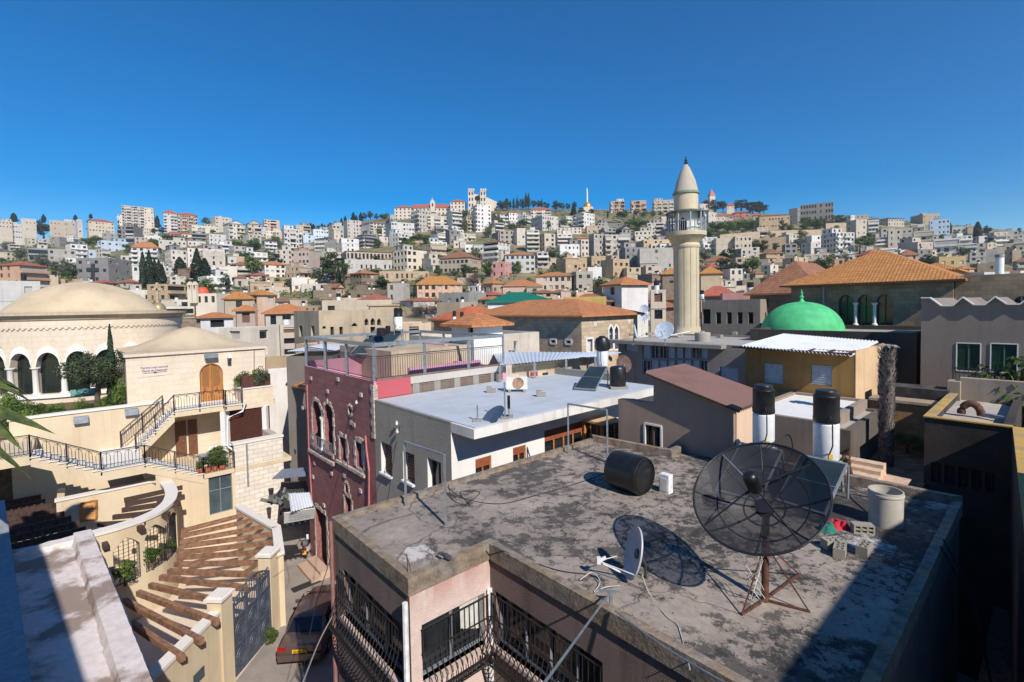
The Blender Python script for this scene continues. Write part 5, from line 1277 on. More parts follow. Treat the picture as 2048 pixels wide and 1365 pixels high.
# garden behind the yellow retaining wall
zG = 6.05; va = vAt(18, WU+.02, 850); zc1 = PU(160, 822, WU+.02).z
mb = MB(); mb.uvbox(-60, WU-.03, -16, vl-.02, -2.3, zG-.25); mb.build('garden_bed', simple('garden_soil', S(104, 84, 62), .95, var=.3, scale=3), kind='structure')
gw = empty('garden_wall', W(WU, va, -2.3), 'warm yellow retaining wall with white coping below the garden', 'wall')
mb = MB(); mb.uvbox(WU-.3, WU+.02, va, vl+2.2, -2.3, zc1-.12); mb.uvbox(WU-6, WU-.3, va, va+.3, -2.3, zc1-.12); mb.build('wall', CRM, gw)
mb = MB(); mb.uvbox(WU-.35, WU+.1, va-.06, vAt(330, WU), zc1-.12, zc1+.02); mb.uvbox(WU-6, WU-.35, va-.06, va+.36, zc1-.12, zc1+.02); mb.build('coping', WCOP, gw)
for k, (x, y, lb) in enumerate(((162, 839, 'grey sloped wall light on the yellow wall below the olive tree'), (263, 823, 'grey sloped wall light behind the upper stair railing'))):
    p = PU(x, y, WU)+DU*.15; mb = MB(); a = DV*.33; mb.prism([p-a-DU*.13-V((0, 0, .2)), p-a+DU*.16-V((0, 0, .2)), p-a+DU*.1+V((0, 0, .17)), p-a-DU*.13+V((0, 0, .2))], a*2); mb.build('wall_light', GREYM, label=lb, cat='lamp')
def shrub(kd, x, yt, yb, w_, d, lab, group=None):
    if d is None or 27 < d < 30 and kd != 'pa' and x < 260:
        P = PU(x, yb, WU-(1.0 if yt < 780 else .75)); d = P.y; yb = proj(V((P.x, P.y, zG-.2)))[1]; kd = {'ol': 'no' if yt < 720 else 'sn', 'br': 'sn'}.get(kd, kd)
    o = put_tree(kd, x, yt, yb, w_, d, lab, group); return o
shrub('ol', 196, 694, 806, 118, 28.6, 'gnarled olive tree with a wide grey-green crown before the arches', None)
shrub('cy', 227, 648, 806, 19, 29.6, 'thin pointed cypress beside the olive tree', None)
shrub('br', 240, 730, 812, 40, 28.4, 'dark climbing shrub against the corner of the chapel wing', None)
for k, (kd, x, yt, yb, w_, lab) in enumerate((('br', 12, 775, 870, 70, 'bushy green shrub at the left end of the garden wall'), ('ol', 52, 790, 862, 54, 'grey-leaved shrub second from the left behind the coping'), ('br', 84, 800, 858, 48, 'leafy green shrub below the first white column'), ('br', 112, 800, 850, 44, 'light green shrub below the second arch'), ('ol', 60, 825, 868, 44, 'low grey ground shrub against the coping at left'),
    ('br', 165, 790, 832, 34, 'round dark green ball shrub beside the olive trunk'), ('ol', 208, 788, 826, 36, 'small grey-green shrub right of the olive trunk'), ('br', 30, 830, 876, 50, 'low green shrub spilling over the left coping'), ('ol', 125, 815, 845, 40, 'small pale shrub under the second white column'))): shrub(kd, x, yt, yb, w_, 27.2 if k != 5 else 28, lab, 'garden shrubs behind the yellow wall')
mb = MB(); p = PYd(172, 790, 31.5); mb.box(p-V((0, 0, .05)), 1.5, .75, .1, DV); mb.prism([p-DV*.75-DU*.4+V((0, 0, .05)), p-DV*.75+DU*.4+V((0, 0, .05)), p-DV*.75+V((0, 0, .4))], DV*1.5); mb.build('green_canopy', simple('canopy_green', S(96, 140, 124), .7), label='small pale green canopy seen under the third arch', cat='canopy')
# terrace, stairs and patio
FU = -36.1; vT = vAt(349, FU, 830); zL = 3.75; zPt = 2.45; LU = -33.
ter = empty('terrace', W(FU, vT, zT), 'upper terrace slab with white paving before the arched door', 'terrace')
mb = MB(); mb.uvbox(WU+.005, FU, vT, vr, zT-.38, zT-.03); mb.uvbox(FU, FU+.55, vAt(441, FU), vAt(476, FU), zT-.34, zT-.03); mb.build('slab', CRM, ter)
mb = MB(); mb.uvbox(WU+.005, FU+.05, vT, vr, zT-.03, zT+.03); mb.uvbox(FU+.05, FU+.6, vAt(440, FU), vAt(477, FU), zT-.03, zT+.03); mb.build('paving', WCOP, ter)
def stairs(name, label, uA, uB, vs, zs, ve, ze, n, under=.34):
    root = empty(name, W(uA, vs, min(zs, ze)), label, 'stairs', 'stone stair flights of the centre'); st = MB(); tr = MB(); dv = (ve-vs)/n; dz = (ze-zs)/n
    for i in range(n):
        a, b = vs+dv*i, vs+dv*(i+1); z = max(zs+dz*i, zs+dz*(i+1)) if dz < 0 else zs+dz*(i+1)
        z = zs+dz*(i+.5)+abs(dz)*.5 if dz > 0 else zs+dz*(i+.5)-0*dz
        lo, hi = min(a, b), max(a, b); st.uvbox(uA, uB, lo, hi, z-.3-under*.3, z-.045); tr.uvbox(uA, uB+.06, lo-.03, hi+.03, z-.045, z)
    q = [(vs, zs-.2-under), (ve, ze-.2-under), (ve, ze-.02), (vs, zs-.02)]
    sk = MB(); sk.prism([W(uB-.12, *p) for p in q] if vs < ve else [W(uB-.12, *p) for p in q[::-1]], DU*.125); sk.prism([W(uA+.01, vs, zs-.2-under), W(uA+.01, ve, ze-.2-under), W(uA+.01, ve, ze-.12-under), W(uA+.01, vs, zs-.12-under)], DU*(uB-uA-.02))
    st.build('steps', WCOP, root); tr.build('treads', WCOP, root); sk.build('stringer', CRM, root); return root
v1_, v2_ = vAt(225, FU, 915), vT
vLb = vAt(272, FU, 905)
stairs('stair_flight', 'upper stone flight climbing from the landing to the chapel terrace', WU+.02, FU, vLb, zL, vT, zT-.1, 12)
vla, vlb = vAt(203, LU, 945), vAt(290, LU, 925)
lg = empty('landing', W(LU, vla, zL), 'white paved half landing between the stone flights', 'landing')
mb = MB(); mb.uvbox(WU+.02, LU, vla, vlb, zL-.55, zL-.04); mb.build('slab', CRM, lg); mb = MB(); mb.uvbox(WU+.02, LU+.05, vla-.03, vlb, zL-.04, zL+.01); mb.build('paving', WCOP, lg)
vlf = vAt(60, LU, 905); zUp = 5.15
stairs('stair_flight', 'left stone flight descending from the left platform to the landing', LU-1.7, LU, vlf, zUp, vla, zL, 8)
mb = MB(); mb.uvbox(WU+.03, LU, vlf-5, vlf, zUp-.45, zUp); mb.build('platform', CRM, label='raised platform at the left edge above the dark pergola', cat='platform')
vpa = vAt(408, LU, 958); vpb = vAt(469, LU, 928)
stairs('stair_flight', 'lower stone flight from the landing down to the flower patio', LU-1.5, LU, vlb, zL, vpa, zPt, 8)
pw = empty('patio_wall', W(LU, vlb, -2.3), 'yellow wall with a tall blue-grey window below the patio', 'wall')
to3 = lambda p: W(LU-.03, p[0], p[1]); op, _ = opening((418, 951, 465, 1026, 'g'), 'u', LU-.03)
v31 = vAt(312, LU, 970)
mb = MB(); mb.plate([(v31, -2.3), (vpb, -2.3), (vpb, zPt-.25), (vpa, zPt-.25), (v31, zL-.55-(v31-vlb)*(zL-zPt)/(vpa-vlb))], [op], to3, -DU, .15); mb.build('wall', CRM, pw)
wn = win_fill(pw, to3, -DU, op, .15, 'g', frame=GREYM); wn.data.materials[0] = GLASSB
pa_ = empty('patio', W(LU, vpa, zPt), 'small paved patio with flower pots under the terrace', 'patio')
mb = MB(); mb.uvbox(WU+.04, LU+.02, vpa, vr, zPt-.25, zPt); mb.uvbox(WU+.04, LU-1.55, vlb+.1, vpa, zPt-.25, zPt); mb.build('slab', CRM, pa_)
for (xa, xb, y0_, y1_, lb) in ((352, 374, 845, 908, 'brown wooden door leaf left of the post in the patio'), (378, 396, 840, 912, 'brown wooden door leaf nearest the patio table')):
    p, q = PU(xa, 900, WU+.1), PU(xb, 900, WU+.1); zd = zPt; mb = MB(); mb.prism([V((p.x, p.y, zd)), V((q.x, q.y, zd)), V((q.x, q.y, zd+2.35)), V((p.x, p.y, zd+2.35))], -DU*.06); o = mb.build('patio_door', simple('brown_door', S(104, 66, 44), .6), label=lb, cat='door'); h_ = MB(); h_.bar(V((q.x, q.y, zd+1.05))+DU*.06-DV*.12, V((q.x, q.y, zd+1.05))+DU*.06-DV*.24, .03); h_.build('handle', GREYM, o)
mb = MB(); p = PU(450, 900, FU+.1); mb.bar(V((p.x, p.y, zPt)), V((p.x, p.y, zT-.4)), .3); mb.build('terrace_pillar', WHITE, label='white square pillar carrying the terrace beside the lattice', cat='pillar')
# lattice screen, white downpipe, stone block with planter
va_, vb_ = vAt(456, FU, 850), vAt(531, FU, 850); z0_, z1_ = PU(490, 884, FU).z, zT-.42
sc = empty('lattice_screen', W(FU, va_, z0_), 'dark brown wooden lattice screen in a white frame', 'screen'); f = lambda a, z, d=0: W(FU+d, a, z)
LATB = simple('brown_lattice', S(96, 52, 40), .7)
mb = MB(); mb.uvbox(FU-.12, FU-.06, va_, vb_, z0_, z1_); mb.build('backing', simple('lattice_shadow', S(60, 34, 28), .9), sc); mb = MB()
k = va_-(z1_-z0_)
while k < vb_+(z1_-z0_):
    for s_ in (1, -1):
        A = (k, z0_ if s_ > 0 else z1_); a0 = max(k, va_); a1 = min(k+(z1_-z0_), vb_)
        if a1 > a0: mb.bar(f(a0, A[1]+(a0-k)*s_), f(a1, A[1]+(a1-k)*s_), .05, .03)
    k += .17
mb.build('lattice', LATB, sc)
mb = MB(); mb.bar(f(va_, z0_, .02), f(va_, z1_, .02), .16); mb.bar(f(vb_, z0_, .02), f(vb_, z1_, .02), .3); mb.bar(f(va_, z0_, .02), f(vb_, z0_, .02), .12); mb.build('frame', WHITE, sc)
mb = MB(); mb.tube([PU(492, 803, FU+.5), PU(485, 823, FU+.5), PU(455, 836, FU+.35), PU(455, 893, FU+.4), PU(470, 903, FU+.5)], .07, 8); mb.build('downpipe', WHITEM, label='white bent downpipe in front of the lattice screen', cat='pipe')
vba, vbb = vAt(469, LU, 930), vAt(566, LU, 900); zB = PU(515, 879, LU).z
bk = empty('stone_block', W(LU, vba, -2.3), 'tall white cut-stone block with pale coping at the alley corner', 'wall')
mb = MB(); mb.uvbox(LU-.5, LU, vba, vbb, -2.3, zB-.12); mb.uvbox(WU, LU-.5, vbb-.4, vbb, -2.3, zB-.12); mb.build('wall', WST, bk); mb = MB(); mb.uvbox(LU-.56, LU+.06, vba-.06, vbb+.06, zB-.12, zB); mb.build('coping', WCOP, bk)
mb = MB(); mb.uvbox(LU-.002, LU+.1, vAt(482, LU)-.0, vAt(485, LU), 1.2, zB-.14); mb.build('stain_pipe', GREYM, bk)
va_, vb_ = vAt(478, FU+.1), vAt(541, FU+.1); zpl = PU(510, 777, FU+.1).z
pl = empty('planter_block', W(FU, va_, zT), 'cream stone block carrying the brown flower trough', 'wall')
mb = MB(); mb.uvbox(FU-1.7, FU+.12, va_, vb_, zT-.45, zpl); mb.build('wall', CST, pl); mb = MB(); mb.uvbox(FU-1.75, FU+.17, va_-.05, vb_+.05, zpl, zpl+.08); mb.build('coping', WCOP, pl)
tr_ = MB(); v1a, v1b = vAt(477, FU-.2), vAt(536, FU-.2); tr_.uvbox(FU-1.0, FU-.1, v1a+.1, v1b, zpl+.08, zpl+.85); tr_.build('flower_trough', simple('brown_trough', S(84, 44, 36), .7), label='dark brown flower trough on the cream block', cat='planter')
pc = PU(505, 768, FU-.5)
for k, (x, yt, w_, kd) in enumerate(((488, 738, 30, 'ol'), (506, 731, 36, 'br'), (524, 728, 34, 'ol'), (480, 745, 26, 'br'))):
    shrub(kd, x, yt, 782, w_, pc.y, ['spiky lavender clump at the left of the brown trough', 'green lavender clump in the middle of the brown trough', 'grey lavender clump at the right of the brown trough', 'trailing green plant at the left corner of the trough'][k], 'lavender plants in the trough')
# railings
Zr = lambda u, v, z: W(u, v, z)
railing([Zr(FU+.02, vT, zT), Zr(FU+.02, vAt(441, FU), zT), Zr(FU+.55, vAt(442, FU), zT), Zr(FU+.55, vAt(475, FU), zT)], 'arched iron railing along the chapel terrace')
railing([Zr(FU+.02, vAt(478, FU), zT), Zr(FU+.02, vAt(497, FU), zT)], 'short iron railing panel left of the planter', arcs=False)
railing([Zr(FU, vLb, zL), Zr(FU, vT, zT)], 'sloping iron railing on the front of the upper flight')
railing([Zr(WU+.35, vLb-.6, zL), Zr(WU+.35, vT-.4, zT-.2)], 'sloping iron railing on the wall side of the upper flight')
railing([Zr(LU, vlf-3, zUp), Zr(LU, vlf, zUp), Zr(LU, vla, zL)], 'iron railing of the left flight with tall arched balusters')
railing([Zr(LU, vla, zL), Zr(LU, vlb, zL)], 'dense iron railing along the half landing')
railing([Zr(LU, vlb, zL), Zr(LU, vpa, zPt), Zr(LU, vpb, zPt)], 'iron railing of the lower flight and flower patio')
# patio things
p = PU(425, 925, -34.6); tb = empty('patio_table', V((p.x, p.y, zPt)), 'small grey table on the patio', 'table'); mb = MB(); mb.box(V((p.x, p.y, zPt+.7)), 1.5, .8, .04, DV); mb.build('table_top', simple('table_grey', S(150, 158, 156), .5), tb)
for i, j in ((-.65, -.32), (.65, -.32), (-.65, .32), (.65, .32)): mb = MB(); mb.bar(V((p.x, p.y, zPt))+DV*i+DU*j, V((p.x, p.y, zPt+.7))+DV*i+DU*j, .04); mb.build('leg', IRON, tb)
q = p-DU*.9+DV*.25; chr_ = empty('patio_chair', V((q.x, q.y, zPt)), 'white plastic chair behind the patio table', 'chair'); q.z = zPt
mb = MB(); mb.box(q+V((0, 0, .42)), .46, .46, .04, DV); mb.build('seat', WHITEM, chr_); mb = MB()
for i in range(5): mb.bar(q-DU*.22+DV*(-.2+.1*i)+V((0, 0, .44)), q-DU*.28+DV*(-.2+.1*i)+V((0, 0, .88)), .05)
mb.bar(q-DU*.28-DV*.22+V((0, 0, .88)), q-DU*.28+DV*.22+V((0, 0, .88)), .06); mb.build('backrest', WHITEM, chr_)
for i, j in ((-.2, -.2), (.2, -.2), (-.2, .2), (.2, .2)): mb = MB(); mb.bar(q+DV*i+DU*j, q+DV*i+DU*j+V((0, 0, .42)), .04); mb.build('leg', WHITEM, chr_)
POT = simple('terracotta', S(176, 98, 66), .8)
for k, (x, w_, h_, kd, lab) in enumerate(((399, .3, .36, 'br', 'terracotta pot at the left end of the patio railing'), (416, .26, .3, 'ol', 'flowering pot in the middle of the patio edge'), (430, .26, .3, 'br', 'flowering pot under the patio palm'), (445, .28, .3, 'br', 'pot at the right end of the patio edge'))):
    p = PU(x, 945, LU-.3); p.z = zPt; mb = MB(); mb.lathe(p, [(0, .01), (w_*.5, 0), (w_*.62, h_), (w_*.5, h_), (w_*.48, h_*.8), (0, h_*.8)], 14); mb.build('flower_pot', POT, smooth=40, label=lab, cat='flower pot', group='pots on the patio')
    X, Yp = proj(p); s_ = F/p.y; put_tree(kd, X, Yp-s_*(h_+[.5, .8, 1., .8][k]), Yp-s_*h_*.7, s_*[.5, 1., 1.1, 1.][k], p.y, ['small green plant in the left terracotta pot', 'white flowering bush on the patio edge', 'tall flowering bush behind the patio railing', 'leafy bush at the right end of the patio'][k], 'plants on the patio')
p = PU(438, 920, -34.); X, Yp = proj(p); put_tree('pa', X, Yp-30, Yp+18, 46, p.y, 'little fan palm beside the patio table', None)
# courtyard: curved wall with grilled arches
cw_px = [(318, 955), (333, 957), (346, 966), (352, 977), (353, 988), (346, 1003), (325, 1020), (303, 1031), (281, 1040), (254, 1049), (228, 1057), (191, 1067), (150, 1078), (110, 1090)]; zW = 2.5
raw = [PZ(x, y, zW) for x, y in cw_px]
def smooth(pts, k=8):
    out = []
    for i in range(len(pts)-1):
        p0, p1, p2, p3 = pts[max(0, i-1)], pts[i], pts[i+1], pts[min(len(pts)-1, i+2)]
        for j in range(k):
            t = j/k; out.append(.5*((2*p1)+(p2-p0)*t+(2*p0-5*p1+4*p2-p3)*t*t+(3*p1-p0-3*p2+p3)*t**3))
    return out+[pts[-1]]
cv = smooth(raw, 7); nrm = []
for i, p in enumerate(cv):
    d = (cv[min(i+1, len(cv)-1)]-cv[max(0, i-1)]).normalized(); nrm.append(UPV.cross(d).normalized())
cen = sum(cv, V())/len(cv)
if nrm[len(cv)//2].dot(CAM-cv[len(cv)//2]) < 0: nrm = [-q for q in nrm]
cwl = empty('curved_wall', V((cen.x, cen.y, -2.0)), 'curved cream courtyard wall with three iron-grilled pointed arches and white coping', 'wall')
pxs = [proj(p)[0] for p in cv]; ARC = [(222, 276, 1165, 1096, 1076), (287, 327, 1135, 1068, 1049), (329, 351, 1110, 1040, 1026)]
def arcspan(px):   # curve parameter for the image column (outer run of the curve)
    best = min(range(30, len(cv)), key=lambda i: abs(pxs[i]-px)); return best
AR = []
for (xa, xb, ys_, ysp, yc) in ARC:
    i0, i1 = arcspan(xb), arcspan(xa); pm = cv[(i0+i1)//2]; AR.append((i0, i1, PYd((xa+xb)/2, ys_, pm.y).z, PYd((xa+xb)/2, ysp, pm.y).z, PYd((xa+xb)/2, yc, pm.y).z))
mb = MB(); th = .32
def az_(i, a):
    x = abs((i-(a[0]+a[1])/2)/((a[1]-a[0])/2)); return None if x > 1 else a[3]+(a[4]-a[3])*(1-x**1.5)
for i in range(len(cv)-1):
    A, B, nA_, nB = cv[i], cv[i+1], nrm[i], nrm[i+1]; f = lambda P, n_, z, o=0.: V((P.x, P.y, z))-n_*o
    spans = [(-2.1, -2.1, zW-.14, zW-.14)]
    for a in AR:
        if a[0] <= i < a[1]: spans = [(-2.1, -2.1, a[2], a[2]), (az_(i, a), az_(i+1, a), zW-.14, zW-.14)]
    for (a0, b0, a1, b1) in spans: mb.hexa([f(B, nB, b0), f(A, nA_, a0), f(A, nA_, a0, th), f(B, nB, b0, th)], [f(B, nB, b1), f(A, nA_, a1), f(A, nA_, a1, th), f(B, nB, b1, th)])
mb.build('wall', CRM, cwl)
mb = MB()
for i in range(len(cv)-1):
    A, B, nA_, nB = cv[i], cv[i+1], nrm[i], nrm[i+1]; f = lambda P, n_, z, o: V((P.x, P.y, z))-n_*o
    mb.hexa([f(B, nB, zW-.14, -.05), f(A, nA_, zW-.14, -.05), f(A, nA_, zW-.14, .5), f(B, nB, zW-.14, .5)], [f(B, nB, zW, -.05), f(A, nA_, zW, -.05), f(A, nA_, zW, .5), f(B, nB, zW, .5)])
mb.build('coping', WCOP, cwl)
for (x, y) in ((205, 1089), (278, 1056), (325, 1030), (346, 1009)):
    i = arcspan(x); z = PYd(x, y, cv[i].y).z; mb = MB(); mb.bar(V((cv[i].x, cv[i].y, z))-nrm[i]*.1, V((cv[i].x, cv[i].y, z))+nrm[i]*.3, .2, .24); mb.build('beam_end', BROWNW, cwl)
for a in AR:
    mb = MB(); i0, i1 = a[0], a[1]; f = lambda i, z: V((cv[i].x, cv[i].y, z))-nrm[i]*.06
    mb.tube([f(i, az_(i, a)) for i in range(i0, i1+1)], .035, 5); mb.tube([f(i0, a[3]), f(i0, a[2])], .03, 4); mb.tube([f(i1, a[3]), f(i1, a[2])], .03, 4); mb.tube([f(i, a[2]) for i in range(i0, i1+1)], .03, 4)
    n_ = max(5, int((cv[i1]-cv[i0]).length/.17))
    for k in range(1, n_):
        t = i0+(i1-i0)*k/n_; i = int(t); q = cv[i].lerp(cv[min(i+1, len(cv)-1)], t-i); mb.bar(V((q.x, q.y, a[2]))-nrm[i]*.06, V((q.x, q.y, az_(t, a) or a[3]))-nrm[i]*.06, .022)
    z = a[2]+.17
    while z < a[4]-.05:
        ii = [i for i in range(i0, i1+1) if (az_(i, a) or 0) > z]
        if len(ii) > 1: mb.tube([f(i, z) for i in ii], .011, 4)
        z += .17
    mb.build('grille', IRON, cwl)
for k, (x, y, yt, d_, w_) in enumerate(((250, 1165, 1120, 0, 50), (305, 1130, 1085, 1, 40), (342, 1108, 1075, 2, 24))):
    p = cv[(AR[k][0]+AR[k][1])//2]; shrub('br', x, yt, y, w_, p.y-.3, ['flowering climber at the foot of the left grilled arch', 'pink flowering climber in the middle grilled arch', 'green climber in the narrow right grilled arch'][k], 'climbers in the grilled arches')
# courtyard floor and outer walls
mb = MB(); mb.face(*[PZ(x, y, -1.99) for x, y in ((180, 1365), (470, 1365), (550, 1262), (560, 1090), (300, 1060), (120, 1120))]); mb.build('courtyard_paving', plaster('pale_paving', S(214, 196, 176), .3, S(160, 140, 120)), kind='structure')
gA, gB = PZ(470, 1360, -2), PZ(543, 1272, -2); gd_ = (gB-gA).normalized(); gn = gd_.cross(UPV).normalized()
gn = gn if gn.dot(CAM-gA) > 0 else -gn
zGt = 1.25
def wallseg(root, a, b, z1, th=.3, z0=-2.1, mat=CRM, cop=True):
    d = (b-a).normalized(); n_ = d.cross(UPV).normalized(); n_ = n_ if n_.dot(CAM-a) > 0 else -n_; q = lambda P, o, z: V((P.x, P.y, z))-n_*o
    mb = MB(); mb.hexa([q(a, 0, z0), q(b, 0, z0), q(b, th, z0), q(a, th, z0)], [q(a, 0, z1), q(b, 0, z1), q(b, th, z1), q(a, th, z1)]); mb.build('wall', mat, root)
    if cop:
        mb = MB(); e = .05; a2, b2 = a-d*e, b+d*e; mb.hexa([q(a2, -e, z1), q(b2, -e, z1), q(b2, th+e, z1), q(a2, th+e, z1)], [q(a2, -e, z1+.12), q(b2, -e, z1+.12), q(b2, th+e, z1+.12), q(a2, th+e, z1+.12)]); mb.build('coping', WCOP, root)
ow = empty('courtyard_wall', V((gA.x, gA.y-3, -2)), 'cream outer courtyard wall with protruding brown beam ends', 'wall')
nA1 = gA-gd_*.75; far_ = PZ(345, 1308, zGt); wallseg(ow, V((far_.x-.1, far_.y-3, 0)), V((nA1.x, nA1.y, 0)), 1.0)
ow2 = empty('courtyard_wall', V((gB.x, gB.y+2, -2)), 'cream courtyard wall with white coping beside the dark alley mouth', 'wall')
c1 = PZ(546, 1056, 1.3); c2 = PZ(472, 1014, 1.3); c0_ = gB+gd_*.55
wallseg(ow2, V((c0_.x, c0_.y, 0)), V((c1.x, c1.y, 0)), 1.2); wallseg(ow2, V((c1.x, c1.y, 0)), V((c2.x, c2.y, 0)), 1.2)
for k, (P, lab) in enumerate(((gA-gd_*.38, 'cream gate pillar with a stepped cap nearest the camera'), (gB+gd_*.3, 'cream gate pillar with a stepped cap beside the alley mouth'))):
    pr = empty('gate_pillar', V((P.x, P.y, -2)), lab, 'pillar'); mb = MB(); mb.box(V((P.x, P.y, -2.05))-gn*.2, .62, .55, 3.5, gd_); mb.build('shaft', CRM, pr); mb = MB(); c_ = V((P.x, P.y, 1.45))-gn*.2; mb.box(c_, .78, .7, .1, gd_); mb.box(c_+V((0, 0, .1)), .6, .54, .07, gd_); mb.build('cap', WCOP, pr)
gate = empty('iron_gate', (gA+gB)/2, 'blue-grey double iron gate with ring panels and barred top', 'gate'); GATE = simple('blue_grey_gate', S(84, 92, 106), .5, .2)
Lg = (gB-gA).length; gp = lambda s_, z, o=0.: V((gA.x, gA.y, z))+gd_*s_+gn*o
for k in range(3):
    s0, s1 = .02+Lg*k/3, Lg*(k+1)/3-.02; pn = MB(); pn.hexa([gp(s0, -1.9), gp(s1, -1.9), gp(s1, -1.9, -.05), gp(s0, -1.9, -.05)], [gp(s0, .25), gp(s1, .25), gp(s1, .25, -.05), gp(s0, .25, -.05)])
    p_ = pn.build('panel', GATE, gate); rg = MB()
    for (zc) in (-1.35, -.3):
        for rr in (.3, .17): rg.tube([gp((s0+s1)/2+rr*cos(2*pi*i/20), zc+rr*sin(2*pi*i/20)*1.2, .02) for i in range(21)], .02, 5)
    for s_ in (s0+.02, s1-.02): rg.bar(gp(s_, -1.9, .01), gp(s_, .9, .01), .06)
    for z in (-1.88, -.83, .24, .8): rg.bar(gp(s0, z, .01), gp(s1, z, .01), .06)
    rg.build('mouldings', GATE, p_); br = MB(); n_ = 7
    for i in range(1, n_): br.bar(gp(s0+(s1-s0)*i/n_, .25), gp(s0+(s1-s0)*i/n_, .8), .025)
    br.build('bars', GATE, p_)
mb = MB(); mb.tube([gp(Lg*i/16, .85+.45*sin(pi*i/16)) for i in range(17)], .035, 6)
for i in range(1, 16): mb.bar(gp(Lg*i/16, .8), gp(Lg*i/16, .85+.45*sin(pi*i/16)), .03)
for k in range(6): c_ = Lg*(k+.5)/6; mb.tube([gp(c_+.13*cos(a*.6)*(1-a/16), 1.0+.13*sin(a*.6)*(1-a/16), .02) for a in range(14)], .014, 4)
mb.build('arched_top', GATE, gate)
# pergola beams
BM = [(362, 1063, 473, 1034), (362, 1073, 491, 1044), (360, 1085, 510, 1057), (359, 1094, 528, 1071), (357, 1106, 528, 1087), (355, 1116, 525, 1105), (349, 1129, 520, 1126), (337, 1143, 515, 1150), (321, 1155, 489, 1176), (300, 1171, 421, 1199), (276, 1186, 408, 1235), (248, 1202, 378, 1270), (264, 1248, 342, 1301)]
BRB = simple('brown_beam', S(136, 100, 76), .75, var=.25, scale=5, bump=.3)
bm_lab = ['uppermost', 'second', 'third', 'fourth', 'fifth', 'sixth', 'seventh', 'eighth', 'ninth', 'tenth', 'eleventh', 'twelfth', 'lowest']
for k, (xa, ya, xb, yb_) in enumerate(BM):
    a, b = PZ(xa, ya, 1.08), PZ(xb, yb_, 1.08); d_ = (b-a).normalized(); b2 = b+d_*(.75 if k not in (6, 7, 8) else .1); mb = MB(); mb.bar(a, b2, .12 if k < 7 else .16, .2); mb.build('pergola_beam', BRB, label=f'brown pergola beam, {bm_lab[k]} of the fan over the courtyard', cat='beam', group='pergola beams over the courtyard')
for k, (xa, ya, xb, yb_) in enumerate(((248, 1001, 325, 984), (250, 1010, 322, 996), (244, 1021, 312, 1011), (226, 1035, 290, 1028), (196, 1050, 250, 1047))):
    mb = MB(); a, b = PZ(xa, ya, 2.3), PZ(xb, yb_, 2.3); b = b+(b-a).normalized()*.9; mb.bar(a, b, .13, .22); mb.build('pergola_beam', BROWNW, label=f'dark pergola beam, {bm_lab[k]} of five behind the curved wall', cat='beam', group='dark beams behind the curved wall')
# slatted pergola at the left edge
sp_ = empty('slatted_pergola', PZ(80, 1030, 1.6), 'dark brown slatted pergola roof at the left edge', 'pergola')
for (x, y) in ((78, 986), (82, 995), (91, 1004), (103, 1013), (116, 1021), (129, 1029), (143, 1038), (158, 1048), (172, 1060), (185, 1072)):
    a = PZ(x, y, 1.7); b = a-DV*8; mb = MB(); mb.bar(a, b, .07, .34); bm_ = mb.build('beam', BROWNW, sp_); mb = MB()
    for i in range(28): q = a.lerp(b, (i+.5)/28); mb.bar(q-DU*.05+V((0, 0, .02)), q+DU*.62+V((0, 0, -.1)), .1, .04)
    mb.build('slats', BROWNW, bm_)
# low wall with notice board behind the curved wall
NU = -33.9; va_, vb_ = vAt(112, NU, 1000), vAt(318, NU, 1000); zn = PU(150, 993, NU).z
lw = empty('low_wall', W(NU, va_, -2), 'cream courtyard wall in the shade of the stairs carrying a notice board', 'wall'); mb = MB(); mb.uvbox(NU-.3, NU, va_, vb_, -2.1, zn-.1); mb.uvbox(NU-2.5, NU-.3, va_, va_+.3, -2.1, zn-.1); mb.build('wall', CRM, lw); mb = MB(); mb.uvbox(NU-.35, NU+.06, va_-.06, vb_, zn-.1, zn); mb.build('coping', WCOP, lw)
q = [PU(x, y, NU)+DU*.01 for x, y in ((162, 1043), (193, 1037), (193, 1000), (162, 1006))]; mb = MB(); mb.prism(q, DU*.04); nb = mb.build('notice_board', simple('board_tan', S(196, 146, 92), .7), label='wooden framed notice board on the cream courtyard wall', cat='notice board'); mb = MB()
for i in range(4): mb.bar(q[i]+DU*.05, q[(i+1) % 4]+DU*.05, .1, .05)
mb.build('frame', ORANGEW, nb); mb = MB()
for i in range(6): t = .2+.11*i; mb.bar(q[0].lerp(q[3], t).lerp(q[1].lerp(q[2], t), .2)+DU*.042, q[0].lerp(q[3], t).lerp(q[1].lerp(q[2], t), .8)+DU*.042, .015)
mb.build('writing', BROWNW, nb)
# small fittings on the outer wall
p = V((nA1.x, nA1.y, 0))
mb = MB(); a = PZ(425, 1290, -.3); wx = V((nA1.x, nA1.y-1.2, -.5))+gn*.01; mb.box(wx, .5, .02, .36, gd_); mb.build('name_plaque', simple('slate_plaque', S(70, 84, 92), .4), label='small dark slate plaque on the outer wall by the gate', cat='plaque')
mb = MB(); wx = V((nA1.x, nA1.y-1.9, -.9))+gn*.08; mb.box(wx, .3, .16, .55, gd_); mb.build('meter_box', simple('pale_green_box', S(176, 188, 168), .5), label='pale green meter box low on the outer wall', cat='box')
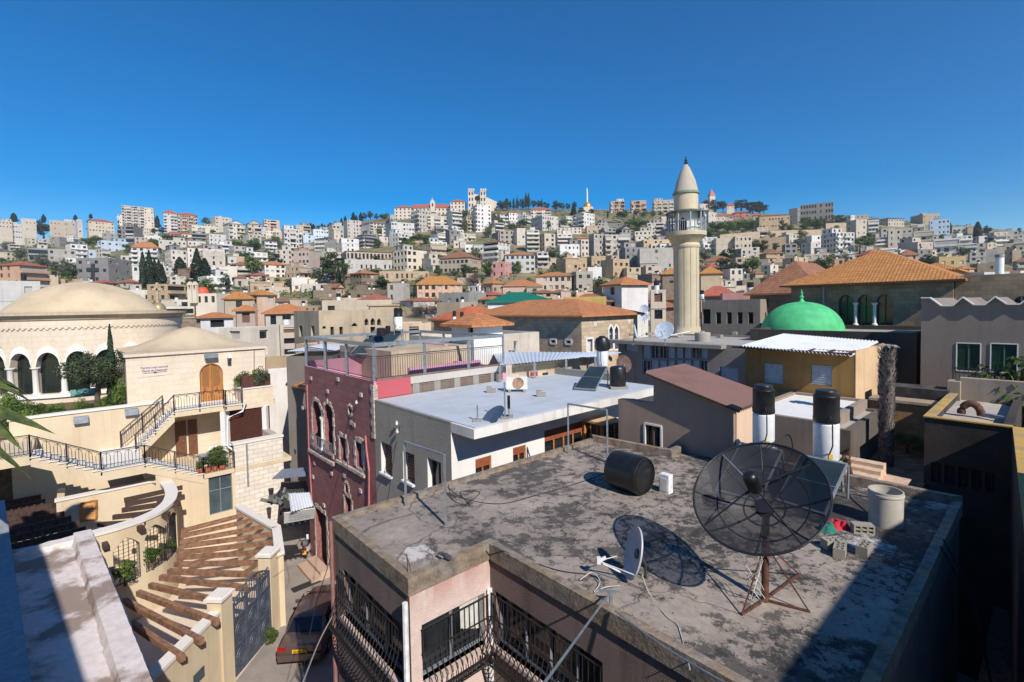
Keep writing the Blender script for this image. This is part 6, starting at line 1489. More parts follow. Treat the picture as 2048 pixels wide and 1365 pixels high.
# the camera's own building and the white roof below it
zR = 4.; k0 = PZ(176, 1062, zR); cu0, cv0 = uv(k0)
WR = None
s = NT('whitewashed_roof'); P = s.pos(); n1 = s.noise(P, .55, 7, .62, sx=(1, 1, 1)); col = s.mix(s.ramp(n1, (.5, 0), (.58, .9)), S(216, 206, 202), S(132, 112, 98)); n2 = s.noise(P, 5, 5, .7); col = s.mix(s.ramp(n2, (.35, 0), (.7, .35)), col, S(150, 134, 124)); WR = s.out(col, .9, n2, .5, .03)
K1, K2 = PZ(180, 1062, zR), PZ(300, 1365, zR); kd_ = (K2-K1).normalized(); kn = V((-kd_.y, kd_.x, 0)); kn = kn if kn.x < 0 else -kn; K3 = K1+kd_*16; kb = -DV
fr = empty('white_roof', V((K1.x, K1.y, -2)), 'whitewashed flat roof with peeling grey patches in the left foreground', 'roof')
mb = MB(); q = [K1+kb*11, K3+kb*11, K3, K1]; z_ = lambda P, z: V((P.x, P.y, z)); mb.hexa([z_(p, -2.1) for p in q], [z_(p, zR-.22) for p in q]); mb.build('wall', CRM, fr); mb = MB(); mb.hexa([z_(p, zR-.218) for p in q], [z_(p, zR-.2) for p in q]); mb.build('roof_deck', WR, fr)
mb = MB()
def rough_bar(mb, a, b, w0, h, nn=40):
    rn = random.Random(4); pr = None; d = (b-a).normalized(); n_ = d.cross(UPV)
    for i in range(nn+1):
        p = a.lerp(b, i/nn); j = rn.uniform(-.03, .03); q = [p-n_*(w0/2+j), p-n_*(w0*.36)+V((0, 0, h+j)), p+n_*(w0*.36)+V((0, 0, h-j*.5)), p+n_*(w0/2-j)]
        if pr:
            for k in range(3): mb.face(pr[k], q[k], q[k+1], pr[k+1])
            mb.face(pr[3], q[3], q[3]-V((0, 0, .5)), pr[3]-V((0, 0, .5))); mb.face(q[0], pr[0], pr[0]-V((0, 0, .5)), q[0]-V((0, 0, .5)))
        else: mb.face(*q)
        pr = q
    mb.face(*pr[::-1]); return mb
rough_bar(mb, z_(K1+kn*.2-kd_*.1, zR-.22), z_(K3+kn*.2, zR-.22), .66, .26, 90); rough_bar(mb, z_(K1+kb*11+kd_*.25, zR-.22), z_(K1+kd_*.25, zR-.22), .55, .2); mb.build('parapet', WR, fr, smooth=50)
a, b = PZ(63, 1365, 5.), PZ(9, 1000, 5.); d_ = (a-b).normalized(); n_ = V((-d_.y, d_.x, 0)); n_ = n_ if n_.x < 0 else -n_
hw = empty('blue_parapet', b+V((0, 0, -3)), 'blue-grey parapet wall slanting along the left edge in shade', 'wall')
e = a+d_*4; mb = MB(); mb.hexa([b-V((0, 0, 3)), e-V((0, 0, 3)), e+n_*3-V((0, 0, 3)), b+n_*3-V((0, 0, 3))], [b, e, e+n_*3, b+n_*3]); mb.build('wall', simple('blue_grey_render', S(146, 148, 154), .8, bump=.3), hw)
OWN = plaster('own_building', S(176, 168, 158), .3)
S1, S2 = PZ(78, 1085, zR), PZ(168, 1365, zR); dz_ = 13.5-zR; of = V((SH[0], SH[1], 0))*(dz_/tan(EL)); Q1, Q2 = S1+of, S2+of; qd = (Q2-Q1).normalized(); qn = V((-qd.y, qd.x, 0)); qn = qn if qn.x < 0 else -qn
q = [z_(p, -2.2) for p in (Q1, Q1+qn*12, Q2+qd*8+qn*12, Q2+qd*8)]; vb1 = empty('viewpoint_building', q[0], 'tall building wing left of the viewpoint that shades the white roof', 'building'); mb = MB(); mb.prism(q, V((0, 0, 15.7))); mb.build('wall', OWN, vb1)
building('viewpoint_building', 'tall building wing right of the viewpoint that shades the near roof', 'building', 5.2, 14, -6, 16.4, -2.3, 13.2, OWN)
put_tree('pa', -128, 560, 1600, 390, 14, 'palm whose fronds reach in at the left edge', None)
# ------------------------------------------------------------------ red house, white house
v0 = 9.3; uR = uAt(748, v0, 800); uL = uAt(611, v0, 800); zt = PV(748, 764, v0).z; zA = PV(902, 850, v0).z; vE = vAt(1012, uR, 735)
RED = stone('dark_red_painted_stone', S(150, 99, 97), bw=.7, bh=.3, var=.16, stain=.4, dark=S(106, 58, 64), mortar=S(126, 72, 76), ms=.012); PINK = plaster('pink_paint', S(202, 146, 162), .2, S(150, 90, 110)); RED2 = plaster('bright_red_paint', S(186, 84, 92), .3, S(150, 100, 100))
STN = simple('rough_white_stone', S(184, 168, 156), .9, var=.25, scale=5, bump=.8)
rh = empty('red_house', W((uL+uR)/2, v0+4, -2), 'tall dark red stone house with stone-trimmed arched windows and a railed roof terrace', 'house')
to3 = lambda p: W(p[0], v0, p[1])
SP = [(626, 803, 644, 893, 'Ad'), (650, 809, 667, 904, 'Ad'), (681, 876, 694, 922, 'g'), (713, 886, 728, 936, 'g'), (691, 967, 697, 986, 'Ad'), (691, 996, 703, 1034, 's'), (696, 813, 706, 829, 'Od'), (633, 1024, 654, 1128, 's')]
ops = [opening(s_, 'v', v0) for s_ in SP]; ops = [(o, k) for o, k in ops]
zd = -1.98
ops[7] = ([(p[0], max(zd, p[1])) for p in ops[7][0]], 's')
mb = MB(); mb.plate([(uL, -2.1), (uR, -2.1), (uR, zt), (uL, zt)], [o for o, k in ops], to3, DV, .35)
mb.face(W(uL, v0+8, -2.1), W(uL, v0, -2.1), W(uL, v0, zt), W(uL, v0+8, zt)); mb.build('wall', RED, rh)
rnd = random.Random(5)
for k, (o, kd) in enumerate(ops):
    w_ = win_fill(rh, to3, DV, o, .33, kd if k not in (5, 7) else 's', nm='window' if k != 7 else 'door', frame=WHITEM if k not in (5, 7) else DGREYM)
    sb = MB(); per = []; n = len(o)   # rough stone trim set round each opening
    for i in range(n):
        a, b = V((*o[i], 0)), V((*o[(i+1) % n], 0)); L = (b-a).length; m = max(1, round(L/.24))
        for j in range(m): per.append((a.lerp(b, (j+.5)/m), (b-a).normalized(), L/m))
    cx = sum(p[0] for p in o)/n; cz = sum(p[1] for p in o)/n
    for c, d, L in per:
        nn = V((d.y, -d.x, 0)); nn = nn if nn.dot(c-V((cx, cz, 0))) > 0 else -nn; wd = rnd.uniform(.13, .26) if k < 2 or k in (2, 3, 7, 5) else .13
        if k == 7 and abs(d.x) > .9 and c.y < 0: continue
        q = [c-d*L*.48+nn*.01, c+d*L*.48+nn*.01, c+d*L*.48+nn*wd, c-d*L*.48+nn*wd]; sb.prism([W(p.x, v0-.002, p.y) for p in q], -DV*rnd.uniform(.02, .055))
    sb.build('stone_trim', STN, w_)
mb = MB()
for a, b, y in ((622, 670, 906), (677, 732, 938)): q = MB(); 
p0, p1 = PV(621, 895, v0), PV(671, 908, v0); zz = min(p0.z, p1.z)-.05; mb.uvbox(uv(p0)[0], uv(p1)[0], v0-.16, v0-.003, zz-.14, zz); p2, p3 = PV(676, 925, v0), PV(732, 940, v0); mb.uvbox(uv(p2)[0], uv(p3)[0], v0-.12, v0-.003, PV(704, 934, v0).z-.14, PV(704, 934, v0).z); mb.build('sills', STN, rh)
mb = MB(); za = ops[0][0][0][1]; x = (ops[0][0][1][0]+ops[1][0][0][0])/2; mb.lathe(W(x, v0-.06, za), [(.12, 0), (.12, .12), (.08, .18), (.075, 1.55), (.12, 1.65), (.14, 1.75)], 12); mb.build('column', WHITE, rh, smooth=40)
mb = MB()
for i in range(14): a = ops[0][0][0][0]-.05+(ops[1][0][1][0]-ops[0][0][0][0]+.1)*i/13; mb.bar(W(a, v0-.13, za+.02), W(a, v0-.13, za+.62), .02)
for z in (.03, .62): mb.bar(W(ops[0][0][0][0]-.08, v0-.13, za+z), W(ops[1][0][1][0]+.08, v0-.13, za+z), .03)
mb.build('balcony_rail', GREYM, rh)
mb = MB()
for (x, y) in ((623, 757), (677, 759), (656, 783), (723, 790), (704, 846), (709, 850), (606, 816), (630, 926), (664, 947), (690, 952), (722, 982), (649, 1011), (627, 954)):
    p = PV(x, y, v0); u_ = uv(p)[0]; mb.uvbox(u_-.12, u_+.12, v0-.06, v0-.003, p.z-.09, p.z+.09)
mb.build('stone_studs', STN, rh)
mb = MB(); 
for i in range(9): z = zt-.15-i*.26; w_ = .16 if i % 2 else .26; mb.uvbox(uR-w_, uR+.05, v0-.05, v0+.15, z-.24, z)
mb.build('quoins', STN, rh)
mb = MB(); mb.uvbox(uL-1.1, uL-.005, v0+.55, v0+7, -2.1, PV(600, 800, v0+.5).z); le = mb.build('side_wing', RED, rh)
po, pk = opening((602, 870, 610, 903, 'g'), 'v', v0+.55); sb = MB()
# terrace walls on top
zf = zt-1.05; th = .22
mb = MB(); mb.uvbox(uL+.005, uR-.005, v0+.01, vE, zf-.2, zf); mb.build('terrace_floor', PINK, rh)
mb = MB(); mb.uvbox(uL+.01, uR-.01, v0+.012, v0+th, zf, zt-.01); mb.uvbox(uL, uL+th, v0+th, vE, zf, zt+.25); mb.uvbox(uL, uL+3.2, vE-.25, vE, zf, zt+.85); mb.uvbox(uL+3.2, uR, vE-.25, vE, zf, zt-.1); q = [W(uL+3.2, vE-.3, zf), W(uL+3.9, vE-.3, zf), W(uL+3.2, vE-.3, zt+.5)]; mb.prism(q, DV*.24); mb.uvbox(uR-2.4, uR-2.2, v0+3, vE, zf, zt+.1); mb.build('pink_parapet', PINK, rh)
vs = vAt(822, uR, 780); mb = MB(); mb.uvbox(uR-th, uR+.001, v0+.13, vs, zA+.1, zt); mb.build('red_parapet', RED2, rh)
mb = MB(); mb.uvbox(uR-th, uR, vs, vE, zA+.55, zt); mb.build('concrete_beam', plaster('pale_beam_concrete', S(190, 184, 176), .35, S(140, 132, 124)), rh)
mb = MB(); mb.uvbox(uR-.3, uR-.06, v0+.2, vE, zA-.3, zA+.96); mb.build('block_infill', stone('brown_block', S(122, 106, 94), bw=.5, bh=.4, stain=.4), rh)
mb = MB(); mb.uvbox(uL, uR-.01, vE-.02, vE+.02, -2, zf); mb.build('rear_wall', PINK, rh)
mb = MB()
for i in range(5): a = vs+(vE-vs)*(i+.1)/5; mb.uvbox(uR-.1, uR-.03, a, a+.35, zA, zA+.55)
mb.build('concrete_studs', CONC, rh)
PPIPE = simple('pink_pipe', S(186, 112, 114), .6)
mb = MB(); mb.tube([PV(731, 872, v0-.1), PV(733, 900, v0-.1), PV(738, 940, v0-.1), PV(738, 1085, v0-.1)], .045, 6); mb.build('downpipe', PPIPE, rh)
mb = MB(); mb.tube([PV(614, 770, v0-.08), PV(618, 900, v0-.08), PV(624, 1010, v0-.08)], .04, 6); mb.build('downpipe', PPIPE, rh)
mb = MB(); mb.tube([PV(672, 1080, v0-1.2), PV(671, 1170, v0-1.2)], .05, 6); 
# galvanised frame and railing round the terrace
fr_ = empty('steel_pergola', W(uR, v0, zt), 'grey steel frame with tall posts and top beams round the red house terrace', 'frame')
zp = PV(753, 691, v0).z; FP = [W(uL+.1, v0+.1, zt), W(uL+.1+(uR-uL)*.33, v0+.1, zt), W(uL+.1+(uR-uL)*.64, v0+.1, zt), W(uR-.1, v0+.1, zt), W(uR-.1, vAt(850, uR), zt), W(uR-.1, vAt(938, uR), zt), W(uR-.1, vE-.1, zt), W((uR*2+uL)/3, vE-.1, zt), W((uR+uL*2)/3, vE-.1, zt), W(uL+.1, vE-.1, zt), W(uL+.1, (v0+vE)/2, zt)]
for p in FP: mb = MB(); mb.bar(p-V((0, 0, .05)), V((p.x, p.y, zp)), .13); mb.build('post', GLT, fr_)
loop = [FP[0], FP[3], FP[6], FP[9], FP[0]]
for a, b in zip(loop, loop[1:]): mb = MB(); mb.bar(V((a.x, a.y, zp-.02)), V((b.x, b.y, zp-.02)), .16, .16); mb.build('top_beam', GLT, fr_)
railing([FP[0]+DV*.02, FP[3]-DU*.02, FP[6]], 'thin dark bar railing between the steel posts of the red terrace', h=1.05, group=None, step=.12, arcs=False, post=50)
# white house with grey side wall
uW = uAt(902, v0, 880); vF = vAt(1308, uW+1.3, 790); zs = PV(930, 856, v0).z
wh = empty('white_house', W((uR+uW)/2, v0+5, -2), 'white house with bluish sheet roof, projecting eaves slab and rough grey side wall', 'house')
GREYR = plaster('rough_grey_render', S(158, 150, 140), .35, S(92, 86, 80), bd=.05, sb=.7)
so = [opening(s_, 'v', v0) for s_ in ((762, 888, 784, 950, 's'), (806, 906, 829, 966, 's'), (855, 921, 882, 984, 'g'))]
mb = MB(); mb.plate([(uR+.005, -2.1), (uW, -2.1), (uW, zA), (uR+.005, zA+.0)], [o for o, k in so], to3, DV, .3); mb.build('side_wall', GREYR, wh)
for o, k in so:
    win_fill(wh, to3, DV, o, .28, k, frame=simple('brown_roller_shutter', S(112, 74, 52), .6)); mb = MB(); mb.bar(to3(o[0])-DV*.05, to3(o[1])-DV*.05, .12, .08); mb.build('sill', WHITE, wh)
    mb = MB(); mb.hexa([to3(o[0])+DV*.005, to3(o[0])+DV*.005+DU*.02, to3(o[0])+DV*.28+DU*.02, to3(o[0])+DV*.28], [to3(o[3])+DV*.005, to3(o[3])+DV*.005+DU*.02, to3(o[3])+DV*.28+DU*.02, to3(o[3])+DV*.28]); mb.build('reveal', WHITE, wh)
to3u = lambda p: W(uW, p[0], p[1])
wo = [opening(s_, 'u', uW) for s_ in ((951, 915, 983, 960, 'w'), (1026, 893, 1052, 930, 'w'), (1089, 852, 1166, 905, 'w'))]
mb = MB(); mb.plate([(v0, -2.1), (vF, -2.1), (vF, zs-.3), (v0, zs-.3)], [o for o, k in wo], to3u, -DU, .18); mb.face(W(uR, vF, -2.1), W(uW, vF, -2.1), W(uW, vF, zs), W(uR, vF, zs)); mb.build('front_wall', WHITE, wh)
SHB = simple('red_brown_shutter', S(150, 84, 56), .6)
for o, k in wo:
    w_ = win_fill(wh, to3u, -DU, o, .17, 'd'); x0, x1, z0, z1 = o[0][0], o[1][0], o[0][1], o[2][1]; zm = z1-(z1-z0)*.42; f = lambda a, z, d=.06: W(uW-d, a, z)
    mb = MB(); n = 8
    for i in range(n): z = zm+(z1-zm)*(i+.5)/n; mb.bar(f(x0+.02, z), f(x1-.02, z), .06, (z1-zm)/n*.8)
    mb.build('roller_shutter', SHB, w_); mb = MB()
    for i in range(4): mb.bar(f(*o[i]), f(*o[(i+1) % 4]), .08)
    for t in ((.5,) if x1-x0 < 2 else (.25, .5, .75)): mb.bar(f(x0+(x1-x0)*t, z0), f(x0+(x1-x0)*t, zm), .06)
    mb.build('frame', ORANGEW, w_); mb = MB(); mb.face(f(x0, z0, .13), f(x1, z0, .13), f(x1, zm, .13), f(x0, zm, .13)); mb.face(f(x1, z0, .131), f(x0, z0, .131), f(x0, zm, .131), f(x1, zm, .131)); mb.build('pane', GLASS, w_)
mb = MB(); mb.uvbox(uR+.01, uW+1.3, v0+.005, vF+.6, zs-.3, zs+.02); mb.build('eaves_slab', plaster('white_fascia', S(218, 214, 208), .4, S(130, 122, 112)), wh)
s = NT('bluish_sheet_roof'); q_ = s.n('NewGeometry').outputs['Position']; d_ = s.n('VectorMath', operation='DOT_PRODUCT'); s.l(q_, d_.inputs[0]); d_.inputs[1].default_value = tuple(DU); m_ = s.n('Math', operation='MULTIPLY'); m_.inputs[1].default_value = 1/.92; s.l(d_.outputs['Value'], m_.inputs[0]); f_ = s.n('Math', operation='FRACT'); s.l(m_.outputs[0], f_.inputs[0])
c_ = s.mix(s.ramp(f_.outputs[0], (0, 1.), (.035, 0)), S(186, 192, 198), S(128, 134, 140)); c_ = s.mix(s.ramp(s.noise(q_, .8, 6, .7), (.45, 0), (.75, .5)), c_, S(150, 152, 152)); c_ = s.mix(s.ramp(s.noise(q_, .5, 5, .7, sx=(1, 1, 1)), (.62, 0), (.72, .5)), c_, S(176, 160, 140)); BSH = s.out(c_, .55, f_.outputs[0], .2, .01)
mb = MB(); mb.prism([W(uR+.06, v0+.12, zs+.03), W(uW+1.22, v0+.12, zs+.03), W(uW+1.22, vF+.5, zs+.03), W(uR-.0, vF+.5, zs+.03)], V((0, 0, .02))); mb.build('sheet_roof', BSH, wh)
mb = MB(); mb.uvbox(uR, uW, v0, v0+.18, zA-.02, zA+.08); mb.uvbox(uR-.3, uW-1, vF+.3, vF+.6, zs, zs+.4); mb.build('curb', CONC, wh)
# things on the white roof
def onroof(x, y, z): return PZ(x, y, z)
zr = zs+.06
p = onroof(1034, 783, zr); fd = (V((CAM.x, CAM.y, 0))-V((p.x, p.y, 0))).normalized(); fx = V((-fd.y, fd.x, 0)); sc_ = p.y/F
ac = empty('air_conditioner', p, 'white air conditioner outdoor unit with round fan on the bluish sheet roof', 'air conditioner')
w_, h_ = 42*sc_, 25*sc_; mb = MB(); mb.box(p+V((0, 0, .12)), w_, .38, h_, fx); mb.build('casing', plaster('ac_white', S(218, 216, 208), .25, S(150, 120, 90), scale=2), ac)
mb = MB(); c_ = p+V((0, 0, .12+h_*.5))+fx*w_*.06+fd*.19; mb.lathe(c_, [(0, .012), (h_*.40, .012), (h_*.43, .03), (h_*.45, 0)], 24, ax=fx, ay=UPV, az=fd); mb.build('fan_grille', simple('rusty_fan', S(150, 118, 96), .7, var=.35, scale=3), ac, smooth=30)
for s_ in (-.35, .35): mb = MB(); mb.box(p+fx*w_*s_, .12, .5, .12, fx); mb.build('foot', CONC, ac)
def boiler(p, r, hw, hb, label, ball=False, stand=0., group='white solar boilers with black tanks on top'):
    t = empty('solar_boiler', p-V((0, 0, stand)), label, 'boiler', group); mb = MB(); mb.lathe(p, [(0, 0), (r*.95, 0), (r, .03), (r, hw-.04), (r*.9, hw), (0, hw)], 24); mb.build('boiler_tank', simple('boiler_white', S(226, 228, 230), .35, var=.04), t, smooth=35)
    if ball: pf = [(r*.8, hw), (r*1.25, hw+.04), (r*1.32, hw+hb*.3), (r*1.3, hw+hb*.6), (r*1.02, hw+hb*.86), (r*.55, hw+hb*.93), (r*.55, hw+hb), (0, hw+hb)]
    else: pf = [(r*.9, hw), (r*1.02, hw+.02), (r*1.03, hw+hb*.16), (r*1.0, hw+hb*.2), (r*1.0, hw+hb*.78), (r*1.03, hw+hb*.82), (r*.95, hw+hb*.86), (r*.84, hw+hb*.88), (r*.84, hw+hb*.97), (r*.8, hw+hb), (0, hw+hb)]
    mb = MB(); mb.lathe(p, pf, 24); mb.build('black_tank', BLACKP, t, smooth=35)
    if stand:
        for i, j in ((-1, -1), (1, -1), (1, 1), (-1, 1)): mb = MB(); mb.bar(p+V((i*r*.8, j*r*.8, 0)), p+V((i*r*.9, j*r*.9, -stand)), .05); mb.build('leg', GLT, t)
        mb = MB()
        for z in (-.03, -stand*.5): mb.tube([p+V((i*r*.85, j*r*.85, z)) for i, j in ((-1, -1), (1, -1), (1, 1), (-1, 1), (-1, -1))], .025, 4)
        mb.build('stand_frame', GLT, t)
    mb = MB(); a = -1.9; q = p+V((cos(a), sin(a), 0))*r; mb.tube([q+V((0, 0, hw+hb*.25)), q+V((cos(a)*.25, sin(a)*.25, hw+.05)), q+V((cos(a)*.28, sin(a)*.28, hw*.5)), q+V((0, 0, .2))], .018, 5); mb.build('hose', WIREM, t)
    mb = MB(); a = atan2(CAM.y-p.y, CAM.x-p.x)+.35; q = p+V((cos(a), sin(a), 0))*(r+.004); tx = V((-sin(a), cos(a), 0)); mb.prism([q+tx*-.05+V((0, 0, .08)), q+tx*.05+V((0, 0, .08)), q+tx*.05+V((0, 0, .2)), q-tx*.05+V((0, 0, .2))], V((cos(a), sin(a), 0))*.006); mb.build('sticker', simple('yellow_sticker', S(220, 180, 40), .5), t); return t
def panel(q, label, name='solar_collector', group='solar water heater panels'):
    q = [V(p) for p in q]; n = (q[1]-q[0]).cross(q[3]-q[0]).normalized(); t = empty(name, (q[0]+q[1])/2, label, 'solar panel', group); mb = MB(); mb.prism([p for p in q], -n*.07); mb.build('casing', GREYM, t)
    c = sum(q, V())/4; i4 = [c+(p-c)*.93+n*.004 for p in q]; mb = MB(); mb.prism(i4, n*.006); mb.build('absorber_glass', simple('collector_glass', S(46, 58, 64), .15, var=.1, scale=1), t); mb = MB(); mb.bar((i4[0]+i4[3])/2+n*.012, (i4[1]+i4[2])/2+n*.012, .03, .01); mb.build('glazing_bar', GREYM, t)
    zl = min(p.z for p in q)-.05
    for p in (q[2], q[3]): mb = MB(); mb.bar(p-n*.08, V((p.x, p.y, zl)), .04); mb.build('leg', GLT, t)
    return t
p = onroof(1205, 752, zr); dY = p.y; r = 11.5*dY/F
boiler(V((p.x, p.y, PYd(1205, 737, dY).z)), r, 36*dY/F, 29*dY/F, 'white boiler with a round black ball tank on the bluish sheet roof', True, PYd(1205, 737, dY).z-zr)
zb_, zt_ = zr+.08, zr+.96
panel([PZ(1147, 777, zb_), PZ(1191, 780, zb_), PZ(1215, 733, zt_), PZ(1179, 732, zt_)], 'dark solar collector leaning on the bluish sheet roof')
p = onroof(1236, 776, zr); r = 16*p.y/F; mb = MB(); h_ = 40*p.y/F; mb.lathe(p+V((0, 0, .1)), [(0, 0), (r*.96, 0), (r, .05), (r, h_*.88), (r*.9, h_*.95), (r*.4, h_), (0, h_)], 24); o = mb.build('water_tank', BLACKP, smooth=35, label='upright black water tank beside the ball-topped boiler', cat='water tank'); mb = MB(); mb.box(p, r*2.2, r*2.2, .1, fx); mb.build('base_blocks', CONC, o)
p = PYd(1248, 728, dY+1.5); mb = MB(); n = V((.35, -.85, .25)).normalized(); mb.lathe(p, [(0, .12), (.25, .09), (.5, .02), (.52, 0), (.5, .01), (.25, .075), (0, .1)], 20, ax=n.cross(UPV).normalized(), ay=n.cross(n.cross(UPV)).normalized(), az=-n); o = mb.build('satellite_dish', simple('rusty_dish', S(96, 74, 66), .8, var=.3), smooth=40, label='rusty brown dish behind the upright black tank', cat='satellite dish'); mb = MB(); mb.bar(p, V((p.x, p.y, zr)), .06); mb.build('mast', GREYM, o)
for (x, y, h_, lab) in ((955, 842, 32, 'short thin mast at the near corner of the bluish roof'), (1010, 836, 72, 'tall grey mast with a dark small dish at its foot on the bluish roof'), (1018, 834, 30, 'stub mast with a dark antenna box on the bluish roof')):
    p = onroof(x, y, zr); mb = MB(); mb.bar(p, p+V((0, 0, h_*p.y/F)), .05); o = mb.build('mast', GLT, label=lab, cat='mast'); mb = MB(); mb.box(p, .3, .3, .05); mb.build('foot_plate', CONC, o)
    if h_ == 30: mb = MB(); mb.box(p+V((0, 0, .3)), .1, .1, .45); mb.build('antenna_box', BLACKP, o)
    if h_ == 72: mb = MB(); q = p-DV*.45; n = V((-.5, -.35, .8)).normalized(); mb.lathe(q+V((0, 0, .12)), [(0, 0), (.25, .03), (.42, .09), (.43, .1), (.25, .05), (0, .02)], 18, ax=n.cross(UPV).normalized(), ay=n.cross(n.cross(UPV)).normalized(), az=n); mb.build('dish', simple('slate_dish', S(70, 84, 104), .5), o, smooth=40)
for (x, y, lab) in ((978, 785, 'lone brown brick standing near the block wall on the bluish roof'), (1078, 793, 'grey hollow block lying in the middle of the bluish roof')):
    p = onroof(x, y, zr); mb = MB(); mb.box(p, .22, .2, .26, fx); mb.box(p+fx*.2, .2, .2, .16, fx); mb.build('brick', CONC, label=lab, cat='brick')
# wood and glass porch between the white house and the tan wall
g0 = PZ(1166, 842, zs-1.35); a, b, c, d = PZ(1166, 843, zs-1.1), PZ(1204, 851, zs-1.1), PZ(1243, 843, zs-1.1), PZ(1207, 832, zs-1.1)
pv = empty('glazed_porch', b-V((0, 0, 2.4)), 'small wood-framed glazed porch with flat tan roof beside the white house', 'porch'); mb = MB(); mb.prism([a, b, c, d], V((0, 0, .08))); mb.build('roof', simple('porch_roof', S(206, 176, 142), .8), pv)
for k, (p, q) in enumerate(((a, b), (b, c))):
    mb = MB(); q2 = [p.lerp(q, .04)-V((0, 0, 2.5)), p.lerp(q, .96)-V((0, 0, 2.5)), p.lerp(q, .96), p.lerp(q, .04)]; n = (q2[1]-q2[0]).cross(UPV).normalized(); mb.prism([x-n*.1 for x in q2], -n*.02); mb.build('pane', GLASS, pv); mb = MB()
    for i in range(4): mb.bar(q2[i]-n*.08, q2[(i+1) % 4]-n*.08, .1)
    for t in (.35, .7): mb.bar(q2[0].lerp(q2[1], t)-n*.08, q2[3].lerp(q2[2], t)-n*.08, .07)
    mb.bar(q2[0].lerp(q2[3], .3)-n*.08, q2[1].lerp(q2[2], .3)-n*.08, .07); mb.build('frame', ORANGEW, pv)
# tan rendered shed with corrugated roof
vt = 15.25; TAN = plaster('tan_brown_render', S(158, 138, 122), .35, S(104, 92, 84), bd=.03)
ts = empty('tan_house', W(-9, vt+1, -2), 'tan rendered house with sloping red-brown corrugated roof', 'house'); f = lambda x, y: (PV(x, y, vt).dot(DU), PV(x, y, vt).z)
pl_ = [(f(1467, 900)[0], -2), f(1467, 813), f(1307, 749), f(1307, 806), f(1285, 805), f(1260, 800), f(1237, 799), (f(1237, 900)[0], -2)]; to3t = lambda p: W(p[0], vt, p[1])
wo_, _ = opening((1290, 850, 1323, 897, 'd'), 'v', vt)
mb = MB(); mb.plate(pl_[::-1], [wo_], to3t, DV, .25); uC = pl_[0][0]; uS = pl_[2][0]; zC, zS_ = pl_[1][1], pl_[2][1]
mb.face(W(uC, vt, -2), W(uC, vt+2.4, -2), W(uC, vt+2.4, zC), W(uC, vt, zC)); mb.face(W(uS, vt+2.4, 3), W(uS, vt, 3), W(uS, vt, zS_), W(uS, vt+2.4, zS_)); lo = pl_[3:7]
for p, q in zip(lo, lo[1:]): mb.face(W(p[0], vt, p[1]), W(p[0], vt+.3, p[1]), W(q[0], vt+.3, q[1]), W(q[0], vt, q[1]))
mb.face(W(pl_[7][0], vt+.3, -2), W(pl_[7][0], vt, -2), W(pl_[7][0], vt, pl_[6][1]), W(pl_[7][0], vt+.3, pl_[6][1]))
mb.build('wall', TAN, ts)
mb = MB(); mb.prism([W(uC+.004, vt+.15, -2), W(uC+.004, vt+2.4, -2), W(uC+.004, vt+2.4, zC-.06), W(uC+.004, vt+.15, zC-.06)], DU*.03); mb.build('peach_end_wall', plaster('peach_render', S(214, 184, 158), .25), ts)
w_ = win_fill(ts, to3t, DV, wo_, .24, 'g', frame=ORANGEW); mb = MB()
for i in range(4): mb.bar(to3t(wo_[i])-DV*.01, to3t(wo_[(i+1) % 4])-DV*.01, .07, .05, up=DV)
mb.build('white_surround', WHITE, w_)
mb = MB(); sl = V(to3t(pl_[1]))-V(to3t(pl_[2])); e = sl.normalized()*.18; A_, B_ = to3t(pl_[2])-e-DV*.22+V((0, 0, .06)), to3t(pl_[1])+e*1.6-DV*.22+V((0, 0, .06)); sheet(mb, A_, A_+DV*2.75, B_+DV*2.75, B_, .05, 40); mb.build('corrugated_roof', corrug('red_brown_sheet', S(142, 110, 102), rust=.5, rc_=S(112, 78, 72), metal=0, rough=.8), ts)
mb = MB(); mb.bar(A_+V((0, 0, -.08)), B_+V((0, 0, -.08)), .06); mb.build('roof_batten', BROWNW, ts)
# ------------------------------------------------------------------ near building
zT_, zRf = 7., 6.9
G = [(-11.45, 4.365), (-7.9, 4.365), (-7.9, 6.28), (-1.5, 6.28), (-1.5, 15.95), (-8.5, 15.6), (-8.5, 14.5), (-11.45, 14.1)]
nb = empty('near_building', W(-6, 10, -2), 'grey-pink rendered building with a stained concrete flat roof in the foreground', 'building')
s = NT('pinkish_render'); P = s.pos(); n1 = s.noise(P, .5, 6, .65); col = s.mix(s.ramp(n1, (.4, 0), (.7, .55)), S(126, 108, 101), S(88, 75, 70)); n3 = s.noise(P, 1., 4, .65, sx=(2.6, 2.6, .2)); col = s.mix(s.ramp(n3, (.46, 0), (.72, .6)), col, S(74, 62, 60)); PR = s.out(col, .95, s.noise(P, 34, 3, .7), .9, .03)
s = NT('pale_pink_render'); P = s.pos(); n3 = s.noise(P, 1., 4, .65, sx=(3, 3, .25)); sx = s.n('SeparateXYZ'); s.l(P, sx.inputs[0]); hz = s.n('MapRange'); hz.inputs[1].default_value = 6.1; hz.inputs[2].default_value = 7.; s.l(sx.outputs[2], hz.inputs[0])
st = s.n('Math', operation='MULTIPLY'); s.l(s.ramp(n3, (.38, 0), (.62, 1)), st.inputs[0]); s.l(hz.outputs[0], st.inputs[1]); col = s.mix(st.outputs[0], S(208, 188, 178), S(168, 104, 88)); col = s.mix(s.ramp(s.noise(P, 6, 4), (.4, 0), (.8, .3)), col, S(150, 128, 124)); PPR = s.out(col, .95, s.noise(P, 34, 3), .8, .02)
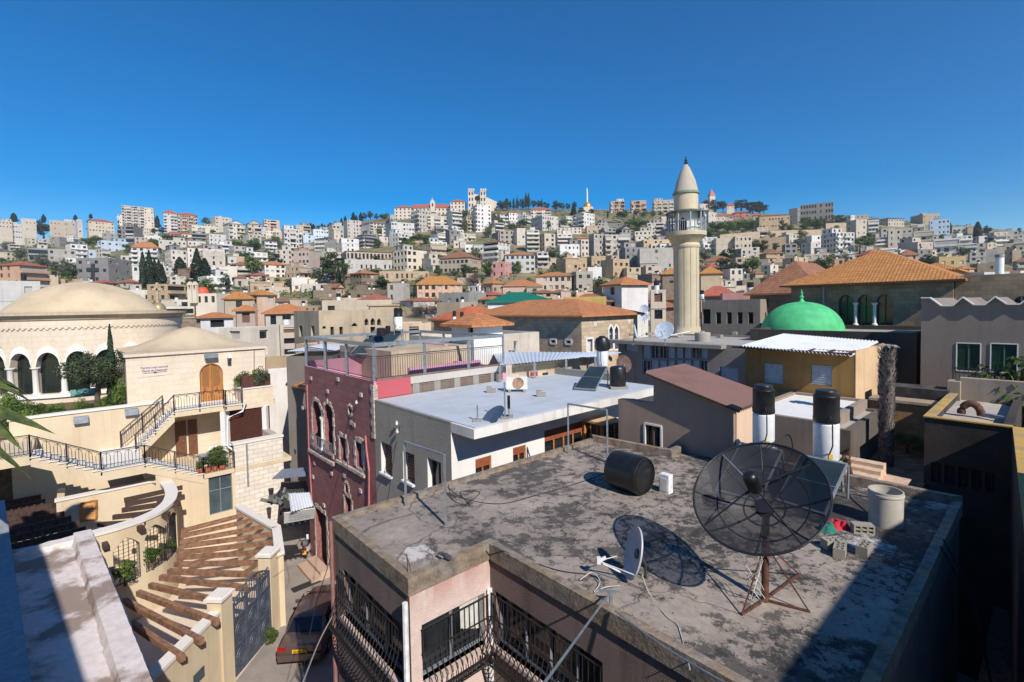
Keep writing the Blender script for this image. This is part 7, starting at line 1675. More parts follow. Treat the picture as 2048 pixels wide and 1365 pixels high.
def wopen(plane, val, p00, p01, p10, p11):  # opening from its pixel corners: top-left, top-right, bottom-left, bottom-right
    fn = (lambda q: PV(*q, val)) if plane == 'v' else (lambda q: PU(*q, val)); A = (lambda P: P.dot(DU)) if plane == 'v' else (lambda P: P.dot(DV))
    a0 = A(fn(p00)); a1 = A(fn(p01)); z1 = (fn(p00).z+fn(p01).z)/2; z0 = (fn(p10).z+fn(p11).z)/2; return [(a0, z0), (a1, z0), (a1, z1), (a0, z1)]
o1 = wopen('v', 4.365, (686, 1138), (803, 1250), (686, 1226), (800, 1360)); o2 = wopen('u', -7.9, (843, 1250), (969, 1187), (847, 1362), (969, 1288)); o3 = wopen('v', 6.28, (990, 1185), (1205, 1322), (989, 1291), (1094, 1364))
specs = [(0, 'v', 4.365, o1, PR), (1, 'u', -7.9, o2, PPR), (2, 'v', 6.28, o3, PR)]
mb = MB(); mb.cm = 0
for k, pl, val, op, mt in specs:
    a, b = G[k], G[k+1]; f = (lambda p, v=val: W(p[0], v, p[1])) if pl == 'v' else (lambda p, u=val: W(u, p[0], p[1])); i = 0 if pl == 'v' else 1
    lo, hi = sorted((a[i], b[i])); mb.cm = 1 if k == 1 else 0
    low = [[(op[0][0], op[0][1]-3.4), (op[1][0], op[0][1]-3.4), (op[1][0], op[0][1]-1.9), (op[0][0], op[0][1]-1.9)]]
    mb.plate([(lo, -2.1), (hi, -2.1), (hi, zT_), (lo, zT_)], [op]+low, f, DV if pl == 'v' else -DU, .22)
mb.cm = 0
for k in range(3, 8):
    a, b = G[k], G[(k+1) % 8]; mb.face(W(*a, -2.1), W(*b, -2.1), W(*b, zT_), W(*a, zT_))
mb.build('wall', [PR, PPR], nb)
s = NT('stained_roof_concrete'); P = s.pos(); n1 = s.noise(P, .45, 8, .68); n2 = s.noise(P, 1.9, 12, .78); n4 = s.noise(P, 7, 5, .7); nb1 = s.noise(P, .22, 3, .5)
col = s.mix(s.ramp(n1, (.35, 0), (.65, 1)), S(168, 155, 142), S(128, 118, 108)); col = s.mix(s.ramp(n4, (.4, 0), (.72, .5)), col, S(104, 96, 90))
mm = s.n('Math', operation='MULTIPLY_ADD'); s.l(nb1, mm.inputs[0]); mm.inputs[1].default_value = .55; s.l(n2, mm.inputs[2])
sp2 = s.n('SeparateXYZ'); s.l(P, sp2.inputs[0]); gx = s.n('MapRange'); gx.inputs[1].default_value = -3; gx.inputs[2].default_value = 9; gx.inputs[3].default_value = -.055; gx.inputs[4].default_value = .095; s.l(sp2.outputs[0], gx.inputs[0]); ma = s.n('Math', operation='ADD'); s.l(mm.outputs[0], ma.inputs[0]); s.l(gx.outputs[0], ma.inputs[1])
col = s.mix(s.ramp(ma.outputs[0], (.80, 0), (.85, .85)), col, S(66, 62, 60)); nf = s.noise(P, 4.2, 9, .8); mf = s.n('Math', operation='MULTIPLY_ADD'); s.l(n1, mf.inputs[0]); mf.inputs[1].default_value = .5; s.l(nf, mf.inputs[2]); mg = s.n('Math', operation='ADD'); s.l(mf.outputs[0], mg.inputs[0]); s.l(gx.outputs[0], mg.inputs[1]); col = s.mix(s.ramp(mg.outputs[0], (.815, 0), (.845, .9)), col, S(48, 46, 45))
for (wx, wy, wr) in ((830, 1108, .75), (1735, 1088, .9), (1470, 1010, .8), (1880, 1005, .7)):   # patches of old whitewash
    cp = PZ(wx, wy, 6.9); dd = s.n('VectorMath', operation='DISTANCE'); s.l(P, dd.inputs[0]); dd.inputs[1].default_value = tuple(cp); dm_ = s.n('MapRange'); s.l(dd.outputs['Value'], dm_.inputs[0]); dm_.inputs[1].default_value = 0; dm_.inputs[2].default_value = wr*1.6; dm_.inputs[3].default_value = .3; dm_.inputs[4].default_value = -.3; da = s.n('Math', operation='ADD'); s.l(dm_.outputs[0], da.inputs[0]); s.l(nf, da.inputs[1]); col = s.mix(s.ramp(da.outputs[0], (.62, 0), (.72, .75)), col, S(206, 200, 196))
vo = s.n('TexVoronoi', feature='DISTANCE_TO_EDGE'); vo.inputs['Scale'].default_value = .28; vm = s.n('VectorMath', operation='MULTIPLY_ADD'); nv_ = s.n('TexNoise', i_Scale=1.4, i_Detail=5); s.l(P, nv_.inputs['Vector']); s.l(nv_.outputs['Color'], vm.inputs[0]); vm.inputs[1].default_value = (.9, .9, 0); s.l(P, vm.inputs[2]); s.l(vm.outputs[0], vo.inputs['Vector']); col = s.mix(s.ramp(vo.outputs['Distance'], (0, .8), (.006, 0)), col, S(52, 50, 48))
ROOFC = s.out(col, .95, s.mix(.5, n4, n2), .6, .03)
mb = MB(); mb.face(*[W(*g, zRf) for g in G]); mb.build('roof_deck', ROOFC, nb)
s = NT('lichen_curb'); P = s.pos(); col = s.mix(s.ramp(s.noise(P, 1.1, 7, .7), (.4, 0), (.6, 1)), S(140, 130, 120), S(146, 126, 102)); col = s.mix(s.ramp(s.noise(P, 4, 6, .7), (.42, 0), (.66, .85)), col, S(84, 76, 70)); CURB = s.out(col, .95, s.noise(P, 18, 4), .8, .02)
mb = MB(); cen_ = (-6, 10); n = len(G)
def inset(i, t):
    p0, p1, p2 = (V((*G[(i+k) % n], 0)) for k in (-1, 0, 1)); d1, d2 = (p1-p0).normalized(), (p2-p1).normalized(); n1, n2 = V((-d1.y, d1.x, 0)), V((-d2.y, d2.x, 0)); m = (n1+n2); m = m/max(.3, (1+n1.dot(n2))); return p1+m*t
for i in range(n):
    q0, q1 = inset(i, -.045), inset(i+1, -.045); r0, r1 = inset(i, .13), inset(i+1, .13); zt = zT_+.01; F4 = [W(q0.x, q0.y, zT_-.33), W(q1.x, q1.y, zT_-.33), W(r1.x, r1.y, zT_-.33), W(r0.x, r0.y, zT_-.33)]; hz = .0 if i not in (4, 5, 6) else .12
    mb.hexa(F4, [V((p.x, p.y, zt+hz)) for p in F4])
mb.build('curb', CURB, nb)
def fillwin(root, pl, val, op, nm, mull, bars):
    f = (lambda a, z, d=0.: W(a, val-d, z)) if pl == 'v' else (lambda a, z, d=0.: W(val+d, a, z)); inward = DV if pl == 'v' else -DU; x0, x1, z0, z1 = op[0][0], op[1][0], op[0][1], op[2][1]
    mb = MB(); mb.prism([f(*p, -.2) for p in op], inward*.03); w_ = mb.build('window', GLASS, root)
    mb = MB()
    for i in range(4): mb.bar(f(*op[i], -.15), f(*op[(i+1) % 4], -.15), .07)
    for t in mull: mb.bar(f(x0+(x1-x0)*t, z0, -.15), f(x0+(x1-x0)*t, z1, -.15), .06)
    mb.build('frame', GREYM, w_)
    mb = MB(); mb.hexa([f(x0-.05, z0-.1, -.2), f(x1+.05, z0-.1, -.2), f(x1+.05, z0-.1, .1), f(x0-.05, z0-.1, .1)], [f(x0-.05, z0, -.2), f(x1+.05, z0, -.2), f(x1+.05, z0, .1), f(x0-.05, z0, .1)]); mb.build('sill', plaster('sill_stone', S(196, 176, 166), .4), w_)
    g = MB(); h = z1-z0; N = bars
    for i in range(N+1):
        a = x0-.02+(x1-x0+.04)*i/N; g.tube([f(a, z1-.02, .08), f(a, z0+h*.55, .09), f(a, z0+h*.3, .2), f(a, z0+h*.08, .34), f(a, z0-.16, .34), f(a, z0-.26, .2)], .011, 5)
    for (zz, dd) in ((z1-.03, .08), (z0+h*.55, .1), (z0-.16, .35), (z0-.02, .35)): g.bar(f(x0-.04, zz, dd), f(x1+.04, zz, dd), .022)
    for i in range(N*2): a = x0+(x1-x0)*(i+.5)/(N*2); g.tube([f(a+.05*cos(t*.9), z0-.09+.06*sin(t*.9), .35) for t in range(8)], .008, 4)
    g.build('belly_grille', simple('dark_iron_grille', S(40, 34, 34), .6), w_); return w_
w1 = fillwin(nb, 'v', 4.365, o1, 'window', (.33, .66), 22); w2 = fillwin(nb, 'u', -7.9, o2, 'window', (.5,), 13); w3 = fillwin(nb, 'v', 6.28, o3, 'window', (.28, .52, .76), 22)
mb = MB(); x0, x1, z0, z1 = o2[0][0], o2[1][0], o2[0][1], o2[2][1]; c0 = x0+(x1-x0)*.66
for i in range(7): a = c0+(x1-c0)*.9*i/7; b = c0+(x1-c0)*.9*(i+1)/7; mb.prism([W(-8.09+.02*(i % 2), a, z1-.04), W(-8.09+.02*((i+1) % 2), b, z1-.04), W(-8.09+.02*((i+1) % 2), b, z0+(z1-z0)*.42-.03*i), W(-8.09+.02*(i % 2), a, z0+(z1-z0)*.42-.03*i)], DU*.012)
mb.build('curtain', simple('pale_curtain', S(196, 196, 190), .9), w2)
mb = MB(); p = PV(809, 1176, 4.365-.09); mb.tube([V((p.x, p.y, 6.55)), V((p.x, p.y, 6.4)), V((p.x, p.y, -1.9))], .055, 8); mb.build('downpipe', WHITEM, label='white plastic downpipe at the near corner of the building', cat='pipe')
mb = MB(); p = W(-7.84, 6.22, 0); mb.bar(V((p.x, p.y, 6.05)), V((p.x, p.y, 3)), .1, .1); mb.build('corner_pipe', WHITEM, label='white pipe in the inner corner between the two near windows', cat='pipe')
mb = MB(); p = W(-11.5, 4.3, 0); mb.tube([V((p.x, p.y, 6.9)), V((p.x, p.y, -1.9))], .05, 6); mb.build('downpipe', simple('dull_pink_pipe', S(142, 104, 98), .7), label='pinkish downpipe at the far left corner of the near building', cat='pipe')
# ------------------------------------------------------------------ things on the near roof
Q = lambda x, y: PZ(x, y, zRf)
# big mesh dish
b = Q(1530, 1203); ax = V((-.48, -.41, .77)).normalized(); Rm, fo = 1.06, .72
hub = PYd(1526, 1012, b.y+.12); vt_ = hub-ax*.05
dsh = empty('mesh_dish', b, 'large black mesh satellite dish on a rusty pole on the near roof', 'satellite dish')
e1 = ax.cross(UPV).normalized(); e2 = ax.cross(e1)
par = lambda r, a, o=0.: vt_+(e1*cos(a)+e2*sin(a))*r+ax*(r*r/(4*fo)+o)
s = NT('dish_mesh'); tr = s.n('BsdfTransparent'); mx = s.n('MixShader'); mx.inputs[0].default_value = .77; s.b.inputs['Base Color'].default_value = (.016, .016, .02, 1); s.b.inputs['Roughness'].default_value = .6; s.l(tr.outputs[0], mx.inputs[1]); s.l(s.b.outputs[0], mx.inputs[2]); s.l(mx.outputs[0], s.t.nodes['Material Output'].inputs[0]); MESH = s.m
mb = MB(); rs = [.08, .3, .5, .7, .85, .95, 1., Rm]; mb.lathe(vt_, [(r, r*r/(4*fo)) for r in rs], 48, ax=e1, ay=e2, az=ax); mb.build('reflector_mesh', MESH, dsh, smooth=70)
BLK = simple('black_steel', (.02, .02, .024), .5, .2)
for i in range(8): a = 2*pi*(i+.35)/8; mb = MB(); mb.tube([par(r, a, -.015) for r in (.1, .35, .6, .85, .95, Rm)], .018, 5); mb.build('rib', BLK, dsh)
mb = MB(); mb.tube([par(Rm, 2*pi*i/48) for i in range(49)], .02, 6); mb.build('rim', BLK, dsh); mb = MB(); mb.tube([par(.72, 2*pi*i/40, -.015) for i in range(41)], .014, 5); mb.build('ring', BLK, dsh); mb = MB(); mb.tube([par(.33, 2*pi*i/30, -.06) for i in range(31)], .016, 5); mb.build('ring', BLK, dsh)
mb = MB(); mb.cyl(vt_-ax*.1, vt_+ax*.06, .14, n=16); mb.build('hub', BLK, dsh, smooth=40)
fd_ = vt_+ax*.68; mb = MB(); mb.lathe(fd_, [(0, -.16), (.1, -.15), (.115, -.1), (.115, .16), (.1, .22), (.05, .25), (0, .255)], 18, ax=e1, ay=e2, az=ax); mb.build('feed_cap', BLACKP, dsh, smooth=45)
for i in range(4): a = 2*pi*(i+.6)/4; mb = MB(); mb.bar(par(Rm*.97, a), fd_-ax*.1+(e1*cos(a)+e2*sin(a))*.09, .022); mb.build('feed_strut', GLT if i == 3 else BLK, dsh)
mb = MB(); mb.cyl(V((b.x, b.y, zRf)), vt_-ax*.14, .058, n=12); mb.build('pole', RUST, dsh, smooth=40)
for (x, y) in ((1483, 1232), (1620, 1226), (1600, 1150)): q = Q(x, y); mb = MB(); mb.bar(q, V((b.x, b.y, zRf+1.0)), .02); mb.build('brace', RUST, dsh); mb = MB(); mb.bar(q+V((0, 0, .02)), V((b.x, b.y, zRf+.03)), .035, .03); mb.build('base_bar', RUST, dsh)
mb = MB(); rn = random.Random(2); o_ = V((b.x-.22, b.y-.1, zRf+.5))
for k in range(5): mb.tube([o_+V((.12*sin(t*.9+k), .1*cos(t*1.1+k*2), (-.45+t*.12)))*1. for t in range(10)], .007, 4)
mb.build('cable_coil', WWIRE, label='tangle of pale cable hanging by the mesh dish pole', cat='cable')
# small offset dish
c = PYd(1270, 1107, Q(1285, 1160).y+.05); vd = (c-CAM).normalized(); lf = V((-vd.y, vd.x, 0)).normalized(); up_ = lf.cross(-vd).normalized(); up_ = up_ if up_.z > 0 else -up_; a2 = (-vd*.34+lf*.93+up_*.12).normalized(); f1 = a2.cross(UPV).normalized(); f2 = a2.cross(f1); f2 = f2 if f2.z > 0 else -f2
sd = empty('small_dish', V((c.x, c.y, zRf)), 'small pale grey offset satellite dish near the roof edge', 'satellite dish'); rx, ry = .42, .46
mb = MB(); rows = []
for k, (t, z) in enumerate(((0., .0), (.35, .012), (.7, .05), (.95, .09), (1., .1), (1.03, .1), (1.03, .07), (.95, .075), (.7, .035), (.35, -.005), (0., -.012))):
    rows.append(mb.add([c+f1*rx*t*cos(2*pi*i/36)+f2*ry*t*sin(2*pi*i/36)+a2*(z-.05) for i in range(36)]))
for a, b_ in zip(rows, rows[1:]):
    for i in range(36): mb.f.append((a+i, a+(i+1) % 36, b_+(i+1) % 36, b_+i)); mb.m.append(0)
mb.build('reflector', simple('pale_grey_dish', S(172, 170, 178), .5, var=.05), sd, smooth=50)
ln = c+a2*.62-f2*.3; mb = MB(); mb.bar(c-f2*.44+a2*.03, ln, .025); mb.bar(c+f1*.38-f2*.22+a2*.03, ln, .01); mb.bar(c-f1*.38-f2*.22+a2*.03, ln, .014); mb.build('feed_arm', WHITEM, sd); mb = MB(); mb.cyl(ln, ln+(c-ln).normalized()*.13+f2*.04, .035, n=10); mb.box(ln-V((0, 0, .05)), .07, .07, .12); mb.build('lnb', WHITEM, sd)
mb = MB(); mb.tube([c-a2*.08, c-a2*.2-V((0, 0, .15)), V(((c-a2*.2).x, (c-a2*.2).y, zRf))], .026, 8); mb.build('mast', DGREYM, sd); mb = MB(); mb.cyl(c-a2*.02, c-a2*.12, .09, n=10); mb.build('bracket', DGREYM, sd)
# black tank lying on its side
e = Q(1290, 991); ad = DU; r = .5; p = V((e.x, e.y, zRf+r)); L = 1.0; lt = empty('lying_tank', V((p.x, p.y, zRf)), 'black plastic water tank lying on its side on the near roof', 'water tank')
mb = MB(); pr = [(0, 0), (r*.9, 0), (r*.97, .02), (r, .07)]+[(r*(1+.012*(i % 2)), .07+(L-.14)*i/8) for i in range(1, 9)]+[(r*.97, L-.02), (r*.86, L), (r*.45, L+.02), (r*.45, L+.07), (0, L+.07)]; mb.lathe(p-ad*(L), [(a, L-b_) for a, b_ in pr], 36, ax=DV, ay=UPV, az=ad); mb.build('drum', BLACKP, lt, smooth=35)
mb = MB(); mb.lathe(p+ad*.004, [(r*.9, 0), (r*.9, .02), (r*.84, .02), (r*.84, 0)], 36, ax=DV, ay=UPV, az=ad); mb.build('end_rim', BLACKP, lt, smooth=35)
p = Q(1332, 985); mb = MB(); mb.box(p, .28, .22, .5, DU); o = mb.build('white_box', WHITEM, label='white metal box standing beside the lying black tank', cat='box'); mb = MB(); mb.box(p+V((0, 0, .06))-DV*.115, .2, .01, .34, DU); mb.build('cover', simple('box_cover', S(206, 208, 208), .5), o)
for (xa, ya, xb, yb_, yt, lab) in ((812, 1012, 892, 1052, 884, 'grey steel goalpost frame nearest the alley side of the roof'), (1137, 907, 1215, 926, 808, 'grey steel goalpost frame at the back edge of the roof')):
    a, b_ = Q(xa, ya), Q(xb, yb_); za = PYd(xa, yt, a.y).z; t = empty('goalpost', a, lab, 'frame', 'goalpost frames on the near roof')
    for q in (a, b_): mb = MB(); mb.bar(q, V((q.x, q.y, za)), .05); mb.build('post', GLT, t)
    mb = MB(); mb.bar(V((a.x, a.y, za)), V((b_.x, b_.y, za)), .05); mb.build('crossbar', GLT, t)
for (x, yb_, yw, yt, w_, Yd, lab) in ((1527, 890, 825, 768, 41, 14.0, 'left tall white boiler with black tank behind the mesh dish'), (1652, 917, 843, 778, 47, 13.0, 'right tall white boiler with black tank behind the mesh dish')):
    p = PYd(x, yb_, Yd); boiler(p, w_*Yd/F/2*.98, (yb_-yw)*Yd/F, (yw-yt)*Yd/F, lab, False, p.z-zRf)
panel([PZ(1429, 981, 6.95), PZ(1518, 1003, 6.95), PZ(1566, 900, 7.82), PZ(1482, 884, 7.86)], 'left solar collector seen through the mesh dish'); panel([PZ(1552, 1000, 6.95), PZ(1650, 1030, 6.95), PZ(1696, 927, 7.82), PZ(1601, 908, 7.82)], 'right solar collector seen through the mesh dish')
p = Q(1771, 1048); r = .34; h_ = .78; mb = MB(); mb.lathe(p, [(0, .004), (r*.94, 0), (r*.96, h_*.85), (r, h_*.87), (r, h_*.92), (r*.97, h_*.93), (r*.97, h_), (r*.9, h_), (r*.88, .3), (0, .3)], 32); mb.build('concrete_tub', simple('pale_tub', S(178, 172, 160), .8, var=.1, scale=3), smooth=35, label='round pale open tub at the right side of the near roof', cat='tub')
def block(p, d, lab, lying=False):
    d = d.normalized(); n = V((-d.y, d.x, 0)); z = UPV; X, Yv, Zv = (d, n, z) if not lying else (d, z, n); t = .032; mb = MB(); B = lambda a0, a1, b0, b1: mb.hexa([p+X*a0+Yv*b0, p+X*a1+Yv*b0, p+X*a1+Yv*b1, p+X*a0+Yv*b1], [p+X*a0+Yv*b0+Zv*.2, p+X*a1+Yv*b0+Zv*.2, p+X*a1+Yv*b1+Zv*.2, p+X*a0+Yv*b1+Zv*.2])
    B(0, .4, 0, t); B(0, .4, .2-t, .2)
    for a in (0, .123, .246, .368): B(a, a+t, t, .2-t)
    B(t, .368, .084, .116)
    mb.build('concrete_block', plaster('block_concrete', S(150, 144, 132), .3), label=lab, cat='concrete block', group='hollow concrete blocks on the near roof')
block(Q(1655, 1103), V((.9, .1, 0)), 'hollow concrete block under the right rim of the mesh dish'); block(Q(1690, 1122), V((.6, .75, 0)), 'upright hollow block in the middle of the block row'); block(Q(1735, 1118), V((.7, .6, 0)), 'upright hollow block nearest the shadow edge'); block(Q(1708, 1068), V((1, -.25, 0)), 'hollow block lying on its side by the coloured rags', True)
for (x, y, c_, k, lab) in ((1655, 1062, S(20, 110, 92), 0, 'crumpled green rag on the near roof'), (1676, 1052, S(178, 28, 50), 1, 'crumpled red rag on the near roof')):
    p = Q(x, y); mb = MB(); rn = random.Random(k)
    for i in range(5): q = p+V((rn.uniform(-.14, .14), rn.uniform(-.1, .1), .0)); mb.lathe(q, [(.1+rn.random()*.05, 0), (.09, .05), (.05, .1+rn.random()*.06), (0, .14)], 9)
    mb.build('rag', simple('rag_%s' % ('green', 'red')[k], c_, .8), smooth=60, label=lab, cat='rag')
# roof cables, pigeon, mast over the edge
def cable(pts, r, m, lab, cat='cable', group=None, nm='cable'):
    mb = MB(); mb.tube(smooth([V(p) for p in pts], 6), r, 5); return mb.build(nm, m, label=lab, cat=cat, group=group)
Qz = lambda x, y, h=.015: PZ(x, y, zRf+h)
cable([Qz(985, 1092, .22), Qz(1050, 1120), Qz(1120, 1142), Qz(1180, 1150), Qz(1200, 1160)], .012, WIREM, 'black cable along the roof edge to the small dish')
cable([Qz(895, 975, .22), Qz(930, 998), Qz(1000, 1008), Qz(1075, 990), Qz(1170, 962), Qz(1225, 940)], .014, WIREM, 'black cable sagging from the frame to the lying tank')
cable([Qz(897, 970, .2), Qz(905, 1000), Qz(940, 1012), Qz(920, 985), Qz(960, 985), Qz(930, 1010)], .01, WIREM, 'looped black cable at the roof corner by the frame')
cable([Qz(1284, 1150, .3), Qz(1300, 1190), Qz(1330, 1230), Qz(1353, 1248), Qz(1362, 1270), Qz(1380, 1340)], .008, WWIRE, 'pale cable running from the small dish to the near edge')
cable([Qz(1160, 1160), Qz(1185, 1145, .1), Qz(1200, 1165, .05), Qz(1188, 1185), Qz(1210, 1175, .1), Qz(1240, 1172)], .008, WWIRE, 'curled white cable beside the small dish')
cable([Qz(1690, 965, .3), Qz(1720, 985), Qz(1760, 1000), Qz(1700, 990), Qz(1740, 1030)], .012, WIREM, 'black hose coil by the right solar collector')
cable([Qz(1530, 905, 1.6), Qz(1575, 870, 1.2), Qz(1585, 900, .9), Qz(1570, 930, .6)], .02, WIREM, 'thick black hose between the two tall boilers')
a = Q(1222, 1213)+V((0, 0, .25)); b_ = PYd(1085, 1372, 5.1); mb = MB(); mb.bar(a, a.lerp(b_, 1.3), .022); o = mb.build('antenna_pole', GLT, label='grey pole slanting down from the roof edge toward the camera', cat='pole'); mb = MB(); mb.bar(a+V((-.2, .05, 0)), a+V((.15, -.03, .02)), .03); mb.bar(a, a-V((0, 0, .3)), .05); mb.build('clamp', GREYM, o)
cable([Qz(1230, 1222, .2), PYd(1330, 1295, 6.6), PYd(1460, 1372, 5.6)], .014, GLT, 'pale stay wire running down right from the roof edge')
p = PZ(893, 1118, 7.02); mb = MB(); mb.lathe(p+V((0, 0, .05)), [(0, -.14), (.035, -.1), (.06, 0), (.05, .09), (.03, .13), (0, .15)], 10, ax=V((0, 0, 1)), ay=DV, az=DU); mb.lathe(p+DU*.13+V((0, 0, .1)), [(0, -.03), (.028, 0), (0, .035)], 8); mb.bar(p-DU*.1+V((0, 0, .04)), p-DU*.26+V((0, 0, .03)), .06, .015); o = mb.build('pigeon', simple('pigeon_grey', S(70, 72, 80), .7), smooth=60, label='dark pigeon on the stained roof curb', cat='bird')
for (x, y, dx, dy) in ((815, 1150, -3, -42), (822, 1148, -10, -38)): a = PZ(x, y, 6.95); q = PYd(x+dx, y+dy, a.y); mb = MB(); mb.tube([a, a.lerp(q, .5)+V((.02, 0, 0)), q], .009, 4); mb.build('rebar', RUST, label='rusty bent starter bar at the near roof corner', cat='rebar', group='starter bars at the near roof corner')
# right: low terrace house, fence, yard, palm stump
v0 = 24.; uA, uB = uAt(1849, v0, 850), -.95; zW2 = 7.45
s = NT('shaded_stained_render'); P = s.pos(); col = s.mix(s.ramp(s.noise(P, .6, 7, .7), (.38, 0), (.66, 1)), S(66, 58, 54), S(34, 32, 30)); BST = s.out(col, .95, s.noise(P, 15, 4), .5, .02)  # stained render, base colour darkened to stand in for shade on these walls
s = NT('yellow_lichen'); P = s.pos(); col = s.mix(s.ramp(s.noise(P, 2.2, 6, .7), (.4, 0), (.6, 1)), S(190, 150, 62), S(150, 134, 104)); LICH = s.out(col, .95)
tb = building('terrace_house', 'stained, shade-darkened house with pale roof terrace and yellow lichened edges at the right', 'house', uA, uB, v0, 31.5, -2.3, zW2, BST, hv=[(1862+27*i, 926+5*i, 1884+27*i, 968+5*i, 'g') for i in range(5)], roof=plaster('pale_terrace', S(182, 172, 160), .5, S(130, 120, 110)), par=.3, dep=.2, frame=DGREYM)
mb = MB(); mb.uvbox(uA-.04, uB, v0-.05, v0+.24, zW2+.002, zW2+.05); mb.uvbox(uA-.04, uA+.28, v0+.24, 31.5, zW2+.002, zW2+.05); mb.build('lichen_coping', LICH, tb)
mb = MB(); mb.uvbox(uA+.3, uB+1.5, 31., 31.45, zW2-.3, zW2+.75); mb.uvbox(uA-.1, uA+.35, 30.6, 31.45, zW2-.3, zW2+.6); mb.build('rear_parapet', plaster('parapet_stained', S(158, 146, 130), .6, S(112, 94, 62)), tb)
a, b_ = W(uB, v0, 0), V((8.55, 7.9, 0)); b_ = PYd(2062, 900, 7.9); b_.z = 0; sw = empty('side_wall', a, 'dark side wall with lichened top running along the right edge', 'wall'); d_ = (b_-a).normalized(); n_ = V((d_.y, -d_.x, 0)); n_ = n_ if n_.x > 0 else -n_
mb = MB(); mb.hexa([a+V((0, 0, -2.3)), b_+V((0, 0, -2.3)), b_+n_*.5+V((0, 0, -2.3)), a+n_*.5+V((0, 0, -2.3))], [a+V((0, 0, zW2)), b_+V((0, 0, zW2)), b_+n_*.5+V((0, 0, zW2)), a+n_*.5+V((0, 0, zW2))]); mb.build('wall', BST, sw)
mb = MB(); mb.hexa([a+V((0, 0, zW2+.002)), b_+V((0, 0, zW2+.002)), b_+n_*.5+V((0, 0, zW2+.002)), a+n_*.5+V((0, 0, zW2+.002))], [a+V((0, 0, zW2+.05)), b_+V((0, 0, zW2+.05)), b_+n_*.5+V((0, 0, zW2+.05)), a+n_*.5+V((0, 0, zW2+.05))]); mb.build('lichen_coping', LICH, sw)
p = PZ(1942, 832, zW2-.25); mb = MB(); mb.tube([p+DU*.3*cos(t)+V((0, 0, .05+.45*sin(t))) for t in [i*pi/9 for i in range(10)]], .14, 10); o = mb.build('vent_pipe', RUST, smooth=50, label='rust-brown bent pipe on the pale roof terrace', cat='pipe'); mb = MB(); mb.tube([p+DU*.3+V((0, 0, .1)), p+DU*1.2-DV*.5+V((0, 0, .12))], .09, 8); mb.build('grey_pipe', GREYM, o)
railing([W(uA-.1, 32.6, 7.75), W(uB+2, 32.6, 7.75)], 'spiked dark fence below the zigzag building', h=.75, group=None, step=.16, arcs=False, name='fence')
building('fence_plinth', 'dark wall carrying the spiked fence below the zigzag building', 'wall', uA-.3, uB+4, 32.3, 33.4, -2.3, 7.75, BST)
# yard between the yellow house and the terrace house
mb = MB(); zY = 4.9; mb.uvbox(-6.05, uA+.05, 18.5, 31.8, -2.2, zY); mb.build('yard_soil', simple('yard_soil', S(132, 112, 88), .95, var=.3, scale=2.5, bump=.6), kind='structure')
zO = PV(1800, 806, 28.8).z
mb = MB(); mb.uvbox(-6., uA+.0, 28.8, 29.6, zY-.1, zO); o = mb.build('ochre_wall', stone('ochre_masonry', S(172, 134, 88), bw=.55, bh=.28, stain=.45, dark=S(100, 76, 52)), label='ochre stone garden wall behind the palm stump', cat='wall'); mb = MB(); mb.uvbox(-6.05, uA-.0, 28.7, 29.75, zO, zO+.12); mb.build('coping', OLDST, o)
mb = MB(); mb.uvbox(-6., uA+.0, 30.2, 31.6, zO-.2, zO+.55); mb.build('rubble_heap', simple('dark_rubble', S(66, 62, 60), .95, var=.35, scale=2, bump=1), label='dark strip of debris under the black wall', cat='rubble')
stw = empty('yard_stairs', W(uA-1.2, 20, 3), 'pale stone steps in the sunny yard behind the palm stump', 'stairs')
mb = MB()
for i in range(7): mb.uvbox(uA-2.6, uA-.9, 19.6+i*.42, 19.6+(i+1)*.42+.02, zY-.2, zY+.05+.14*i)
mb.build('steps', simple('pale_steps', S(206, 178, 152), .85), stw); mb = MB(); mb.uvbox(uA-.9, uA-.15, 19.4, 22.6, zY-.2, zY+.45); mb.build('side_wall', simple('peach_side_wall', S(196, 166, 142), .9), stw)
railing([W(-5.9, 25, zY+.15), W(-5.0, 21, zY+.05), W(-4.3, 18.8, zY)], 'rusty brown handrail in the yard beside the yellow house', h=1., group=None, step=.16, arcs=False, mat=RUST)
p = PYd(1771, 975, 20.5); zt = PYd(1771, 700, 20.5).z; ps = empty('palm_stump', V((p.x, p.y, zY-1)), 'tall dead palm trunk with shaggy leaf bases and no crown', 'palm trunk'); r = .27
mb = MB(); mb.tube([V((p.x, p.y, zY-1)), V((p.x, p.y, zY+2)), V((p.x+.02, p.y, zt-.4)), V((p.x, p.y, zt))], [r*1.1, r*.95, r*.95, r*.6], 16); mb.build('trunk', simple('palm_bark', S(92, 80, 74), .95, var=.35, scale=5, bump=1), ps, smooth=50)
mb = MB(); rn = random.Random(9); H_ = zt-zY
for i in range(900):
    t = rn.random()**.8; a = rn.uniform(0, 2*pi); z = zY+H_*t; d = V((cos(a), sin(a), 0)); q = V((p.x, p.y, z))+d*r*.9; tv = V((-sin(a), cos(a), 0)); k = .05+.13*t*rn.random(); mb.face(q-tv*.05-V((0, 0, .06)), q+tv*.05-V((0, 0, .06)), q+d*k+V((0, 0, .12+rn.uniform(-.05, .1)))+tv*rn.uniform(-.03, .03)); mb.face(q+tv*.05-V((0, 0, .06)), q-tv*.05-V((0, 0, .06)), q+d*k*.8+V((0, 0, .1)))
for i in range(14): a = i*2.4; d = V((cos(a), sin(a), 0)); q = V((p.x, p.y, zt-.1)); tv = V((-sin(a), cos(a), 0)); m_ = q+d*.28+V((0, 0, .32)); e_ = q+d*.5+V((0, 0, .2)); mb.face(q-tv*.05, q+tv*.05, m_+tv*.09, m_-tv*.09); mb.face(m_-tv*.09, m_+tv*.09, e_)
mb.build('leaf_bases', simple('dead_leaf_bases', S(142, 132, 126), .95, var=.3, scale=6), ps)
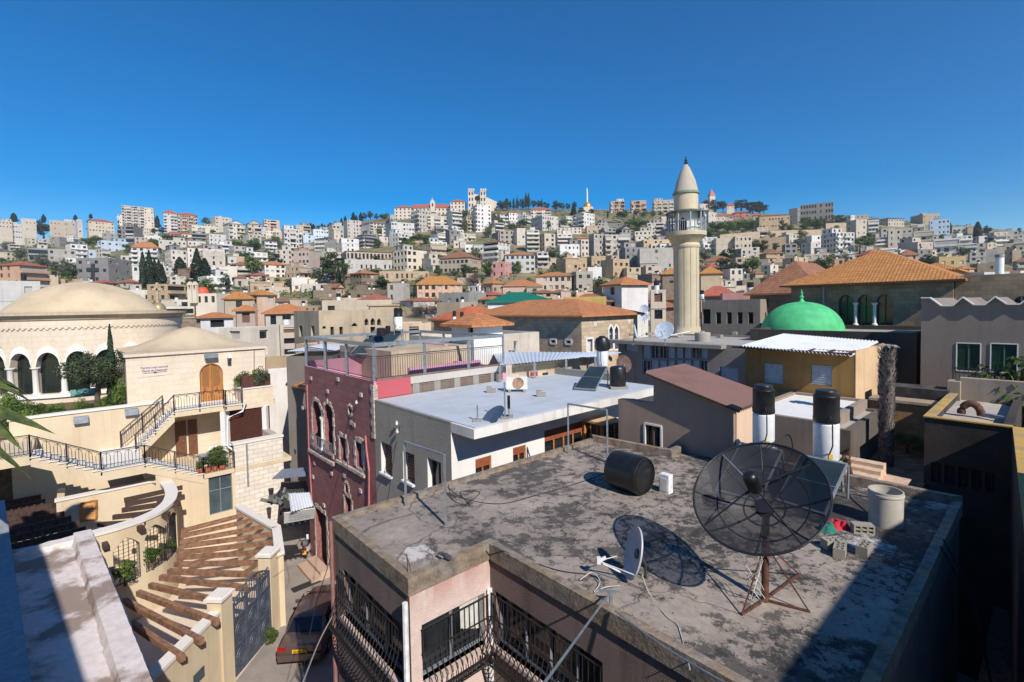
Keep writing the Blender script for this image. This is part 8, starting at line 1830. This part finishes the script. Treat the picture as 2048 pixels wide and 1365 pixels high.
for (x, yt, yb_, w_, Yd, kd, lab) in ((1742, 815, 872, 50, 24, 'sn', 'green creeper left of the palm stump'), (1800, 812, 868, 46, 24, 'sn', 'yellow-green creeper right of the palm stump'), (1815, 862, 896, 60, 22, 'sn', 'grey-green shrub along the yard path'), (1690, 905, 945, 26, 18.5, 'sn', 'dark bush at the foot of the yellow house')): put_tree(kd, x, yt, yb_, w_, Yd, lab, 'yard plants')
put_tree('sn', 2062, 688, 880, 210, 22.4, 'dark leafy bush reaching in before the green shutters', None)
mb = MB(); mb.uvbox(-1.3, 1.5, 8.5, 23.5, -2.2, 1.2); mb.build('light_well_floor', simple('dark_well_floor', S(84, 74, 66), .95, var=.3), kind='structure')
mb = MB(); mb.uvbox(-1.2, 3, 9.2, 11., 1.2, 3.2); o = mb.build('low_roof', plaster('low_roof_slab', S(96, 92, 92), .5), label='low dark roof slab deep in the light well at lower right', cat='roof'); 
for k in range(2): mb = MB(); mb.tube([W(-1.45, 12.5+k*.4, 7.1), W(-1.0, 12.6+k*.3, 6.2), W(-.7, 12.8, 4.5), W(-.9, 12.6, 3.2)], .02, 5); mb.build('cable', WIREM, label='black cable drooping into the light well', cat='cable', group='cables drooping into the light well')
# ------------------------------------------------------------------ the alley
ZS = -2.
G0 = lambda x, y, h=0.: PZ(x, y, ZS+h)
s = NT('car_paint'); s.b.inputs['Base Color'].default_value = (*S(104, 88, 82), 1); s.b.inputs['Metallic'].default_value = .5; s.b.inputs['Roughness'].default_value = .32; s.b.inputs['Coat Weight'].default_value = .6; PAINT = s.m
c0 = G0(600, 1338); hd = V((-.096, 1, 0)).normalized(); rt = V((hd.y, -hd.x, 0)); car = empty('parked_car', c0, 'dusty brown saloon car parked at the mouth of the alley', 'car')
CP = lambda x, y, z: c0+rt*x+hd*y+V((0, 0, z))
def loft(secs, mb, caps=True):   # secs: (y, [(x,z)...]) half sections mirrored
    pr = None
    for y, pts in secs:
        full = [(x, z) for x, z in pts]+[(-x, z) for x, z in pts[::-1]]; k = mb.add([CP(x, y, z) for x, z in full]); n = len(full)
        if pr is not None:
            for i in range(n): mb.f.append((pr+i, k+i, k+(i+1) % n, pr+(i+1) % n)); mb.m.append(0)
        elif caps: mb.f.append(tuple(k+i for i in range(n))); mb.m.append(0)
        pr = k
    if caps: mb.f.append(tuple(pr+i for i in range(n-1, -1, -1))); mb.m.append(0)
def sec(w, zb, zt, sh=.06): return [(w*.86, zb), (w, zb+.14), (w*1.01, zb+(zt-zb)*.55), (w*.97, zt-.1), (w*.86, zt-.02), (w*.45, zt)]
mb = MB(); loft([(0, sec(.78, .34, .92)), (.06, sec(.85, .28, .97)), (.5, sec(.88, .24, 1.0)), (1.1, sec(.89, .22, .98)), (2.4, sec(.89, .22, .96)), (3.4, sec(.88, .22, .95)), (4.2, sec(.84, .26, .84)), (4.55, sec(.76, .32, .72)), (4.62, sec(.66, .36, .62))], mb); mb.build('body', PAINT, car, smooth=32)
cs_ = lambda w, zt: [(w, .93), (w*.93, .93+(zt-.93)*.6), (w*.84, zt-.05), (w*.5, zt)]
mb = MB(); loft([(.55, cs_(.8, .97)), (1.15, cs_(.79, 1.36)), (1.7, cs_(.77, 1.44)), (2.4, cs_(.77, 1.44)), (2.9, cs_(.79, 1.3)), (3.55, cs_(.82, .95))], mb); mb.build('cabin', PAINT, car, smooth=32)
CG = simple('car_glass', (.012, .014, .02), .06, var=.05)
mb = MB(); q = [(-.66, .66, 1.055), (.66, .66, 1.055), (.56, 1.1, 1.345), (-.56, 1.1, 1.345)]; mb.prism([CP(x, y-.03, z+.03) for x, y, z in q], V((0, 0, .012))); mb.build('rear_window', CG, car)
mb = MB(); q = [(.7, 2.98, 1.27), (-.7, 2.98, 1.27), (-.76, 3.45, 1.03), (.76, 3.45, 1.03)]; mb.prism([CP(x, y+.03, z+.03) for x, y, z in q], V((0, 0, .012))); mb.build('windscreen', CG, car)
for s_ in (-1, 1):
    for (ya, yb) in ((1.05, 1.95), (2.02, 2.95)): mb = MB(); q = [(.80, ya-.1 if ya < 1.5 else ya, 1.0), (.80, yb+.25 if yb > 2.5 else yb, 1.0), (.72, yb-.05, 1.33), (.715, ya+.05, 1.33)]; mb.prism([CP(s_*(x+.012), y, z) for x, y, z in q], rt*s_*.008); mb.build('side_window', CG, car)
    mb = MB(); loft_ = [CP(s_*.84, -.01, .74), CP(s_*.52, -.035, .74), CP(s_*.5, -.03, .9), CP(s_*.83, .02, .9)]; mb.prism(loft_ if s_ > 0 else loft_[::-1], hd*.05); mb.build('tail_light', simple('tail_light_red', S(150, 20, 22), .25), car)
    mb = MB(); mb.box(CP(s_*.98, 2.85, .95), .2, .1, .12, rt); mb.build('wing_mirror', PAINT, car)
    for y in (.85, 3.6):
        w_ = empty('wheel', CP(s_*.8, y, .31), None, None, parent=car); mb = MB(); mb.lathe(CP(s_*.72, y, .31), [(.2, 0), (.29, .0), (.31, .03), (.31, .15), (.29, .18), (.2, .18)], 20, ax=hd, ay=UPV, az=rt*s_); mb.build('tyre', simple('tyre_rubber', (.015, .015, .015), .9), w_, smooth=40); mb = MB(); mb.lathe(CP(s_*.72, y, .31), [(0, .15), (.08, .165), (.2, .16), (.21, .17)], 16, ax=hd, ay=UPV, az=rt*s_); mb.build('rim', GREYM, w_, smooth=40)
mb = MB(); mb.hexa([CP(-.8, -.07, .36), CP(.8, -.07, .36), CP(.85, .12, .36), CP(-.85, .12, .36)], [CP(-.82, -.08, .62), CP(.82, -.08, .62), CP(.88, .12, .62), CP(-.88, .12, .62)]); mb.build('bumper', PAINT, car)
mb = MB(); YP = simple('yellow_plate', S(214, 168, 40), .5); mb.prism([CP(-.26, -.05, .67), CP(.26, -.05, .67), CP(.26, -.02, .79), CP(-.26, -.02, .79)], -hd*.012); pt_ = mb.build('licence_plate', YP, car)
put_text('51-693-51', .105, CP(0, -.066, .688), rt, BLACKP, pt_)
# scooter in the dark mouth of the alley
b = G0(611, 1118); sx = V((1, .15, 0)).normalized(); sy = V((-.15, 1, 0)); sc = empty('scooter', b, 'white and black motor scooter with a yellow plate in the dark alley', 'scooter'); SPp = lambda x, y, z: b+sx*x+sy*y+V((0, 0, z))
for y in (.1, 1.3):
    w_ = empty('wheel', SPp(0, y, .25), None, None, parent=sc); mb = MB(); mb.lathe(SPp(-.06, y, .25), [(.15, 0), (.24, .01), (.26, .06), (.24, .11), (.15, .12)], 18, ax=sy, ay=UPV, az=sx); mb.build('tyre', simple('tyre_rubber', (.015, .015, .015), .9), w_, smooth=40); mb = MB(); mb.cyl(SPp(-.05, y, .25), SPp(.05, y, .25), .15, n=14); mb.build('rim', GREYM, w_)
WB = simple('scooter_white', S(222, 220, 222), .3)
mb = MB()
for z0, z1, y0, y1, w0 in ((.42, .72, -.12, .55, .19), (.2, .34, .45, 1.0, .2)):
    mb.hexa([SPp(-w0, y0+.1, z0), SPp(w0, y0+.1, z0), SPp(w0, y1, z0), SPp(-w0, y1, z0)], [SPp(-w0*.8, y0, z1), SPp(w0*.8, y0, z1), SPp(w0*.8, y1, z1), SPp(-w0*.8, y1, z1)])
mb.hexa([SPp(-.18, .98, .25), SPp(.18, .98, .25), SPp(.16, 1.1, .25), SPp(-.16, 1.1, .25)], [SPp(-.2, 1.05, .9), SPp(.2, 1.05, .9), SPp(.18, 1.15, .9), SPp(-.18, 1.15, .9)]); mb.build('body', WB, sc)
mb = MB(); mb.hexa([SPp(-.16, -.05, .72), SPp(.16, -.05, .72), SPp(.17, .7, .7), SPp(-.17, .7, .7)], [SPp(-.14, 0, .84), SPp(.14, 0, .84), SPp(.14, .65, .8), SPp(-.14, .65, .8)]); mb.build('seat', BLACKP, sc)
mb = MB(); mb.lathe(SPp(0, -.1, .84), [(0, 0), (.19, .02), (.21, .12), (.16, .24), (0, .28)], 14); mb.build('top_box', simple('scooter_grey', S(96, 96, 104), .4), sc, smooth=40)
mb = MB(); mb.box(SPp(0, -.16, .6), .24, .06, .12, sx); mb.build('tail_light', simple('tail_light_red', S(150, 20, 22), .25), sc); mb = MB(); mb.box(SPp(0, -.2, .34), .2, .02, .2, sx); mb.build('licence_plate', YP, sc)
mb = MB(); mb.bar(SPp(-.34, 1.0, 1.0), SPp(.34, 1.0, 1.0), .04); mb.bar(SPp(0, 1.08, .85), SPp(0, 1.0, 1.0), .06); mb.build('handlebar', BLACKP, sc)
for s_ in (-1, 1): mb = MB(); mb.bar(SPp(s_*.28, 1.0, 1.0), SPp(s_*.34, .98, 1.16), .015); mb.lathe(SPp(s_*.36, .96, 1.2), [(0, 0), (.07, .005), (.07, .02), (0, .025)], 12, ax=sx, ay=UPV, az=-sy); mb.build('mirror', BLACKP, sc)
# covered passage, banner, awnings
pas = empty('passage_roof', PZ(590, 1010, 2.8), 'white corrugated sheet roof over the dark passage', 'awning'); q = [PZ(x, y, z) for x, y, z in ((582, 1024, 2.85), (628, 1012, 2.85), (620, 985, 3.3), (577, 987, 3.3))]
mb = MB(); sheet(mb, q[0], q[1], q[2], q[3], .03, 16); mb.build('sheet', SHEET, pas)
A = [PZ(x, y, z) for x, y, z in ((568, 1048, 2.1), (629, 1037, 2.1), (630, 1017, 2.75), (568, 1027, 2.75))]; ban = empty('banner', A[0], 'white banner with lines of writing across the alley mouth', 'banner'); mb = MB(); nB = (A[1]-A[0]).cross(A[3]-A[0]).normalized(); nB = nB if nB.y < 0 else -nB; mb.prism(A, -nB*.03); mb.build('cloth', WHITE, ban)
mb = MB(); rn = random.Random(8); ex, ey = (A[1]-A[0]), (A[3]-A[0])
for r_ in range(4):
    t = .16
    while t < .86:
        w_ = rn.uniform(.02, .06); P = lambda a, b_: A[0]+ex*a+ey*b_+nB*.008; z = .78-r_*.18; k = [P(t+w_*i/4, z+rn.uniform(-.05, .05)) for i in range(5)]; mb.tube(k, .006, 4)
        if rn.random() < .4: mb.box(P(t+w_*.5, z-.09), .015, .01, .015)
        t += w_+.012
mb.build('writing', simple('blue_ink', S(70, 84, 130), .8), ban)
g = MB()
for i in range(5): P = A[0].lerp(A[1], (i+.5)/5)-V((0, 0, .04)); g.box(P-V((0, 0, .08)), .08, .04, .09)
g.build('lamps', DGREYM, ban)
# dark walls closing the passage
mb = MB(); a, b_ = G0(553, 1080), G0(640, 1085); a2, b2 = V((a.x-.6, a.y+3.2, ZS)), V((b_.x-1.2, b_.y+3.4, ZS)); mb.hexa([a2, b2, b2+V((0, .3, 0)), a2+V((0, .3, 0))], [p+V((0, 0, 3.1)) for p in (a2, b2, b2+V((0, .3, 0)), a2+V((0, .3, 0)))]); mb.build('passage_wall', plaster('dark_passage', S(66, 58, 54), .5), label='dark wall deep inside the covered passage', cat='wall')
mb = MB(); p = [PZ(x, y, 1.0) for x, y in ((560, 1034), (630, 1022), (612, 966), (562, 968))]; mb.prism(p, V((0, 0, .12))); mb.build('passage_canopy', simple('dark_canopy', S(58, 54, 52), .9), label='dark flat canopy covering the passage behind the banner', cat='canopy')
p = PZ(562, 1005, 2.2); rn = random.Random(6); mb = MB()
for i in range(12): q = p+V((rn.uniform(-.7, .7), rn.uniform(-.5, .8), rn.uniform(0, .2))); mb.bar(q, q+V((rn.uniform(-.6, .6), rn.uniform(-.6, .6), rn.uniform(0, .35))), .07, .16)
mb.build('scrap_pile', simple('grey_scrap', S(112, 116, 112), .7, var=.3), label='pile of grey scrap and boards on the passage roof', cat='scrap')
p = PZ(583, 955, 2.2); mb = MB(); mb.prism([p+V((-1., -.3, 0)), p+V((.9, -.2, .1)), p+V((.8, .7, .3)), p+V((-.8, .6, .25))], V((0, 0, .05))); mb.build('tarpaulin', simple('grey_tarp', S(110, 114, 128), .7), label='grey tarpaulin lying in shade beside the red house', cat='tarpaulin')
p = PZ(543, 1010, .6); mb = MB(); mb.lathe(p, [(.05, 0), (.14, .9), (.16, .95), (0, .95)], 12); mb.build('hanging_lamp', DGREYM, smooth=40, label='dark cone lamp hanging at the alley corner', cat='lamp')
# orange tiled canopy and iron railing left of the red house
c1_, c2_, c3_, c4_ = PV(571, 772, 10.2), PV(610, 754, 10.2), PV(610, 738, 13), PV(590, 742, 13); mb = MB(); zt0 = c1_.z; mb.prism([c1_, PV(611, 780, 9.9), c3_, c4_], V((0, 0, .1))); mb.build('tiled_canopy', ROOFM['o'], label='small orange tiled canopy on the left side of the red house', cat='canopy')
wr_ = [PZ(x, y, 9.3) for x, y in ((572, 703), (665, 702), (712, 690), (640, 689))]; rf = empty('tin_roof', wr_[0]-V((0, 0, 2.4)), 'white corrugated tin roof behind the red house terrace', 'roof'); mb = MB(); sheet(mb, wr_[0], wr_[1], wr_[2], wr_[3], .03, 36); mb.build('sheet', SHEET, rf)
mb = MB(); 
mb.hexa([V((q.x, q.y, -2)) for q in wr_], [q-V((0, 0, .35)) for q in wr_]); mb.build('wall', plaster('grey_block_wall', S(120, 112, 104), .4), rf)
wr_ = [PZ(x, y, 8.95) for x, y in ((1000, 731), (1190, 713), (1243, 705), (985, 704))]; rf = empty('tin_roof', V((wr_[0].x, wr_[0].y, 6.5)), 'wide bluish tin roof between the red terrace and the stone house', 'roof'); mb = MB(); sheet(mb, wr_[0], wr_[1], wr_[2], wr_[3], .02, 60); mb.build('sheet', corrug('pale_blue_sheet', S(206, 214, 222), rust=.15), rf)
mb = MB()
for i in range(4): q = wr_[0].lerp(wr_[1], i/3); mb.bar(q-V((0, 0, .02)), V((q.x, q.y, 4)), .12)
mb.build('posts', GREYM, rf)
a, b_ = wr_[0], wr_[1]; o = V((.6, 1.2, 0)); mb = MB(); z9 = 8.8; mb.hexa([V((p.x, p.y, -2)) for p in (a+o, b_+o, b_+o+V((.5, 3, 0)), a+o+V((.5, 3, 0)))], [V((p.x, p.y, z9)) for p in (a+o, b_+o, b_+o+V((.5, 3, 0)), a+o+V((.5, 3, 0)))]); hb = mb.build('low_house', OLDST, label='low tan stone house under the wide bluish tin roof', cat='house')
nf = (b_-a).normalized().cross(UPV); f0 = (a+o).lerp(b_+o, .22); f0.z = 7.2; mb = MB(); mb.box(f0+nf*.03, .45, .06, 1.1, (b_-a)); mb.build('red_shutter', simple('red_shutter', S(160, 40, 44), .6), hb); f0 = (a+o).lerp(b_+o, .34); f0.z = 7.4; mb = MB(); mb.box(f0+nf*.03, .35, .06, .8, (b_-a)); mb.build('window', GLASS, hb)
# boilers and collectors on the roofs behind the terrace
for (x, yb_, yw, yt_, w_, Yd, lab, ball) in ((797, 659, 634, 616, 17, 30, 'white boiler with black tank standing behind the red terrace', False), (909, 645, 634, 622, 7, 44, 'left of two small twin boilers by the dark shed', False), (924, 643, 634, 624, 7, 44, 'right of two small twin boilers by the dark shed', False), (1404, 598, 589, 581, 8, 56, 'small boiler with a black cap on the grey ruin', False)):
    p = PYd(x, yb_, Yd); boiler(p, w_*Yd/F/2, (yb_-yw)*Yd/F, (yw-yt_)*Yd/F, lab, ball, 1.5 if Yd < 40 else .4)
p = PYd(797, 659, 30); panel([p+V((-2.6, -1.6, -1.35)), p+V((-.6, -1.6, -1.35)), p+V((.4, .1, -.1)), p+V((-1.6, .1, -.1))], 'teal solar collector below the boiler behind the red terrace')
for (x, yt_, yb_, w_, Yd, lab) in ((762, 656, 672, 17, 29, 'black plastic barrel left of the boiler behind the terrace'), (776, 652, 671, 10, 30, 'smaller black barrel beside the boiler behind the terrace')):
    p = PYd(x, yb_, Yd); r = w_*Yd/F/2; h_ = (yb_-yt_)*Yd/F; mb = MB(); mb.lathe(p, [(0, 0), (r, 0), (r*1.03, h_*.5), (r, h_*.95), (r*.6, h_), (0, h_)], 18); mb.build('water_tank', BLACKP, smooth=40, label=lab, cat='water tank')
bp = PYd(780, 690, 29.5); mb = MB(); mb.uvbox(*(lambda u, v: (u-4, u+3, v-1.5, v+4))(*uv(bp)), -2.3, PYd(780, 694, 29.5).z); mb.build('roof_house', RUIN, label='old cream flat-roofed house carrying the boiler behind the terrace', cat='house')
for (x, y, Yd, n_, sz, lab) in ((1328, 661, 29, (-.6, -.7, .5), .58, 'large white dish on the louvred house roof'), (1272, 664, 30, (.9, -.3, .2), .5, 'pale dish seen edge-on on the louvred house roof'), (1288, 618, 60, (-.5, -.8, .3), .55, 'grey dish on the white tower house wall'), (1288, 634, 60, (-.4, -.8, .3), .5, 'lower grey dish on the white tower house wall')):
    p = PYd(x, y, Yd); n = V(n_).normalized(); t = empty('satellite_dish', p-V((0, 0, .7)), lab, 'satellite dish'); e_1 = n.cross(UPV).normalized(); e_2 = n.cross(e_1); mb = MB(); mb.lathe(p, [(0, -.1), (sz*.5, -.07), (sz, 0), (sz*1.02, -.01), (sz*.5, -.1), (0, -.13)], 20, ax=e_1, ay=e_2, az=n); mb.build('reflector', simple('pale_dish', S(190, 198, 208), .5), t, smooth=45); mb = MB(); mb.bar(p-n*.1, p-n*.2-V((0, 0, .8)), .05); mb.bar(p-e_2*0+V((0, 0, -sz*.8)), p+n*.55-V((0, 0, sz*.5)), .03); mb.build('mast', GREYM, t)
zl = PV(1360, 686, 30.).z-.12
p = PZ(1405, 683, zl); mb = MB(); mb.lathe(p, [(0, 0), (.52, 0), (.54, .6), (.5, .64), (.16, .66), (.14, .74), (0, .75)], 22); mb.build('concrete_cistern', plaster('cistern', S(166, 160, 146), .4), smooth=40, label='round concrete cistern on the louvred house roof', cat='tank')
a, b_ = PZ(1325, 674, zl+.15), PZ(1380, 663, zl+.5); mb = MB(); mb.bar(a, b_, .06); mb.build('roof_pipe', WHITEM, label='pale pipe lying across the louvred house roof', cat='pipe')
for k, (x, y) in enumerate(((1265, 672), (1300, 671), (1345, 676), (1440, 676), (1362, 671), (1470, 670))): p = PZ(x, y, zl); mb = MB(); mb.box(p, .5+.2*(k % 3), .3, .18+.06*(k % 2), V((1, .3*k, 0))); mb.build('roof_debris', CONC, label='small broken block among debris on the louvred house roof', cat='debris', group='debris on the louvred house roof')
# doorstep, drain grate, weeds
p = G0(628, 1150); ds = empty('doorstep', p, 'two pale stone steps before the red house door', 'steps'); u_, v_ = uv(G0(640, 1140)); mb = MB(); u0_ = uAt(633, 9.3, 1120); u1_ = uAt(657, 9.3, 1120); mb.uvbox(u0_-.1, u1_+.3, 8.3, 9.28, -2.02, -1.84); mb.uvbox(u0_, u1_+.2, 8.8, 9.29, -1.84, -1.66); mb.build('steps', plaster('step_stone', S(190, 164, 144), .3), ds)
a = G0(585, 1182); b_ = G0(640, 1160); dr_ = (b_-a).normalized(); n_ = V((-dr_.y, dr_.x, 0)); mb = MB()
for i in range(26): q = a.lerp(b_, i/26); mb.box(q+V((0, 0, .004)), .05, .42, .015, dr_)
mb.bar(a+n_*.22+V((0, 0, .01)), b_+n_*.22+V((0, 0, .01)), .05, .02); mb.bar(a-n_*.22+V((0, 0, .01)), b_-n_*.22+V((0, 0, .01)), .05, .02); mb.build('drain_grate', DGREYM, label='long iron drain grate across the alley', cat='grate')
put_tree('sn', 541, 1248, 1285, 36, G0(541, 1285).y, 'small green weed bush at the foot of the gate', None)
# overhead wires
def wire(pts, r, m, lab, sag=0.): return cable(pts, r, m, lab, 'cable', 'overhead wires of the alley', 'wire')
t1 = PV(716, 815, 9.25)
wire([t1-DV*.05, PYd(690, 960, 19), PYd(668, 1090, 16.5), PYd(632, 1210, 14), PYd(602, 1368, 10.5)], .012, WIREM, 'black wire dropping from the red house past the car')
wire([PYd(671, 1222, 11.5), PYd(640, 1280, 9.5), PYd(604, 1370, 7)], .014, WWIRE, 'pale cable running down left of the near building')
wire([PV(800, 852, 9.25), PV(790, 900, 9.1), PYd(770, 1040, 14)], .012, WIREM, 'black wire hanging on the grey side wall')
wire([G0(560, 1035, 2.6), PYd(600, 1075, 20), PYd(565, 1110, 19), PYd(552, 1118, 18.6)], .01, WIREM, 'sagging lamp wire across the alley mouth')
wire([PV(707, 812, 9.2), PV(700, 830, 9.0), PV(690, 870, 9.2)], .014, WIREM, 'short black wire bundle below the round window')
for k, (x, y) in enumerate(((718, 808), (799, 850), (800, 866))): p = PV(x, y, 9.3); mb = MB(); mb.lathe(p-DV*.12, [(0, 0), (.05, .02), (.06, .08), (.03, .12), (.05, .16), (0, .18)], 10); mb.build('insulator', WHITEM, smooth=40, label='small white insulator fixed on the facade', cat='insulator', group='insulators on the facades')
# tanks and masts on hillside roofs
tk = [empty('roof_tank', (0, 0, 0)), empty('roof_tank', (0, 0, 0))]
for t, m, m2 in ((tk[0], WHITEM, BLACKP), (tk[1], BLACKP, BLACKP)):
    mb = MB(); mb.cyl((0, 0, 0), (0, 0, 1.3), .42, n=10); mb.build('drum', m, t, smooth=40); mb = MB(); mb.cyl((0, 0, 1.3), (0, 0, 2.0), .44, n=10); mb.build('cap', m2, t, smooth=40)
rn = random.Random(12); cnt = 0; used = [False, False]
hs_ = sorted([h for h in HOUSES if h['roof'] == 'f' and h['d'] > 60], key=lambda h: h['d'])
for h in hs_:
    if cnt >= 110: break
    for k in range(rn.choice((0, 1, 1, 2))):
        q = h['q']; s1, s2 = rn.uniform(.2, .8), rn.uniform(.15, .5); p = V(q[0])+(V(q[1])-V(q[0]))*s1+(V(q[3])-V(q[0]))*s2; p.z = h['zev']-.6
        i = 0 if rn.random() < .75 else 1; lab = ('white roof tank with black cap on a flat-roofed hillside house', 'black roof tank on a flat-roofed hillside house')[i]
        if not used[i]: used[i] = True; o = tk[i]; o.location = p; tag(o, lab, 'water tank', 'roof tanks of the hillside houses')
        else: o = copy_tree(tk[i], p, 0, 1, lab)
        cnt += 1
# thin air between the viewpoint and the far slope
mb = MB(); mb.faces([(x, y, z) for z in (-4, 230) for y in (-30, 760) for x in (-900, 900)], [(0, 1, 5, 4), (1, 3, 7, 5), (3, 2, 6, 7), (2, 0, 4, 6), (4, 5, 7, 6), (0, 2, 3, 1)])
hm = bpy.data.materials.new('haze'); hm.use_nodes = True; nt = hm.node_tree; nt.nodes.remove(nt.nodes['Principled BSDF']); pv_ = nt.nodes.new('ShaderNodeVolumePrincipled'); pv_.inputs['Color'].default_value = (.86, .9, .96, 1); pv_.inputs['Density'].default_value = .00022; pv_.inputs['Anisotropy'].default_value = .3; nt.links.new(pv_.outputs[0], nt.nodes['Material Output'].inputs['Volume'])
mb.build('haze', hm, kind='stuff', label='thin pale haze over the town and hill', cat='haze')
SC.cycles.volume_bounces = 0
# ------------------------------------------------------------------ labels of the hillside houses
FLN = {1: 'one-storey', 2: 'two-storey', 3: 'three-storey', 4: 'four-storey', 5: 'five-storey', 6: 'six-storey', 7: 'seven-storey', 8: 'eight-storey'}
ORD = ['first', 'second', 'third', 'fourth', 'fifth', 'sixth', 'seventh', 'eighth', 'ninth', 'tenth', 'eleventh', 'twelfth', '13th', '14th', '15th', '16th', '17th', '18th', '19th', '20th']
def label_houses():
    lm = [h for h in HOUSES if h['nm']]
    buck = {}
    for h in HOUSES:
        if h['label']: h['o']['label'] = h['label']; continue
        col = WALLN[h['wall']]
        if h['nm']:
            t = h['nm'].replace('the ', '', 1); extra = [FLN[min(8, h['fl'])]] if 'storey' not in t else []
            h['o']['label'] = ' '.join(extra+[t, 'on the hillside'])[:120] if len(t.split()) < 8 else t
            continue
        best = min(lm, key=lambda m: ((m['x']-h['x'])**2+(1.6*(m['y']-h['y']))**2)); dx, dy = h['x']-best['x'], 1.6*(h['y']-best['y'])
        rel = ('right of' if dx > 0 else 'left of') if abs(dx) > abs(dy) else ('below' if dy > 0 else 'above')
        buck.setdefault((id(best), rel), []).append((dx*dx+dy*dy, h, best))
    for (_, rel), L in buck.items():
        L.sort(key=lambda t: t[0])
        for i, (_, h, b) in enumerate(L):
            col = WALLN[h['wall']]; short = b['nm'].replace('the ', '', 1).split(' on the ')[0].split(' at the ')[0].split(' below the ')[0].split(' above the ')[0]
            rf = 'flat-roofed' if h['roof'] == 'f' else ROOFN[h['roof']].split()[0]+'-roofed'
            ws = f"{col} {FLN[min(8, h['fl'])]} {rf} house, {ORD[min(i, 19)]} {rel} the {short}".split()
            if len(ws) > 16: ws = f"{col} {rf} house, {ORD[min(i, 19)]} {rel} the {short}".split()
            h['o']['label'] = ' '.join(ws[:16])
    for h in HOUSES:
        h['o']['group'] = 'houses on the hillside'
label_houses(); label_trees()
